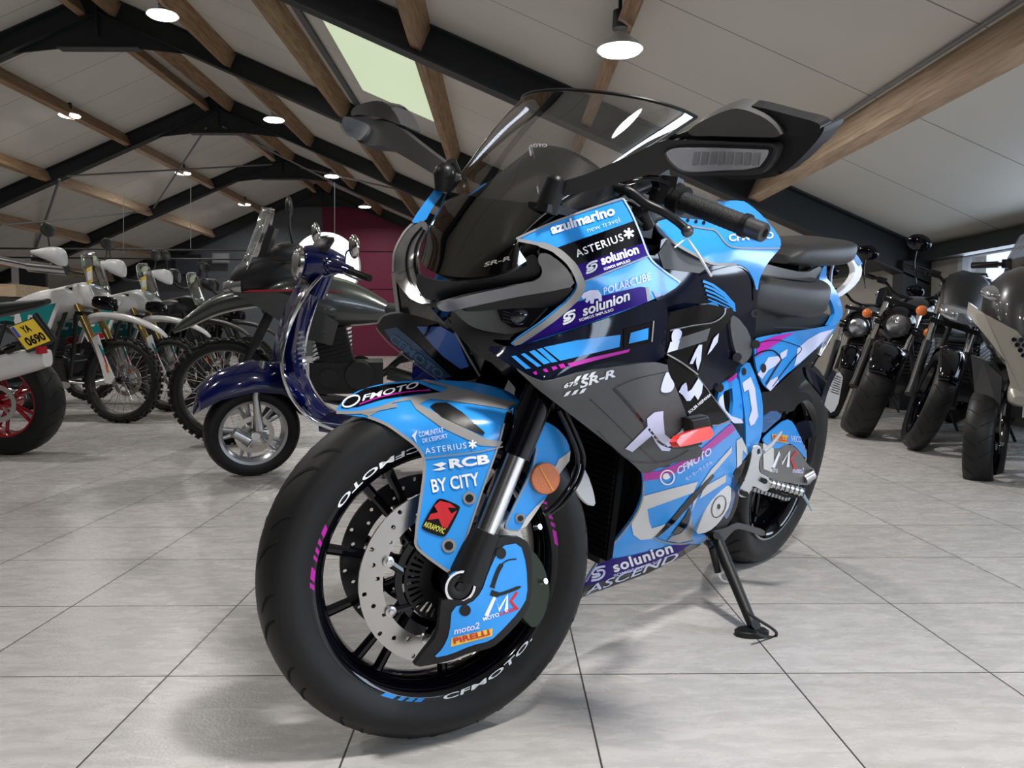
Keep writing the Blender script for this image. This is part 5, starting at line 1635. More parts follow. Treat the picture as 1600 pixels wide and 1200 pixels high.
tr2 = panel('tail_rail', [(1284, 420), (1292, 412), (1291, 434), (1299, 442), (1312, 464), (1318, 490), (1309, 507), (1294, 511), (1301, 500), (1305, 488), (1299, 470), (1284, 448), (1279, 438)], T2, BLUE, hero, 0.012, 6, bevel=0.002, label='blue tail rail beside the seat')
mirror_y(tr2)
T3 = Surf([(1320, 386, 0.02), (1345, 420, 0.0), (1311, 465, 0.04)])
lp = panel('tail_loop', [(1316, 388), (1326, 390), (1339, 400), (1348, 418), (1346, 434), (1334, 450), (1312, 466), (1306, 461), (1327, 444), (1337, 429), (1336, 416), (1325, 402), (1314, 396)], T3, WHI, hero, 0.02, 6, bevel=0.003, label='white and blue tail loop')
strip('blue_edge', [(1321, 390), (1334, 399), (1344, 414)], 7, T3, BLUE, lp, 0.002)
ptube('tail_strut', [(1307, 396, 0.04), (1299, 425, 0.05), (1298, 450, 0.06)], 0.004, LAV, hero)
ptube('rear_turn_signal', [(1298, 523, 0.09), (1287, 540, 0.10), (1279, 556, 0.10)], [0.006, 0.009, 0.008], LED, hero)['label'] = 'slim clear rear turn signal'
ptube('signal_stalk', [(1279, 556, 0.10), (1268, 575, 0.09)], 0.003, SAT, hero)
fu = panel('rear_hugger', [(1188, 612), (1204, 612), (1250, 570), (1264, 562), (1286, 585), (1294, 604), (1292, 624), (1278, 631), (1262, 624), (1248, 630), (1238, 645), (1216, 640), (1192, 652), (1188, 640)], [(1188, 612, 0.10), (1264, 562, 0.08), (1284, 662, 0.07), (1192, 652, 0.11), (1236, 645, 0.10)], SAT, hero, 0.004, 10, label='black rear undertray and hugger')
mirror_y(fu)
panel('hugger_blade', [(1243, 661), (1262, 656), (1292, 662), (1289, 672), (1254, 690), (1246, 676)], [(1243, 661, 0.10), (1292, 662, 0.05), (1254, 690, 0.10)], NAVY, hero, 0.005, 7)
ph = panel('pillion_peg_hanger', [(1258, 574), (1268, 578), (1296, 602), (1306, 622), (1296, 632), (1280, 612), (1262, 592)], [(1258, 574, 0.13), (1306, 622, 0.17), (1280, 612, 0.15)], NAVY, hero, 0.012, 7, bevel=0.003)
PG = Surf([(1309, 582, 0.20), (1297, 604, 0.18), (1300, 640, 0.17), (1315, 590, 0.20)])
pg = panel('pillion_peg', [(1307, 583), (1313, 582), (1317, 590), (1314, 608), (1310, 630), (1304, 642), (1298, 645), (1288, 633), (1292, 618), (1297, 604)], PG, ALU, hero, 0.016, 5, soft=0, bevel=0.002, label='ribbed alloy pillion footpeg')
for k in range(8):
    strip('peg_rib', [(1299 + k * 1.0 - 0.6, 612 - k * 3.6), (1311 + k * 0.5, 616 - k * 3.6)], 1.2, PG, DST, pg, 0.0015, False)
# ---------------------------------------------------------------- frame, swingarm, footrest
FRs = Surf([(1128, 598, 0.150), (1168, 564, 0.145), (1190, 640, 0.145), (1168, 715, 0.150), (1140, 655, 0.160)])
f1 = panel('frame_plate', [(1126, 599), (1140, 593), (1153, 588), (1159, 618), (1162, 662), (1146, 662), (1136, 652), (1120, 632), (1122, 616)], FRs, BLUE, hero, 0.008, 7, holes=[[(1131, 612), (1144, 606), (1146, 628), (1144, 648), (1137, 646), (1130, 630)]], bevel=0.0015, label='blue frame plate with a dark opening')
mirror_y(f1)
decal('lavender_patch', [(1123, 622), (1129, 616), (1132, 640), (1142, 650), (1158, 655), (1161, 661), (1146, 661), (1136, 651), (1121, 632)], FRs, LAV, f1)
decal('magenta_patch', [(1136, 594), (1151, 582), (1150, 590), (1138, 598)], FRs, MAGE, f1)
f2 = panel('frame_spar', [(1152, 577), (1168, 563), (1176, 580), (1187, 610), (1191, 640), (1189, 678), (1180, 700), (1169, 718), (1164, 700), (1163, 655), (1158, 615)], FRs, BLUE, hero, 0.010, 7, off=0.003, bevel=0.0015, label='blue rear frame spar')
mirror_y(f2)
decal('lavender_patch', [(1157, 598), (1170, 588), (1177, 606), (1182, 650), (1176, 662), (1170, 665), (1167, 655), (1172, 640), (1167, 608), (1160, 612)], FRs, LAV, f2, 0.0045)
decal('bolt_hole', circ(1160, 580, 3.4, 6), FRs, SAT, f2, 0.0045)
panel('knee_guard', [(1140, 500), (1150, 492), (1172, 520), (1176, 552), (1168, 564), (1158, 572), (1146, 540)], [(1140, 500, 0.165), (1172, 520, 0.155), (1158, 572, 0.155)], DGR, hero, 0.01, 8, bevel=0.002, label='grey knee guard plate')
for (x, y) in ((1122, 606), (1150, 558), (1179, 538)):
    ptube('frame_bolt', [(x, y, 0.15), (x + 2, y, 0.165)], 0.010, DST, hero)
SW = Surf([(1190, 650, 0.115), (1223, 649, 0.105), (1260, 710, 0.100), (1268, 730, 0.100), (1195, 690, 0.120), (1190, 742, 0.125), (1250, 755, 0.11)])
panel('hugger_cover', [(1190, 652), (1211, 640), (1224, 650), (1205, 666), (1194, 677), (1189, 674)], SW, BLUE2, hero, 0.004, 7, label='dark blue hugger top')
hg = panel('hugger_side', [(1228, 654), (1239, 660), (1250, 684), (1260, 706), (1259, 718), (1246, 702), (1235, 692), (1222, 697), (1214, 702), (1195, 696), (1191, 688), (1198, 678)], SW, BLUE, hero, 0.004, 7, off=0.002, label='blue hugger side with stickers')
decal('sticker', [(1204, 678), (1229, 680), (1228, 692), (1205, 688)], SW, YEL, hg, 0.004)
text('PIRELLI', (1206, 687), (1228, 690), 8, SW, REDF, hg, bold=0.03, off=0.005, up=(0, -1))
text('IVECO', (1234, 689), (1250, 691), 9, SW, LAV, hg, off=0.004, up=(0, -1))
sw = panel('swingarm', [(1188, 690), (1214, 704), (1225, 694), (1236, 695), (1248, 706), (1262, 728), (1272, 733), (1270, 748), (1262, 758), (1246, 757), (1214, 751), (1186, 742), (1184, 712)], SW, mat('swingarm_grey', (0.16, 0.155, 0.15), 0.4, metal=0.3), hero, 0.03, 8, off=0.004, bevel=0.003, label='grey swingarm with maker lettering')
mirror_y(sw)
decal('pale_plate', [(1189, 692), (1206, 700), (1206, 722), (1200, 736), (1190, 732)], SW, PALE, sw, 0.0055)
multi('emblem', [strip_poly([(1205, 730), (1215, 706), (1219, 724), (1230, 705), (1228, 729)], 4.6)], SW, WHI, sw, 0.006)
multi('emblem', [strip_poly([(1242, 705), (1233, 716), (1241, 734)], 4)], SW, REDF, sw, 0.006)
text('MOTO', (1200, 737), (1212, 738), 6, SW, WHI, sw, off=0.006, up=(0, -1), bold=0.02)
text('moto2', (1235, 738), (1252, 739), 9, SW, LAV, sw, off=0.006, up=(0.2, -1), bold=0.02)
ptube('axle_adjuster', [(1256, 748, 0.11), (1270, 740, 0.125)], 0.017, ALU, sw)
BR = Surf([(1183, 700, 0.170), (1165, 770, 0.165), (1195, 755, 0.185)])
br = panel('footrest_bracket', [(1175, 701), (1181, 695), (1189, 697), (1192, 708), (1187, 717), (1186, 735), (1192, 742), (1204, 748), (1206, 762), (1196, 770), (1182, 762), (1176, 760), (1172, 770), (1167, 778), (1156, 777), (1153, 768), (1160, 757), (1168, 738), (1174, 716)], BR, ALU, hero, 0.016, 6, holes=[circ(1186, 706, 2.6, 4.5, 12)], bevel=0.002, label='silver footrest bracket')
for (x, y) in ((1158, 749), (1194, 752), (1164, 772)):
    ptube('bracket_bolt', [(x, y, 0.165), (x + 1, y, 0.19)], 0.007, DST, br)
p0, p1 = HB.I @ HB.un(1202, 755, 0.185), HB.I @ HB.un(1256, 770, 0.262)
b = MB()
dd = p1 - p0
P = []
R = []
for i in range(31):
    P.append(p0 + dd * i / 30)
    R.append(0.0125 if (i // 2) % 2 else 0.0105)
b.tube(P, R, 16)
fp = b.build('footpeg', ALU, hero, smooth=False)
fp['label'] = 'ribbed silver rider footpeg'
MB().tube([p0 + Vector((0, 0, -0.012)), p0 + dd * 0.5 + Vector((0, 0, -0.018)), p1 + Vector((0, 0, -0.010))], [0.006, 0.008, 0.004], 10).build('peg_underside', SAT, fp)
ptube('peg_feeler', [(1254, 772, 0.255), (1262, 785, 0.26), (1268, 798, 0.26)], [0.005, 0.0035, 0.002], mat('pale_blue_metal', (0.4, 0.55, 0.65), 0.3, metal=0.6), fp)
ptube('gear_linkage', [(1192, 706, 0.175), (1206, 694, 0.17), (1221, 675, 0.165)], [0.006, 0.005, 0.003], mat('linkage_grey', (0.4, 0.41, 0.43), 0.4), hero)
# ---------------------------------------------------------------- side stand
def gpt(px_, py_, z=0.0):
    d = CF + CR * ((px_ - 800) / FPX) - CU * ((py_ - 600) / FPX)
    t = (z - CAMH) / d.z
    return HB.I @ (CAM + d * t)
foot = gpt(1181, 989, 0.006)
top = HB.I @ HB.un(1120, 842, 0.135)
ss = MB().tube([top, top + (foot - top) * 0.93 + Vector((0, 0, 0.0)), foot + (HB.I.to_3x3() @ Vector((0, 0, 0.02)))], [0.0155, 0.0125, 0.012], 18).build('side_stand', mat('stand_black', (0.008, 0.008, 0.008), 0.5), hero)
gz = HB.I.to_3x3()
b = MB()
fw_ = HB.M @ foot
ring = []
for z, s in ((0.0, 1.0), (0.012, 1.0), (0.016, 0.85)):
    ring.append([HB.I @ (Vector((fw_.x - 0.010, fw_.y, z + 0.0005)) + Vector((0.040 * s * math.cos(a), 0.024 * s * math.sin(a), 0))) for a in np.linspace(0, 2 * PI, 24, endpoint=False)])
b.loft(ring)
b.build('stand_foot', mat('stand_black', (0.008, 0.008, 0.008), 0.5), ss)
A_ = [gpt(1166, 957, 0.075), gpt(1188, 970, 0.055), gpt(1208, 984, 0.035), gpt(1213, 992, 0.028), gpt(1208, 997, 0.016), gpt(1185, 990, 0.010)]
A_ = [HB.I @ HB.un(x, y, yy) for x, y, yy in ((1167, 957, 0.300), (1186, 969, 0.325), (1205, 981, 0.345), (1213, 989, 0.352), (1209, 996, 0.348), (1190, 993, 0.34), (1180, 988, 0.335))]
MB().tube(catmull(A_, 5), 0.0036, 10).build('stand_hook', mat('stand_black', (0.008, 0.008, 0.008), 0.5), ss)
spr = MB()
s0, s1 = HB.I @ HB.un(1107, 843, 0.135), HB.I @ HB.un(1113, 862, 0.145)
P = []
ax_ = (s1 - s0)
u_ = ax_.orthogonal().normalized()
v_ = ax_.normalized().cross(u_)
for i in range(80):
    t = i / 79
    P.append(s0 + ax_ * t + (u_ * math.cos(t * 40) + v_ * math.sin(t * 40)) * 0.006)
spr.tube(P, 0.0013, 6)
spr.build('stand_spring', DST, hero)
ptube('spring_sleeve', [(1112, 856, 0.145), (1122, 894, 0.17)], 0.0085, SAT, hero, sm=False)
ptube('spring_hook', [(1123, 894, 0.17), (1127, 905, 0.175), (1140, 909, 0.18)], 0.003, CHR, hero)
panel('stand_bracket', [(1104, 836), (1116, 828), (1132, 826), (1150, 816), (1164, 819), (1196, 828), (1194, 838), (1186, 836), (1164, 828), (1150, 826), (1138, 838), (1132, 846), (1112, 846)], [(1104, 836, 0.13), (1150, 816, 0.12), (1196, 832, 0.09), (1132, 846, 0.13)], DST, hero, 0.02, 7, bevel=0.003, label='dark side stand bracket')
ptube('bracket_bolt', [(1119, 837, 0.13), (1120, 837, 0.15)], 0.009, CHR, hero)
# belly rear strip between cover and chain
panel('lower_heel_plate', [(1139, 740), (1148, 742), (1150, 770), (1142, 800), (1136, 812), (1130, 806), (1138, 786)], [(1139, 740, 0.15), (1150, 770, 0.14), (1136, 812, 0.13)], BLUE2, hero, 0.004, 8)
panel('frame_plate_dark', [(1144, 738), (1166, 716), (1178, 712), (1170, 742), (1158, 760), (1150, 800), (1130, 830), (1110, 836), (1136, 800)], [(1144, 738, 0.13), (1178, 712, 0.13), (1110, 836, 0.12)], SAT, hero, 0.008, 9, label='black pivot plate')
# ================================================================ the other machines in the hall
def sring(x, zc_, hw, hh, n=20, p=2.5, yo=0.0):
    out = []
    for i in range(n):
        t = 2 * PI * i / n
        c, s = math.cos(t), math.sin(t)
        out.append((x, yo + hw * math.copysign(abs(c) ** (2 / p), c), zc_ + hh * math.copysign(abs(s) ** (2 / p), s)))
    return out
def sloft(secs, n=20, p=2.5, k=4, T=None):
    S = catmull([(s[0], s[1], 0) for s in secs], k)
    W2 = catmull([(s[2], s[3], 0) for s in secs], k)
    b = MB()
    if T is not None:
        b.T = T
    b.loft([sring(a.x, a.y, max(w2.x, 0.002), max(w2.y, 0.002), n, p) for a, w2 in zip(S, W2)])
    return b
def plate(T, outline, y0, th, b=None):
    # a side plate: outline in x,z at lateral y0, thickness th
    b = b or MB()
    b.T = T
    n = len(outline)
    V = [(x, y0, z) for x, z in outline] + [(x, y0 + th, z) for x, z in outline]
    b.add(V, [tuple(range(n))[::-1], tuple(range(n, 2 * n))] + [(i, (i + 1) % n, (i + 1) % n + n, i + n) for i in range(n)])
    return b
def wheel(root, T, R, W, style, rimm, tyrem, disc_side=1, nsp=5, knob=False, discr=0.14, detail=1.0):
    rb = R - W * (0.62 if R - W * 0.62 > 0.2 or R < 0.3 else 0.62)
    b = MB()
    b.T = T
    b.lathe(tyre_prof(R - (0.006 if knob else 0), W, rb), 72, closed_prof=True)
    if knob:
        N = 44
        for i in range(N):
            a = 2 * PI * i / N
            for yy, ww in (((-0.30, 0.16), (0.30, 0.16)) if i % 2 else ((0.0, 0.2), (0.44, 0.1), (-0.44, 0.1))):
                r = R - 0.004 - (0.16 * R * abs(yy) ** 2.2)
                rot = Matrix.Rotation(-a, 3, 'Y')
                c = rot @ Vector((r, yy * W, 0))
                b.box(c, (0.016, ww * W, 0.030), rot)
    else:
        N = 22
        for i in range(N):
            a = 2 * PI * i / N
            for s in (-1, 1):
                V = []
                for j in range(6):
                    t = j / 5
                    y = s * (0.06 + 0.40 * t) * W
                    r = crown(R, W, y) + 0.0008
                    aa = a + 0.14 * t + (0.07 if s > 0 else 0)
                    for da in (-0.009, 0.009):
                        V.append((r * math.cos(aa + da), y, r * math.sin(aa + da)))
                # grooves are drawn as slim raised sipes in the same rubber
    ty = b.build('tyre', tyrem, root)
    if not knob:
        b = MB()
        b.T = T
        for i in range(22):
            a = 2 * PI * i / 22
            for s in (-1, 1):
                V = []
                for j in range(6):
                    t = j / 5
                    y = s * (0.06 + 0.40 * t) * W
                    r = crown(R, W, y) + 0.0008
                    aa = a + 0.16 * t + (0.07 if s > 0 else 0)
                    for da in (-0.010, 0.010):
                        V.append((r * math.cos(aa + da), y, r * math.sin(aa + da)))
                b.add(V, [(2 * j, 2 * j + 1, 2 * j + 3, 2 * j + 2) for j in range(5)])
        b.build('tread_grooves', GRV, ty, fix=False)
    b = MB()
    b.T = T
    hw = W * 0.36
    b.lathe([(rb + 0.004, -hw), (rb + 0.004, -hw - 0.006), (rb - 0.012, -hw), (rb - 0.022, -hw * 0.4), (rb - 0.022, hw * 0.4), (rb - 0.012, hw), (rb + 0.004, hw + 0.006), (rb + 0.004, hw)], 72, closed_prof=True)
    if style == 'cast':
        for i in range(nsp):
            for da in (-0.16, 0.16):
                t = 2 * PI * i / nsp
                b.tube([(0.03 * math.cos(t), 0, 0.03 * math.sin(t)), ((rb - 0.018) * math.cos(t + da), 0, (rb - 0.018) * math.sin(t + da))], [0.013, 0.010], 8)
        b.lathe([(0.012, hw), (0.045, hw), (0.05, 0), (0.045, -hw), (0.012, -hw)], 28, closed_prof=True)
    elif style == 'solid':
        b.lathe([(0.012, hw * 0.8), (0.06, hw * 0.8), (0.10, hw * 0.2), (rb - 0.02, hw * 0.3), (rb - 0.02, hw * 0.2), (0.10, 0), (0.012, 0)], 48, closed_prof=True)
        for i in range(5):
            t = 2 * PI * i / 5
            b.tube([(0.05 * math.cos(t), hw * 0.8, 0.05 * math.sin(t)), ((rb - 0.02) * math.cos(t + 0.25), hw * 0.5, (rb - 0.02) * math.sin(t + 0.25))], [0.014, 0.012], 8)
    rim = b.build('rim', rimm, root)
    if style == 'spoke':
        b = MB()
        b.T = T
        for i in range(36):
            t = 2 * PI * i / 36
            s = 1 if i % 2 else -1
            tw = 0.38 * (1 if (i // 2) % 2 else -1)
            b.tube([(0.03 * math.cos(t + tw * 2), s * 0.030, 0.03 * math.sin(t + tw * 2)), ((rb - 0.016) * math.cos(t), s * 0.006, (rb - 0.016) * math.sin(t))], 0.0021, 6)
        b.build('spokes', CHR, rim)
        b = MB()
        b.T = T
        b.lathe([(0.01, 0.042), (0.028, 0.042), (0.034, 0.03), (0.022, 0.02), (0.022, -0.02), (0.034, -0.03), (0.028, -0.042), (0.01, -0.042)], 24, closed_prof=True)
        b.build('hub', DST, rim)
    if disc_side:
        b = MB()
        b.T = T
        yd = disc_side * (W * 0.5 + 0.006)
        b.lathe([(discr * 0.74, yd - 0.002), (discr, yd - 0.002), (discr, yd + 0.002), (discr * 0.74, yd + 0.002)], 56, closed_prof=True)
        for i in range(5):
            t = 2 * PI * i / 5
            b.tube([(0.035 * math.cos(t), yd, 0.035 * math.sin(t)), (discr * 0.78 * math.cos(t + .2), yd, discr * 0.78 * math.sin(t + .2))], 0.006, 6)
        b.build('brake_disc', DISC, root)
    return ty
def place(front, yaw_deg, wb, lean=0.0):
    # front: world ground point under the front axle; yaw measured from -X turning towards the camera
    y = math.radians(yaw_deg)
    fw = Vector((-math.cos(y), -math.sin(y), 0))
    lf = Vector((math.sin(y), -math.cos(y), 0))
    up = Vector((0, 0, 1))
    L_ = lf * math.cos(lean) - up * math.sin(lean)
    U_ = up * math.cos(lean) + lf * math.sin(lean)
    m = Matrix((fw, L_, U_)).transposed().to_4x4()
    m.translation = Vector(front) - fw * wb
    return m
def gw_(px_, py_):
    d = CF + CR * ((px_ - 800) / FPX) - CU * ((py_ - 600) / FPX)
    t = -CAMH / d.z
    return CAM + d * t
def steer_T(wb, R, ang, rake=0.45):
    # rotation about the tilted steering axis through a point just ahead of the axle
    ax_ = Vector((-math.sin(rake), 0, math.cos(rake)))
    P = Vector((wb + 0.0, 0, R)) + Vector((-0.08, 0, 0))
    return Matrix.Translation(P) @ Matrix.Rotation(ang, 4, ax_) @ Matrix.Translation(-P)
def mirrors(root, ST, hx, hz, hy, m, style='round', col=None):
    for s in (-1, 1):
        b = MB()
        b.T = ST
        b.tube(catmull([(hx, s * (hy - 0.08), hz), (hx + 0.02, s * (hy - 0.02), hz + 0.12), (hx + 0.02, s * hy, hz + 0.22)], 4), 0.0055, 8)
        b.build('mirror_stem', m, root)
        b = MB()
        b.T = ST @ Matrix.Translation((hx + 0.02, s * hy, hz + 0.25)) @ Matrix.Diagonal((0.35, 1.25 if style != 'round' else 1.0, 0.9, 1))
        b.ball((0, 0, 0), 0.06, 10)
        mo = b.build('mirror_head', m, root)
def bars(root, ST, hx, hz, hw, m, rise=0.0):
    b = MB()
    b.T = ST
    b.tube(catmull([(hx - 0.05, -hw, hz + rise), (hx - 0.01, -hw * 0.5, hz + rise), (hx, -hw * 0.22, hz), (hx, hw * 0.22, hz), (hx - 0.01, hw * 0.5, hz + rise), (hx - 0.05, hw, hz + rise)], 5), 0.011, 10)
    hb = b.build('handlebar', m, root)
    for s in (-1, 1):
        b = MB()
        b.T = ST
        b.tube([(hx - 0.03, s * hw * 0.66, hz + rise), (hx - 0.052, s * (hw + 0.01), hz + rise)], 0.0175, 12)
        b.build('grip', SAT, hb)
        b = MB()
        b.T = ST
        b.tube(catmull([(hx + 0.03, s * hw * 0.5, hz + rise), (hx + 0.05, s * hw * 0.75, hz + rise - 0.005), (hx + 0.03, s * hw, hz + rise - 0.01)], 4), 0.006, 8)
        b.box((hx, s * hw * 0.52, hz + rise), (0.05, 0.06, 0.045))
        b.build('lever', SAT, hb)
def forks(root, ST, wb, R, top, m_up, m_lo, dy=0.1, r=0.024, usd=True, guard=None):
    for s in (-1, 1):
        a = Vector((wb - 0.03, s * dy, R))
        c = Vector((top[0], s * dy, top[1]))
        k = 0.42 if usd else 0.5
        mid = a + (c - a) * k
        b = MB()
        b.T = ST
        b.tube([mid, c], r * (1.12 if usd else 0.85), 16)
        b.build('fork_tube', m_up, root)
        b = MB()
        b.T = ST
        b.tube([a + (c - a) * -0.02, a + (c - a) * 0.06, mid], [r * 1.25, r * 1.0, r * (0.85 if usd else 1.1)], 16)
        b.build('fork_slider', m_lo, root)
    for k in (0.98, 0.72):
        b = MB()
        b.T = ST
        q = Vector((wb - 0.03, 0, R)) * (1 - k) + Vector((top[0], 0, top[1])) * k
        b.box(q, (0.07, 2 * dy + 0.06, 0.03))
        b.build('fork_yoke', SAT, root)
    b = MB()
    b.T = ST
    b.tube([(wb - 0.03, -dy - 0.02, R), (wb - 0.03, dy + 0.02, R)], 0.014, 12)
    b.build('front_axle', SAT, root)
def engine(root, x0, z0, m1, m2, v=False, s=1.0):
    b = MB()
    b.box((x0, 0, z0 - 0.04), (0.42 * s, 0.26, 0.2)).box((x0 + 0.08, 0, z0 + 0.15), (0.2, 0.22, 0.24), Matrix.Rotation(0.25, 3, 'Y'))
    for s_ in (-1, 1):
        b.tube([(x0 - 0.08, 0.11 * s_, z0 - 0.02), (x0 - 0.08, 0.165 * s_, z0 - 0.02)], [0.10, 0.088], 24)
        b.tube([(x0 + 0.11, 0.11 * s_, z0 - 0.04), (x0 + 0.11, 0.15 * s_, z0 - 0.04)], 0.06, 20)
    e = b.build('engine', m1, root, smooth=True, sharp=30)
    b = MB()
    for i in range(7):
        b.box((x0 + 0.09, 0, z0 + 0.07 + i * 0.028), (0.25, 0.25, 0.006), Matrix.Rotation(0.25, 3, 'Y'))
    b.build('cooling_fins', m2, e, smooth=False)
    return e
def fender(root, ST, wb, R, W, a0, a1, gap, m, name='front_mudguard', taper=0.7, lift=0.0):
    # curved mudguard following the tyre
    rings = []
    n = 16
    for i in range(n + 1):
        t = math.radians(a0 + (a1 - a0) * i / n)
        wsc = 1.0 - (1 - taper) * abs(2 * i / n - 1) ** 2
        rr = R + gap + lift * (i / n)
        row = []
        for j in range(9):
            u = -1 + j / 4
            rr2 = rr - 0.035 * abs(u) ** 2.5
            row.append((wb + rr2 * math.cos(t), u * W / 2 * wsc, R + rr2 * math.sin(t)))
        rings.append(row)
    b = MB()
    b.T = ST
    b.loft(rings, cap=False, closed=False)
    o = b.build(name, m, root, fix=True)
    md = o.modifiers.new('sheet', 'SOLIDIFY')
    md.thickness = 0.004
    return o
MW = mat('white_plastic', (0.72, 0.72, 0.72), 0.32, coat=0.4)
TEAL = mat('teal_film', (0.01, 0.22, 0.22), 0.35, coat=0.3)
CRIM = mat('crimson_film', (0.42, 0.008, 0.03), 0.35, coat=0.3)
GOLD = mat('gold_fork', (0.45, 0.33, 0.13), 0.28, metal=1.0)
TITG = mat('titanium_green', (0.055, 0.062, 0.058), 0.32, metal=0.35, coat=0.6)
DPL = mat('dark_plastic', (0.014, 0.014, 0.015), 0.45)
CLEARG = glass('clear_windshield', (0.80, 0.83, 0.85), gloss=0.10, rough=0.04)
PLY = mat('plate_yellow', (0.80, 0.55, 0.02), 0.4)
TAGY = mat('price_tag_yellow', (0.8, 0.6, 0.1), 0.6)
PAPER = mat('tag_paper', (0.75, 0.77, 0.82), 0.7)
INDO = mat('indicator_orange', (0.75, 0.18, 0.03), 0.25, coat=0.6)
def sidemark(root, T, poly, y, m, name='livery_patch'):
    n = len(poly)
    b = MB()
    b.T = T
    b.add([(x, y, z) for x, z in poly], [tuple(range(n))])
    b.add([(x, -y, z) for x, z in poly], [tuple(range(n))])
    return b.build(name, m, root, fix=False)
def enduro(front, yaw, label, name, dark=False, steer=0.0, tag_=True):
    wb, R, RR = 1.50, 0.345, 0.325
    root = empty(name, place(front, yaw, wb, 0.08), label, 'motorcycle', 'white off-road bikes at the left' if not dark else 'dark adventure bikes parked behind the white ones')
    body = MW if not dark else DPL
    ST = steer_T(wb, R, steer)
    I = Matrix.Identity(4)
    wheel(root, ST @ Matrix.Translation((wb, 0, R)), R, 0.09, 'spoke', DPL, RUB, 1, knob=True, discr=0.13)
    wheel(root, Matrix.Translation((0, 0, RR)), RR, 0.13, 'spoke', DPL, RUB, 1, knob=True, discr=0.11)
    forks(root, ST, wb, R, (wb - 0.40, 1.08), GOLD if not dark else DPL, ALU, 0.10, 0.026)
    for s in (-1, 1):      # fork guards
        o = plate(ST, [(wb - 0.005, R - 0.03), (wb + 0.03, R + 0.02), (wb - 0.06, R + 0.20), (wb - 0.115, R + 0.36), (wb - 0.165, R + 0.33), (wb - 0.09, R + 0.12), (wb - 0.05, R - 0.02)], s * 0.135 - 0.006, 0.012).build('fork_guard', body, root)
        plate(ST, [(wb - 0.045, R + 0.13), (wb - 0.02, R + 0.10), (wb - 0.055, R + 0.19), (wb - 0.08, R + 0.22)], s * 0.135 - 0.0075, 0.015).build('guard_stripe', CRIM, o)
        plate(ST, [(wb - 0.075, R + 0.20), (wb - 0.055, R + 0.19), (wb - 0.085, R + 0.27), (wb - 0.115, R + 0.29)], s * 0.135 - 0.0075, 0.015).build('guard_stripe', TEAL, o)
        plate(ST, [(wb - 0.032, R + 0.06), (wb - 0.012, R + 0.06), (wb - 0.032, R + 0.12), (wb - 0.05, R + 0.12)], s * 0.135 - 0.008, 0.016).build('guard_reflector', INDO, o)
    # high beak mudguard
    b = sloft([(wb + 0.36, 0.70, 0.03, 0.012), (wb + 0.26, 0.765, 0.065, 0.02), (wb + 0.05, 0.84, 0.085, 0.028), (wb - 0.2, 0.86, 0.085, 0.03), (wb - 0.36, 0.80, 0.06, 0.03)], p=2.6)
    b.T = I
    o = b.build('beak', body, root)
    # side body: tank shrouds
    b = sloft([(wb - 0.28, 0.985, 0.10, 0.055), (wb - 0.42, 0.99, 0.20, 0.09), (wb - 0.60, 0.95, 0.215, 0.12), (wb - 0.80, 0.92, 0.16, 0.10), (wb - 1.0, 0.88, 0.12, 0.06)], p=3)
    sh = b.build('tank_shroud', body, root)
    for s in (-1, 1):
        plate(I, [(wb - 0.36, 1.02), (wb - 0.42, 0.93), (wb - 0.52, 0.66), (wb - 0.70, 0.63), (wb - 0.80, 0.80), (wb - 0.78, 0.93)], s * 0.205 - 0.008, 0.016).build('radiator_shroud', body, root)
        plate(I, [(wb - 0.44, 0.94), (wb - 0.53, 0.72), (wb - 0.70, 0.70), (wb - 0.76, 0.90)], s * 0.205 - 0.010, 0.020).build('teal_patch', TEAL if not dark else DST, root)
        plate(I, [(wb - 0.535, 0.715), (wb - 0.545, 0.665), (wb - 0.69, 0.64), (wb - 0.705, 0.695)], s * 0.205 - 0.010, 0.020).build('red_patch', CRIM if not dark else DST, root)
        plate(I, [(wb - 0.57, 0.85), (wb - 0.59, 0.78), (wb - 0.60, 0.78), (wb - 0.595, 0.83), (wb - 0.66, 0.83), (wb - 0.67, 0.79), (wb - 0.63, 0.79), (wb - 0.64, 0.77), (wb - 0.69, 0.77), (wb - 0.67, 0.85)], s * 0.205 - 0.012, 0.024).build('side_emblem', MW, root)
        plate(I, [(wb - 0.8, 0.93), (wb - 0.85, 0.82), (wb - 1.15, 0.80), (wb - 1.5, 0.90), (wb - 1.62, 0.97), (wb - 1.1, 0.93)], s * 0.115 - 0.008, 0.016).build('side_panel', TEAL if not dark else DPL, root)
    sloft([(wb - 0.72, 0.96, 0.09, 0.03), (wb - 0.95, 0.93, 0.12, 0.04), (wb - 1.3, 0.955, 0.13, 0.035), (wb - 1.6, 0.98, 0.09, 0.025)], p=3).build('seat', SEATM, root)
    sloft([(wb - 1.45, 0.92, 0.09, 0.02), (wb - 1.75, 0.93, 0.08, 0.02), (wb - 1.95, 0.90, 0.05, 0.012)]).build('rear_mudguard', body, root)
    # headlamp mask
    b = sloft([(wb - 0.10, 0.955, 0.03, 0.03), (wb - 0.17, 0.985, 0.075, 0.075), (wb - 0.30, 1.025, 0.115, 0.105), (wb - 0.46, 1.01, 0.15, 0.09), (wb - 0.62, 0.99, 0.16, 0.07)], p=3.2)
    b.build('headlamp_mask', body, root)
    b = sloft([(wb - 0.075, 0.935, 0.03, 0.035), (wb - 0.10, 0.955, 0.06, 0.055), (wb - 0.20, 0.975, 0.092, 0.06), (wb - 0.27, 0.985, 0.08, 0.05)], p=3.2)
    b.build('head_lamp', BLK, root)
    # tall clear screen
    rows = []
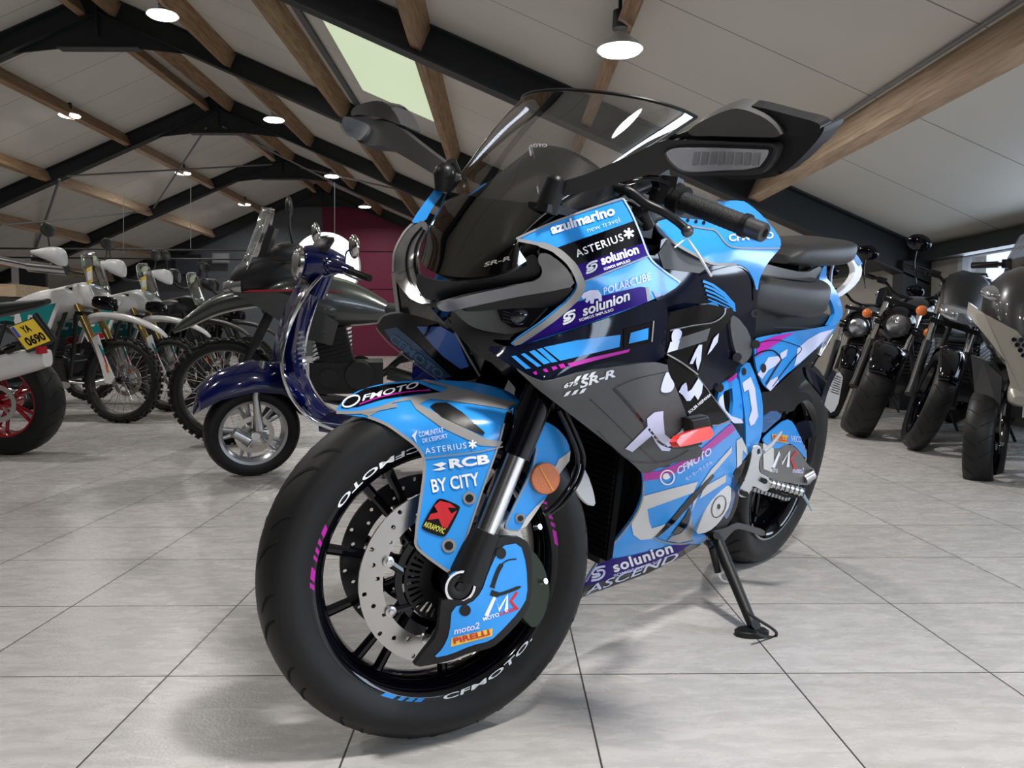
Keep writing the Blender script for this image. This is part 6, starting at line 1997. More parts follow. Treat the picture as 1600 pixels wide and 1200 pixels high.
    for z, x, hw in ((1.02, wb - 0.14, 0.11), (1.12, wb - 0.175, 0.135), (1.24, wb - 0.22, 0.14), (1.34, wb - 0.255, 0.105), (1.375, wb - 0.27, 0.04)):
        rows.append([(x - 0.055 * abs(u) ** 2, u * hw, z) for u in np.linspace(-1, 1, 9)])
    o = MB().loft(rows, cap=False, closed=False).build('windshield', CLEARG, root, fix=False)
    md = o.modifiers.new('sheet', 'SOLIDIFY')
    md.thickness = 0.004
    edge = [r[0] for r in rows] + [rows[-1][k] for k in range(1, 8)] + [r[-1] for r in rows[::-1]]
    MB().tube(edge, 0.003, 6).build('screen_edge', ALU, o)
    bars(root, ST, wb - 0.42, 1.22, 0.39, DPL, 0.05)
    for s in (-1, 1):
        b = sloft([(wb - 0.24, 1.27, 0.03, 0.05), (wb - 0.28, 1.29, 0.06, 0.07), (wb - 0.36, 1.31, 0.07, 0.055), (wb - 0.46, 1.32, 0.06, 0.03), (wb - 0.52, 1.33, 0.03, 0.015)], p=2.6)
        b2 = MB()
        b2.T = ST @ Matrix.Translation((0, s * 0.34, 0))
        b2.add([tuple(v) for v in b.V], b.F)
        b2.build('hand_guard', body, root)
    mirrors(root, ST, wb - 0.42, 1.25, 0.33, DPL, 'oval')
    engine(root, wb - 0.78, 0.45, DPL, DST)
    b = MB()
    for s in (-1, 1):
        b.tube([(wb - 0.45, s * 0.03, 1.0), (wb - 0.50, s * 0.10, 0.72), (wb - 0.56, s * 0.13, 0.36), (wb - 0.9, s * 0.13, 0.30), (wb - 1.05, s * 0.12, 0.5), (wb - 0.95, s * 0.10, 0.86)], 0.016, 10)
    b.build('frame', DPL if dark else mat('frame_charcoal', (0.03, 0.03, 0.032), 0.4), root)
    b = MB()
    for s in (-1, 1):
        b.tube([(wb - 1.02, s * 0.10, 0.46), (0, s * 0.115, RR)], [0.03, 0.022], 10)
    b.build('swingarm', ALU if not dark else DST, root)
    sloft([(wb - 0.54, 0.30, 0.11, 0.03), (wb - 0.75, 0.255, 0.13, 0.02), (wb - 0.98, 0.27, 0.11, 0.02)]).build('skid_plate', ALU if not dark else DPL, root)
    b = MB()
    b.tube(catmull([(wb - 0.62, -0.14, 0.5), (wb - 0.9, -0.16, 0.45), (wb - 1.15, -0.17, 0.62), (wb - 1.6, -0.17, 0.78)], 5), [0.02] * 5 + [0.025] * 5 + [0.045] * 6, 14)
    b.build('exhaust', DST, root)
    MB().tube([(wb - 1.0, 0.14, 0.34), (wb - 0.93, 0.30, 0.005)], 0.010, 8).build('side_stand', DPL, root)
    if tag_:
        y_ = 0.13
        T_ = Matrix.Translation((wb - 0.20, -0.11, 1.17)) @ Matrix.Rotation(math.radians(150), 4, 'Z') @ Matrix.Rotation(0.15, 4, 'Y') @ Matrix.Rotation(math.radians(180), 4, 'Z')
        b = MB()
        b.T = T_
        b.box((0, -0.03, 0), (0.10, 0.003, 0.13))
        o = b.build('price_tag', TAGY, root, smooth=False)
        b = MB()
        b.T = T_
        b.box((0, -0.0325, -0.005), (0.088, 0.003, 0.07))
        b.build('tag_paper', PAPER, o, smooth=False)
    return root
# E1, E2 white, D1, D2 dark: they stand facing right, so the yaw is close to 180
fr1 = gw_(191, 661)
enduro(fr1, 172, 'white and teal off-road bike with knobbly wire wheels, nearest of the white bikes', 'offroad_motorcycle', steer=math.radians(-4))
fr2 = gw_(268, 643)
enduro(fr2, 172, 'second white and teal off-road bike, just behind the nearest white one', 'offroad_motorcycle', steer=math.radians(-4))
enduro(gw_(338, 628), 170, 'dark adventure bike with tall clear screen behind the second white bike', 'adventure_motorcycle', dark=True, tag_=False)
enduro(gw_(388, 613), 170, 'farthest dark adventure bike with clear screen, left of the grey one', 'adventure_motorcycle', dark=True, tag_=False)
# ---- grey-green adventure bike facing left
def adventure():
    wb, R, RR = 1.50, 0.345, 0.32
    fr = gw_(357, 694)
    root = empty('adventure_motorcycle', place(fr, 9, wb, 0.08), 'grey green adventure motorcycle with wire wheels and long beak behind the dark blue scooter', 'motorcycle')
    ST = steer_T(wb, R, math.radians(6))
    I = Matrix.Identity(4)
    wheel(root, ST @ Matrix.Translation((wb, 0, R)), R, 0.10, 'spoke', DPL, RUB, 1, knob=True, discr=0.15)
    wheel(root, Matrix.Translation((0, 0, RR)), RR, 0.15, 'spoke', DPL, RUB, 1, knob=True, discr=0.12)
    forks(root, ST, wb, R, (wb - 0.40, 1.08), DPL, DST, 0.105, 0.027)
    sloft([(wb + 0.30, 0.735, 0.022, 0.018), (wb + 0.20, 0.80, 0.06, 0.045), (wb + 0.02, 0.90, 0.10, 0.065), (wb - 0.2, 0.95, 0.13, 0.07), (wb - 0.36, 0.95, 0.15, 0.06)], p=2.4).build('beak', TITG, root)
    sloft([(wb - 0.04, 1.01, 0.05, 0.05), (wb - 0.12, 1.06, 0.12, 0.10), (wb - 0.3, 1.10, 0.15, 0.13), (wb - 0.45, 1.06, 0.13, 0.10)], p=2.6).build('nose_fairing', DPL, root)
    o = sloft([(wb - 0.01, 1.0, 0.03, 0.03), (wb - 0.06, 1.01, 0.09, 0.055), (wb - 0.13, 1.02, 0.13, 0.065)], p=2.8).build('head_lamp', mat('lamp_silver', (0.5, 0.52, 0.55), 0.15, metal=0.8), root)
    sloft([(wb - 0.25, 0.93, 0.16, 0.09), (wb - 0.42, 0.95, 0.24, 0.14), (wb - 0.65, 0.93, 0.25, 0.16), (wb - 0.85, 0.90, 0.19, 0.13), (wb - 1.02, 0.86, 0.13, 0.07)], p=2.8).build('fuel_tank', TITG, root)
    for s in (-1, 1):
        plate(I, [(wb - 0.12, 0.97), (wb - 0.3, 0.86), (wb - 0.52, 0.70), (wb - 0.68, 0.66), (wb - 0.72, 0.80), (wb - 0.5, 0.95), (wb - 0.3, 1.0)], s * 0.235 - 0.01, 0.02).build('side_shroud', TITG, root)
        plate(I, [(wb - 0.15, 0.985), (wb - 0.6, 0.995), (wb - 0.8, 0.985), (wb - 0.6, 1.005), (wb - 0.2, 0.998)], s * 0.25 - 0.006, 0.012).build('red_stripe', CRIM, root)
    sloft([(wb - 0.88, 0.90, 0.11, 0.04), (wb - 1.1, 0.86, 0.15, 0.05), (wb - 1.35, 0.88, 0.16, 0.05), (wb - 1.5, 0.94, 0.15, 0.045), (wb - 1.85, 0.97, 0.11, 0.035)], p=3).build('seat', SEATM, root)
    rows = []
    for z, x, hw in ((1.12, wb - 0.10, 0.13), (1.25, wb - 0.16, 0.16), (1.38, wb - 0.21, 0.16), (1.48, wb - 0.24, 0.12), (1.50, wb - 0.25, 0.06)):
        rows.append([(x - 0.07 * abs(u) ** 2, u * hw, z) for u in np.linspace(-1, 1, 9)])
    ws_ = MB().loft(rows, cap=False, closed=False).build('windshield', CLEARG, root, fix=False)
    ws_.modifiers.new('sheet', 'SOLIDIFY').thickness = 0.004
    MB().tube([r[0] for r in rows] + [rows[-1][k] for k in range(1, 8)] + [r[-1] for r in rows[::-1]], 0.0035, 6).build('screen_edge', CHR, ws_)
    MB().box((wb - 0.28, 0, 1.27), (0.04, 0.20, 0.24), Matrix.Rotation(-0.35, 3, 'Y')).build('navigation_display', DPL, root, smooth=False)
    bars(root, ST, wb - 0.44, 1.20, 0.40, DPL, 0.03)
    for s in (-1, 1):
        b = MB()
        b.T = ST @ Matrix.Translation((0, s * 0.34, 0))
        q = sloft([(wb - 0.31, 1.225, 0.02, 0.03), (wb - 0.35, 1.235, 0.06, 0.05), (wb - 0.42, 1.24, 0.06, 0.05), (wb - 0.48, 1.24, 0.03, 0.035)], p=2.6)
        b.add([tuple(v) for v in q.V], q.F)
        b.build('hand_guard', DPL, root)
    mirrors(root, ST, wb - 0.44, 1.26, 0.34, DPL, 'oval')
    engine(root, wb - 0.76, 0.48, DPL, DST, s=1.1)
    b = MB()
    for s in (-1, 1):
        b.tube(catmull([(wb - 0.40, s * 0.20, 0.88), (wb - 0.42, s * 0.24, 0.60), (wb - 0.50, s * 0.23, 0.36), (wb - 0.85, s * 0.20, 0.32)], 5), 0.013, 10)
    b.build('crash_bars', DST, root)
    sloft([(wb - 0.50, 0.33, 0.12, 0.03), (wb - 0.75, 0.27, 0.14, 0.02), (wb - 1.0, 0.28, 0.12, 0.02)]).build('skid_plate', DST, root)
    b = MB()
    for s in (-1, 1):
        b.tube([(wb - 1.02, s * 0.10, 0.46), (0, s * 0.125, RR)], [0.035, 0.026], 10)
    b.build('swingarm', DPL, root)
    MB().tube(catmull([(wb - 0.62, -0.14, 0.5), (wb - 0.95, -0.17, 0.42), (wb - 1.15, -0.19, 0.55), (wb - 1.6, -0.2, 0.75)], 5), [0.02] * 5 + [0.025] * 5 + [0.05] * 6, 14).build('exhaust', DST, root)
    b = MB()
    b.box((wb - 1.7, 0, 1.0), (0.3, 0.22, 0.02)).tube([(wb - 1.5, 0.1, 0.9), (wb - 1.8, 0.1, 1.0)], 0.01, 8).tube([(wb - 1.5, -0.1, 0.9), (wb - 1.8, -0.1, 1.0)], 0.01, 8)
    b.build('luggage_rack', DPL, root)
    MB().tube([(wb - 1.0, 0.14, 0.34), (wb - 0.93, 0.30, 0.005)], 0.010, 8).build('side_stand', DPL, root)
adventure()
# ---- dark blue classic scooter
def scooter():
    wb, R = 1.34, 0.232
    root = empty('scooter', place(gw_(397, 742), 4, wb, 0.04), 'dark blue classic scooter with chrome-edged leg shield and silver wheels, left of the blue motorcycle', 'scooter')
    ST = steer_T(wb, R, math.radians(24), 0.4)
    NV = mat('midnight_blue_paint', (0.003, 0.006, 0.075), 0.12, coat=1.0)
    SIL = mat('silver_wheel_paint', (0.45, 0.46, 0.48), 0.3, metal=0.7)
    wheel(root, ST @ Matrix.Translation((wb, 0, R)), R, 0.11, 'cast', SIL, RUB, 1, nsp=5, discr=0.095)
    wheel(root, Matrix.Translation((0, 0, R)), R, 0.12, 'solid', SIL, RUB, 0)
    # single-sided front suspension and caliper
    b = MB()
    b.T = ST
    b.tube([(wb - 0.05, 0.085, R + 0.02), (wb - 0.02, 0.09, R + 0.03), (wb - 0.01, 0.075, R + 0.20), (wb - 0.06, 0.04, R + 0.36)], [0.022, 0.022, 0.018, 0.02], 12)
    b.build('suspension_arm', ALU, root)
    b = MB()
    b.T = ST
    b.tube([(wb + 0.03, 0.088, R - 0.02), (wb + 0.10, 0.088, R + 0.03)], [0.024, 0.024], 12)
    b.tube([(wb, 0.06, R), (wb, 0.10, R)], 0.022, 14)
    b.build('brake_caliper', ALU, root)
    # front mudguard: rounded bowl
    b = MB()
    b.T = ST
    rings = []
    for x, zc_, hw, hh in ((wb + 0.27, 0.40, 0.012, 0.02), (wb + 0.24, 0.44, 0.07, 0.07), (wb + 0.15, 0.49, 0.10, 0.09), (wb + 0.0, 0.52, 0.115, 0.10), (wb - 0.13, 0.50, 0.11, 0.10), (wb - 0.24, 0.42, 0.09, 0.08), (wb - 0.28, 0.36, 0.05, 0.05)):
        ring = []
        for i in range(15):
            t = PI * i / 14
            ring.append((x, hw * math.cos(t), zc_ - 0.06 + hh * 1.3 * math.sin(t) ** 0.8))
        rings.append(ring)
    b.loft(rings, cap=False, closed=False)
    mg = b.build('front_mudguard', NV, root)
    mg.modifiers.new('sheet', 'SOLIDIFY').thickness = 0.004
    b = MB()
    b.T = ST
    b.tube([(wb + 0.26, 0, 0.455), (wb + 0.18, 0, 0.525), (wb + 0.10, 0, 0.555)], [0.006, 0.010, 0.006], 8)
    b.build('crest_trim', CHR, mg)
    # leg shield, a curved sheet
    Z = [(1.00, 0.10, wb - 0.33), (0.93, 0.17, wb - 0.28), (0.84, 0.23, wb - 0.235), (0.72, 0.275, wb - 0.19), (0.60, 0.29, wb - 0.165), (0.50, 0.285, wb - 0.175), (0.40, 0.265, wb - 0.215), (0.31, 0.24, wb - 0.29), (0.25, 0.225, wb - 0.42), (0.225, 0.22, wb - 0.55)]
    rows = []
    for z, hw, x in Z:
        rows.append([(x - 0.045 * abs(u) ** 2.2 + 0.055 * max(0, 1 - abs(u) * 2.4), u * hw, z) for u in np.linspace(-1, 1, 17)])
    o = MB().loft(rows, cap=False, closed=False).build('leg_shield', NV, root, fix=False)
    o.modifiers.new('sheet', 'SOLIDIFY').thickness = 0.006
    edge = [r[0] for r in rows]
    edge2 = [r[-1] for r in rows]
    MB().tube(catmull(edge2, 3), 0.008, 8).build('chrome_edge', CHR, o)
    MB().tube(catmull(edge, 3), 0.008, 8).build('chrome_edge', CHR, o)
    # horn cover on the shield
    b = MB()
    b.loft([[(x + 0.045, u, z), (x + 0.085, u * 0.6, z), (x + 0.085, -u * 0.6, z), (x + 0.045, -u, z)] for z, u, x in ((0.95, 0.03, wb - 0.34), (0.80, 0.045, wb - 0.29), (0.62, 0.055, wb - 0.255), (0.52, 0.03, wb - 0.26))])
    b.build('horn_cover', NV, o)
    for k in range(3):
        MB().tube([(wb - 0.165 - 0.02 * 0, -0.02 + 0.02 * k, 0.62), (wb - 0.20, -0.02 + 0.02 * k, 0.80)], 0.004, 6).build('cover_rib', CHR, o)
    # side grille (silver slats)
    b = MB()
    for i in range(7):
        z = 0.55 + i * 0.026
        b.tube([(wb - 0.215 + 0.004 * i, -0.12, z), (wb - 0.245 + 0.004 * i, -0.20, z + 0.005)], 0.005, 6)
    b.build('grille', ALU, o)
    # floor, tunnel, tail
    sloft([(wb - 0.36, 0.27, 0.22, 0.03), (wb - 0.6, 0.24, 0.225, 0.035), (wb - 0.85, 0.26, 0.20, 0.05)], p=4).build('floor_board', NV, root)
    sloft([(wb - 0.80, 0.42, 0.12, 0.15), (wb - 0.95, 0.46, 0.20, 0.22), (wb - 1.2, 0.50, 0.255, 0.22), (wb - 1.45, 0.50, 0.25, 0.20), (wb - 1.65, 0.52, 0.15, 0.13), (wb - 1.72, 0.52, 0.05, 0.05)], p=2.6).build('rear_body', NV, root)
    sloft([(wb - 0.86, 0.72, 0.08, 0.03), (wb - 1.0, 0.755, 0.14, 0.045), (wb - 1.25, 0.77, 0.15, 0.05), (wb - 1.5, 0.765, 0.14, 0.045), (wb - 1.64, 0.74, 0.08, 0.03)], p=3).build('seat', SEATM, root)
    # headset with head lamp
    b = MB()
    b.T = ST
    q = sloft([(wb - 0.24, 1.055, 0.05, 0.06), (wb - 0.29, 1.06, 0.085, 0.085), (wb - 0.38, 1.065, 0.11, 0.075), (wb - 0.46, 1.06, 0.06, 0.04)], p=2.4)
    b.add([tuple(v) for v in q.V], q.F)
    b.tube([(wb - 0.38, 0, 1.04), (wb - 0.32, 0, 0.90)], 0.05, 16)
    for s in (-1, 1):
        b.tube(catmull([(wb - 0.37, s * 0.06, 1.06), (wb - 0.39, s * 0.16, 1.06), (wb - 0.44, s * 0.24, 1.05)], 4), [0.045, 0.042, 0.038, 0.036, 0.032, 0.03, 0.026, 0.022, 0.02], 14)
    b.build('headset', NV, root)
    b = MB()
    b.T = ST @ Matrix.Translation((wb - 0.235, 0, 1.06)) @ Matrix.Rotation(-0.15, 4, 'Y')
    b.lathe([(0.001, 0.022), (0.045, 0.018), (0.072, 0.006), (0.078, -0.006), (0.082, -0.015), (0.078, -0.02)], 32, 'X')
    hl_ = b.build('head_lamp', mat('headlamp_glass', (0.62, 0.63, 0.66), 0.08, metal=0.85, bump=0.6, bscale=150), root)
    b = MB()
    b.T = ST @ Matrix.Translation((wb - 0.235, 0, 1.06)) @ Matrix.Rotation(-0.15, 4, 'Y')
    b.lathe([(0.074, 0.008), (0.084, 0.0), (0.086, -0.014), (0.080, -0.018), (0.076, -0.01)], 32, 'X', closed_prof=True)
    b.build('lamp_rim', CHR, hl_)
    for s in (-1, 1):
        b = MB()
        b.T = ST
        b.tube([(wb - 0.43, s * 0.24, 1.05), (wb - 0.49, s * 0.36, 1.03)], 0.017, 12)
        b.build('grip', SAT, root)
        b = MB()
        b.T = ST
        b.tube(catmull([(wb - 0.40, s * 0.2, 1.05), (wb - 0.40, s * 0.28, 1.04), (wb - 0.45, s * 0.37, 1.02)], 4), 0.006, 8)
        b.build('brake_lever', CHR, root)
        b = MB()
        b.T = ST
        b.tube(catmull([(wb - 0.42, s * 0.19, 1.08), (wb - 0.41, s * 0.26, 1.14), (wb - 0.42, s * 0.34, 1.16)], 4), 0.0045, 8)
        b.build('mirror_stem', CHR, root)
        b = MB()
        b.T = ST @ Matrix.Translation((wb - 0.415, s * 0.37, 1.175)) @ Matrix.Diagonal((0.4, 1, 1, 1))
        b.ball((0, 0, 0), 0.055, 12)
        b.build('mirror_head', CHR, root)
    rows = []
    for z, x, hw in ((1.12, wb - 0.30, 0.10), (1.15, wb - 0.32, 0.12), (1.18, wb - 0.345, 0.10), (1.19, wb - 0.355, 0.05)):
        rows.append([(x - 0.05 * abs(u) ** 2, u * hw, z) for u in np.linspace(-1, 1, 7)])
    b = MB()
    b.T = ST
    fs = b.loft(rows, cap=False, closed=False).build('dash_visor', DPL, root, fix=False)
    fs.modifiers.new('sheet', 'SOLIDIFY').thickness = 0.004
    MB().tube([(wb - 0.72, 0.05, 0.22), (wb - 0.66, 0.16, 0.005)], 0.009, 8).tube([(wb - 0.72, -0.05, 0.22), (wb - 0.66, -0.16, 0.005)], 0.009, 8).tube([(wb - 0.66, 0.16, 0.01), (wb - 0.66, -0.16, 0.01)], 0.009, 8).build('centre_stand', DST, root)
scooter()
# ---- red-wheeled sport bike: only its tail reaches into the picture
def redbike():
    R = 0.315
    c = gw_(22, 709)
    root = empty('sport_motorcycle', place(c + Vector((-1.40, 0.1, 0)), -4, 1.40, 0.06), 'sport motorcycle with a red rear wheel and yellow licence plate at the left edge', 'motorcycle')
    I = Matrix.Identity(4)
    RW = mat('red_wheel_paint', (0.36, 0.008, 0.02), 0.22, coat=0.6)
    wheel(root, Matrix.Translation((0, 0, R)), R, 0.18, 'cast', RW, RUB, 1, nsp=5, discr=0.11)
    wheel(root, Matrix.Translation((1.4, 0, 0.3)), 0.3, 0.12, 'cast', RW, RUB, 1, nsp=5, discr=0.15)
    forks(root, I, 1.4, 0.3, (1.15, 0.85), DPL, ALU, 0.1)
    sloft([(-0.28, 0.90, 0.03, 0.015), (-0.15, 0.875, 0.07, 0.03), (0.10, 0.84, 0.11, 0.05), (0.3, 0.80, 0.12, 0.06)], p=3).build('tail_unit', DPL, root)
    sloft([(0.0, 0.90, 0.09, 0.03), (0.2, 0.84, 0.13, 0.035), (0.45, 0.82, 0.12, 0.04)], p=3).build('seat', SEATM, root)
    sloft([(0.42, 0.86, 0.10, 0.07), (0.60, 0.93, 0.17, 0.10), (0.85, 0.95, 0.15, 0.10), (1.0, 0.93, 0.08, 0.06)], p=2.6).build('fuel_tank', RW, root)
    sloft([(0.55, 0.55, 0.15, 0.25), (0.85, 0.58, 0.22, 0.30), (1.15, 0.72, 0.22, 0.24), (1.4, 0.82, 0.12, 0.12), (1.5, 0.82, 0.04, 0.04)], p=3).build('side_fairing', RW, root)
    engine(root, 0.72, 0.42, DPL, DST)
    bars(root, I, 1.05, 0.92, 0.33, DPL)
    b = MB()
    for s in (-1, 1):
        b.tube([(0.48, s * 0.11, 0.42), (0, s * 0.12, R)], [0.035, 0.028], 10)
    b.build('swingarm', DST, root)
    e = sloft([(-0.22, 0.52, 0.045, 0.05), (-0.10, 0.50, 0.06, 0.07), (0.15, 0.44, 0.06, 0.07), (0.3, 0.40, 0.04, 0.04)], p=3)
    e.T = I
    o = e.build('silencer', MW, root)
    o.location = (-0.10, 0.10, 0.06)
    # plate holder and plate, tilted
    RI_ = root.matrix_world.inverted()
    A_, B_, D_ = uz(15, 512, 4.50), uz(52, 498, 4.56), uz(42, 547, 4.46)
    u_, v_ = B_ - A_, D_ - A_
    nn = u_.cross(v_).normalized()
    if nn.dot(CAM - A_) < 0:
        nn = -nn
    def pp_(a, b_, o):
        return RI_ @ (A_ + u_ * a + v_ * b_ + nn * o)
    def pl_(name, a0, b0, a1, b1, o0, o1, m, par):
        V = [pp_(a, b_, o) for o in (o0, o1) for a, b_ in ((a0, b0), (a1, b0), (a1, b1), (a0, b1))]
        return mesh(name, V, [(0, 1, 2, 3), (7, 6, 5, 4), (0, 4, 5, 1), (1, 5, 6, 2), (2, 6, 7, 3), (3, 7, 4, 0)], m, par, False)
    hd = pl_('plate_holder', -0.05, -0.05, 1.05, 1.06, -0.012, -0.002, DPL, root)
    pl_('licence_plate', 0, 0, 1, 1, -0.002, 0.002, PLY, hd)
    pl_('plate_blue_band', 0.02, 0.03, 0.15, 0.48, 0.002, 0.003, mat('plate_blue', (0.01, 0.05, 0.4), 0.4), hd)
    for s_, a0, a1, b0, h_ in (('YA', 0.33, 0.66, 0.42, 0.30), ('0690', 0.16, 0.93, 0.92, 0.36)):
        V2, F2, asp = text_verts(s_, 0.03)
        mesh('plate_lettering', [pp_(a0 + (a1 - a0) * u, b0 - h_ * v, 0.004) for u, v in V2], F2, BLK, hd)
    MB().tube([RI_ @ uz(28, 541, 4.50), RI_ @ uz(10, 548, 4.5)], 0.022, 16).build('silencer_outlet', BLK, root)
    MB().tube([(-0.20, 0, 0.82), (-0.33, 0.05, 0.68)], 0.02, 10).build('tail_tidy', DPL, root)
    b = MB()
    b.T = Matrix.Translation(RI_ @ uz(65, 547, 4.5))
    b.box((0, 0, 0), (0.02, 0.07, 0.04))
    b.build('rear_reflector', mat('reflector_red', (0.4, 0.01, 0.02), 0.25), root, smooth=False)
    MB().tube([(0.55, 0.14, 0.34), (0.62, 0.30, 0.005)], 0.010, 8).build('side_stand', DPL, root)
redbike()
# ---- cruisers on the right
def cruiser(front, yaw, label, steer, tankm, shield=False, lamp=True, R=0.33, W=0.16, case=None, lean=0.10):
    wb, RR = 1.45, 0.33
    root = empty('cruiser_motorcycle', place(front, yaw, wb, lean), label, 'motorcycle', 'dark roadsters parked along the right wall')
    ST = steer_T(wb, R, math.radians(steer), 0.5)
    I = Matrix.Identity(4)
    wheel(root, ST @ Matrix.Translation((wb, 0, R)), R, W, 'cast', BLK, RUB, 1, nsp=5, discr=0.15)
    wheel(root, Matrix.Translation((0, 0, RR)), RR, 0.17, 'cast', BLK, RUB, 1, nsp=5, discr=0.13)
    forks(root, ST, wb, R, (wb - 0.42, 0.94), CHR, DPL, 0.115, 0.026, usd=False)
    fender(root, ST, wb, R, W * 1.15, 30, 150, 0.025, BLK)
    if lamp:
        b = MB()
        b.T = ST @ Matrix.Translation((wb - 0.27, 0, 0.79))
        b.lathe([(0.001, -0.26), (0.07, -0.24), (0.12, -0.16), (0.13, -0.08), (0.115, -0.02), (0.090, 0.012)], 32, 'X')
        hh = b.build('headlamp_shell', BLK, root)
        b = MB()
        b.T = ST @ Matrix.Translation((wb - 0.27, 0, 0.79))
        b.lathe([(0.001, 0.018), (0.05, 0.014), (0.078, 0.002), (0.08, 0.0), (0.078, -0.01), (0.001, -0.02)], 32, 'X')
        b.build('headlamp_glass', mat('headlamp_glass', (0.62, 0.63, 0.66), 0.08, metal=0.85, bump=0.6, bscale=150), hh)
        b = MB()
        b.T = ST @ Matrix.Translation((wb - 0.27, 0, 0.79))
        b.lathe([(0.076, 0.01), (0.088, 0.012), (0.092, 0.0), (0.08, -0.004)], 32, 'X', closed_prof=True)
        b.build('headlamp_ring', DST, hh)
    if shield:
        b = MB()
        b.T = ST
        rows = []
        for z, x, hw in ((0.78, wb - 0.20, 0.07), (0.86, wb - 0.20, 0.13), (0.96, wb - 0.25, 0.15), (1.06, wb - 0.33, 0.13), (1.11, wb - 0.37, 0.06)):
            rows.append([(x - 0.08 * abs(u) ** 2, u * hw, z) for u in np.linspace(-1, 1, 11)])
        o = b.loft(rows, cap=False, closed=False).build('fly_screen', DPL, root, fix=False)
        o.modifiers.new('sheet', 'SOLIDIFY').thickness = 0.006
        b = MB()
        b.T = ST
        q = sloft([(wb - 0.13, 0.83, 0.05, 0.03), (wb - 0.17, 0.84, 0.11, 0.045), (wb - 0.24, 0.85, 0.13, 0.05)], p=3)
        b.add([tuple(v) for v in q.V], q.F)
        b.build('head_lamp', mat('lamp_silver', (0.5, 0.52, 0.55), 0.15, metal=0.8), root)
    for s in (-1, 1):
        b = MB()
        b.T = ST
        b.tube([(wb - 0.30, s * 0.12, 0.80), (wb - 0.29, s * 0.19, 0.80)], 0.008, 8)
        st_ = b.build('indicator_stalk', DPL, root)
        b = MB()
        b.T = ST @ Matrix.Translation((wb - 0.285, s * 0.21, 0.80))
        b.ball((0, 0, 0), 0.034, 10, (0.7, 1, 1))
        b.build('indicator_lens', INDO, st_)
    sloft([(wb - 0.42, 0.86, 0.09, 0.06), (wb - 0.55, 0.89, 0.15, 0.10), (wb - 0.75, 0.88, 0.15, 0.10), (wb - 0.95, 0.82, 0.10, 0.06)], p=2.3).build('fuel_tank', tankm, root)
    sloft([(wb - 0.90, 0.76, 0.10, 0.035), (wb - 1.1, 0.73, 0.15, 0.045), (wb - 1.3, 0.76, 0.14, 0.04), (wb - 1.6, 0.80, 0.11, 0.035)], p=3).build('seat', SEATM, root)
    fender(root, I, 0.0, RR, 0.2, 50, 165, 0.04, BLK, 'rear_mudguard')
    engine(root, wb - 0.72, 0.42, DPL, ALU, s=1.1)
    b = MB()
    for i in range(12):
        b.box((wb - 0.42 - 0.006 * i, 0, 0.42 + 0.025 * i), (0.03, 0.22, 0.006))
    b.build('radiator', DST, root, smooth=False)
    bars(root, ST, wb - 0.50, 0.98, 0.38, BLK, 0.06)
    mirrors(root, ST, wb - 0.50, 0.95, 0.36, BLK, 'oval')
    b = MB()
    for s in (-1, 1):
        b.tube([(wb - 0.42, s * 0.03, 0.86), (wb - 0.42, s * 0.12, 0.45), (wb - 0.55, s * 0.13, 0.28), (wb - 1.0, s * 0.13, 0.26), (wb - 1.15, s * 0.12, 0.6)], 0.017, 10)
        b.tube([(wb - 1.0, s * 0.12, 0.34), (0, s * 0.12, RR)], 0.022, 10)
    b.build('frame', DPL, root)
    for s in (-1, 1):
        b = MB()
        b.tube([(-0.02, s * 0.15, RR), (-0.10, s * 0.13, 0.72)], 0.022, 12)
        b.build('shock_absorber', CHR, root)
    for k, dz in enumerate((0.0, 0.09)):
        MB().tube(catmull([(wb - 0.55, -0.14, 0.5), (wb - 0.65, -0.17, 0.36 + dz), (wb - 1.0, -0.18, 0.32 + dz), (wb - 1.65, -0.19, 0.34 + dz)], 5), [0.02] * 6 + [0.038] * 10, 14).build('exhaust', CHR, root)
    MB().tube([(wb - 0.9, 0.14, 0.30), (wb - 0.83, 0.32, 0.005)], 0.010, 8).build('side_stand', DPL, root)
    if case:
        b = MB()
        b.box((-0.10, 0, 0.88), (0.3, 0.26, 0.02)).box((-0.1, 0, 0.85), (0.1, 0.1, 0.08))
        b.build('luggage_rack', DPL, root, smooth=False)
        M_ = root.matrix_world.copy()
        ce = empty('top_case', M_ @ Matrix.Translation((-0.12, 0, 0.892)), case, 'luggage case')
        o = sloft([(-0.19, 0.14, 0.14, 0.11), (-0.17, 0.14, 0.2, 0.14), (0.15, 0.14, 0.2, 0.14), (0.19, 0.14, 0.16, 0.11)], p=6).build('case_shell', mat('case_blue_black', (0.015, 0.02, 0.035), 0.25, coat=0.6), ce)
        MB().box((0, 0, 0.20), (0.36, 0.41, 0.012)).build('lid_seam', DPL, ce, smooth=False)
        for s in (-0.1, 0.1):
            MB().box((0, s, 0.14), (0.40, 0.03, 0.29)).build('strap', DPL, ce, smooth=False)
        MB().tube([(0, -0.08, 0.285), (0, -0.07, 0.31), (0, 0.07, 0.31), (0, 0.08, 0.285)], 0.01, 8).build('carry_handle', DPL, ce)
    return root
STK = mat('silver_blue_tank', (0.30, 0.33, 0.38), 0.2, metal=0.8, coat=0.6)
BTK = mat('black_tank', (0.006, 0.006, 0.008), 0.15, coat=1.0)
cruiser(gw_(1343, 681), 38, 'black roadster with round headlamp and fat front tyre, right behind the pillion footpeg', 32, BTK, R=0.33, W=0.20, case='large blue black strapped top case in front of the right window')
cruiser(gw_(1433, 702), 42, 'black roadster with small fly screen standing beside the beige fronted scooter', 30, BTK, shield=True, lamp=False, R=0.32, W=0.13)
cruiser(gw_(1300, 652), 48, 'silver tank roadster directly behind the tail of the blue motorcycle', 24, STK, R=0.31, W=0.14, case='blue black strapped top case on the silver tank roadster')
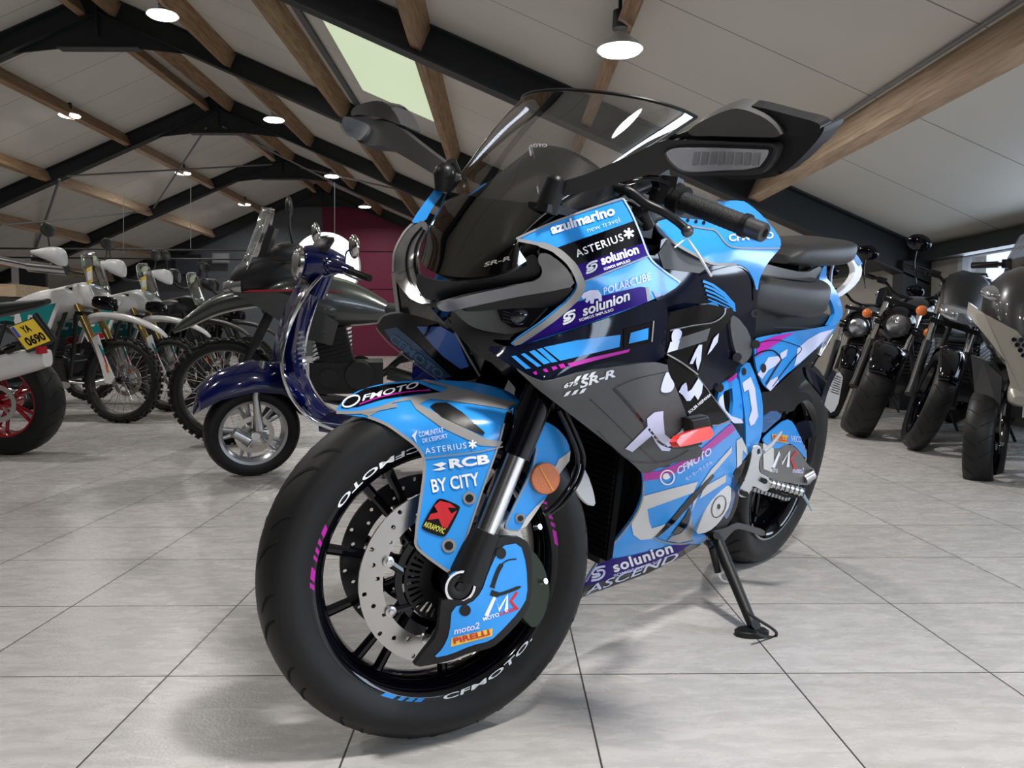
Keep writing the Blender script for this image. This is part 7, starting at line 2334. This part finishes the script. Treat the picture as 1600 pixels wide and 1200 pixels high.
# ---- beige and black maxi scooter at the right edge
def maxi():
    wb, R = 1.5, 0.27
    root = empty('maxi_scooter', place(Vector((2.54, 3.80, 0)), 50, wb, 0.03), 'beige and dark grey maxi scooter with two front wheels at the right edge', 'scooter')
    BEI = mat('beige_paint', (0.33, 0.31, 0.27), 0.3, metal=0.3, coat=0.6)
    GRA = mat('graphite_paint', (0.03, 0.03, 0.032), 0.3, coat=0.7)
    ST = Matrix.Identity(4)
    for s in (-1, 1):
        wheel(root, ST @ Matrix.Translation((wb, s * 0.17, R)), R, 0.13, 'cast', BLK, RUB, 1, nsp=5, discr=0.12)
        b = MB()
        b.tube([(wb, s * 0.10, R), (wb - 0.03, s * 0.09, R + 0.25), (wb - 0.16, s * 0.07, 0.68)], 0.025, 12)
        b.build('suspension_leg', DPL, root)
        fender(root, Matrix.Translation((0, s * 0.17, 0)), wb, R, 0.15, 75, 140, 0.03, DPL)
    wheel(root, Matrix.Translation((0, 0, R)), R, 0.15, 'cast', BLK, RUB, 0)
    n0 = len(root.children)
    # front apron
    sloft([(wb + 0.17, 0.60, 0.05, 0.07), (wb + 0.10, 0.72, 0.15, 0.20), (wb - 0.02, 0.79, 0.21, 0.24), (wb - 0.16, 0.80, 0.26, 0.25), (wb - 0.30, 0.80, 0.27, 0.24), (wb - 0.38, 0.78, 0.24, 0.22)], p=2.6).build('front_apron', GRA, root)
    # beige chevron mask and lower beak
    def plank(name, pts, m, y=None):
        b = MB()
        n = len(pts)
        V = [Vector(p) for p in pts] + [Vector(p) + Vector((-0.03, 0, 0)) for p in pts]
        b.add(V, [tuple(range(n)), tuple(range(2 * n - 1, n - 1, -1))] + [(i, (i + 1) % n, (i + 1) % n + n, i + n) for i in range(n)])
        return b.build(name, m, root, smooth=False)
    for s in (-1, 1):
        plank('mask_wing', [(wb + 0.225, 0.0, 0.66), (wb + 0.20, s * 0.05, 0.72), (wb + 0.11, s * 0.20, 0.80), (wb + 0.0, s * 0.29, 0.86), (wb + 0.02, s * 0.29, 0.80), (wb + 0.13, s * 0.19, 0.70), (wb + 0.19, s * 0.09, 0.58), (wb + 0.21, s * 0.05, 0.44), (wb + 0.235, 0.0, 0.42)], BEI)
        plank('mask_wing', [(wb + 0.16, s * 0.10, 0.60), (wb + 0.13, s * 0.19, 0.68), (wb + 0.08, s * 0.25, 0.70), (wb + 0.10, s * 0.22, 0.52), (wb + 0.15, s * 0.10, 0.42)], GRA)
        o = sloft([(0.0, 0, 0.012, 0.010), (-0.03, 0.01, 0.06, 0.03), (-0.10, 0.03, 0.07, 0.035)], p=2.6)
        b = MB()
        b.T = Matrix.Translation((wb + 0.055, s * 0.13, 0.88)) @ Matrix.Rotation(s * -0.5, 4, 'Z')
        b.add([tuple(v) for v in o.V], o.F)
        b.build('head_lamp', mat('lamp_silver', (0.5, 0.52, 0.55), 0.15, metal=0.8), root)
    sloft([(wb + 0.245, 0.40, 0.04, 0.02), (wb + 0.20, 0.42, 0.07, 0.05), (wb + 0.12, 0.46, 0.07, 0.06)], p=3).build('chin_beak', BEI, root)
    b = MB()
    b.T = Matrix.Translation((wb + 0.20, 0, 0.79)) @ Matrix.Rotation(0.45, 4, 'Y')
    b.box((0, 0, 0), (0.006, 0.012, 0.05)).box((0, 0.014, 0.012), (0.006, 0.03, 0.010)).box((0, -0.014, -0.012), (0.006, 0.03, 0.010))
    b.build('front_emblem', CHR, root, smooth=False)
    b = MB()
    for r in range(4):
        for c in range(5):
            if abs(c - 2) + r * 0.5 < 3:
                yy = (c - 2) * 0.028 + (0.014 if r % 2 else 0)
                b.tube([(wb + 0.20, yy, 0.68 - r * 0.024), (wb + 0.222, yy, 0.68 - r * 0.024)], 0.011, 6)
    b.build('honeycomb_grille', BLK, root, smooth=False)
    rows = []
    for z, x, hw in ((0.96, wb - 0.06, 0.17), (1.08, wb - 0.13, 0.19), (1.20, wb - 0.19, 0.18), (1.32, wb - 0.25, 0.14), (1.36, wb - 0.27, 0.07)):
        rows.append([(x - 0.14 * abs(u) ** 2, u * hw, z) for u in np.linspace(-1, 1, 11)])
    o = MB().loft(rows, cap=False, closed=False).build('windshield', glass('tinted_windshield', (0.35, 0.37, 0.4), gloss=0.10), root, fix=False)
    o.modifiers.new('sheet', 'SOLIDIFY').thickness = 0.004
    sloft([(wb - 0.30, 1.05, 0.18, 0.06), (wb - 0.42, 1.02, 0.16, 0.05), (wb - 0.50, 1.0, 0.10, 0.04)], p=3).build('dashboard', DPL, root)
    for ch in list(root.children)[n0:]:
        ch.location.z -= 0.10
    bars(root, ST, wb - 0.45, 1.08, 0.36, DPL)
    sloft([(wb - 0.34, 0.40, 0.25, 0.14), (wb - 0.7, 0.36, 0.27, 0.12), (wb - 0.95, 0.48, 0.25, 0.22), (wb - 1.3, 0.58, 0.24, 0.20), (wb - 1.7, 0.70, 0.18, 0.12), (wb - 1.9, 0.76, 0.08, 0.05)], p=3).build('side_body', GRA, root)
    sloft([(wb - 0.85, 0.76, 0.14, 0.05), (wb - 1.1, 0.80, 0.18, 0.06), (wb - 1.35, 0.86, 0.18, 0.06), (wb - 1.75, 0.90, 0.13, 0.04)], p=3).build('seat', SEATM, root)
    MB().tube([(wb - 0.95, 0.14, 0.28), (wb - 0.9, 0.30, 0.005)], 0.010, 8).build('side_stand', DPL, root)
maxi()
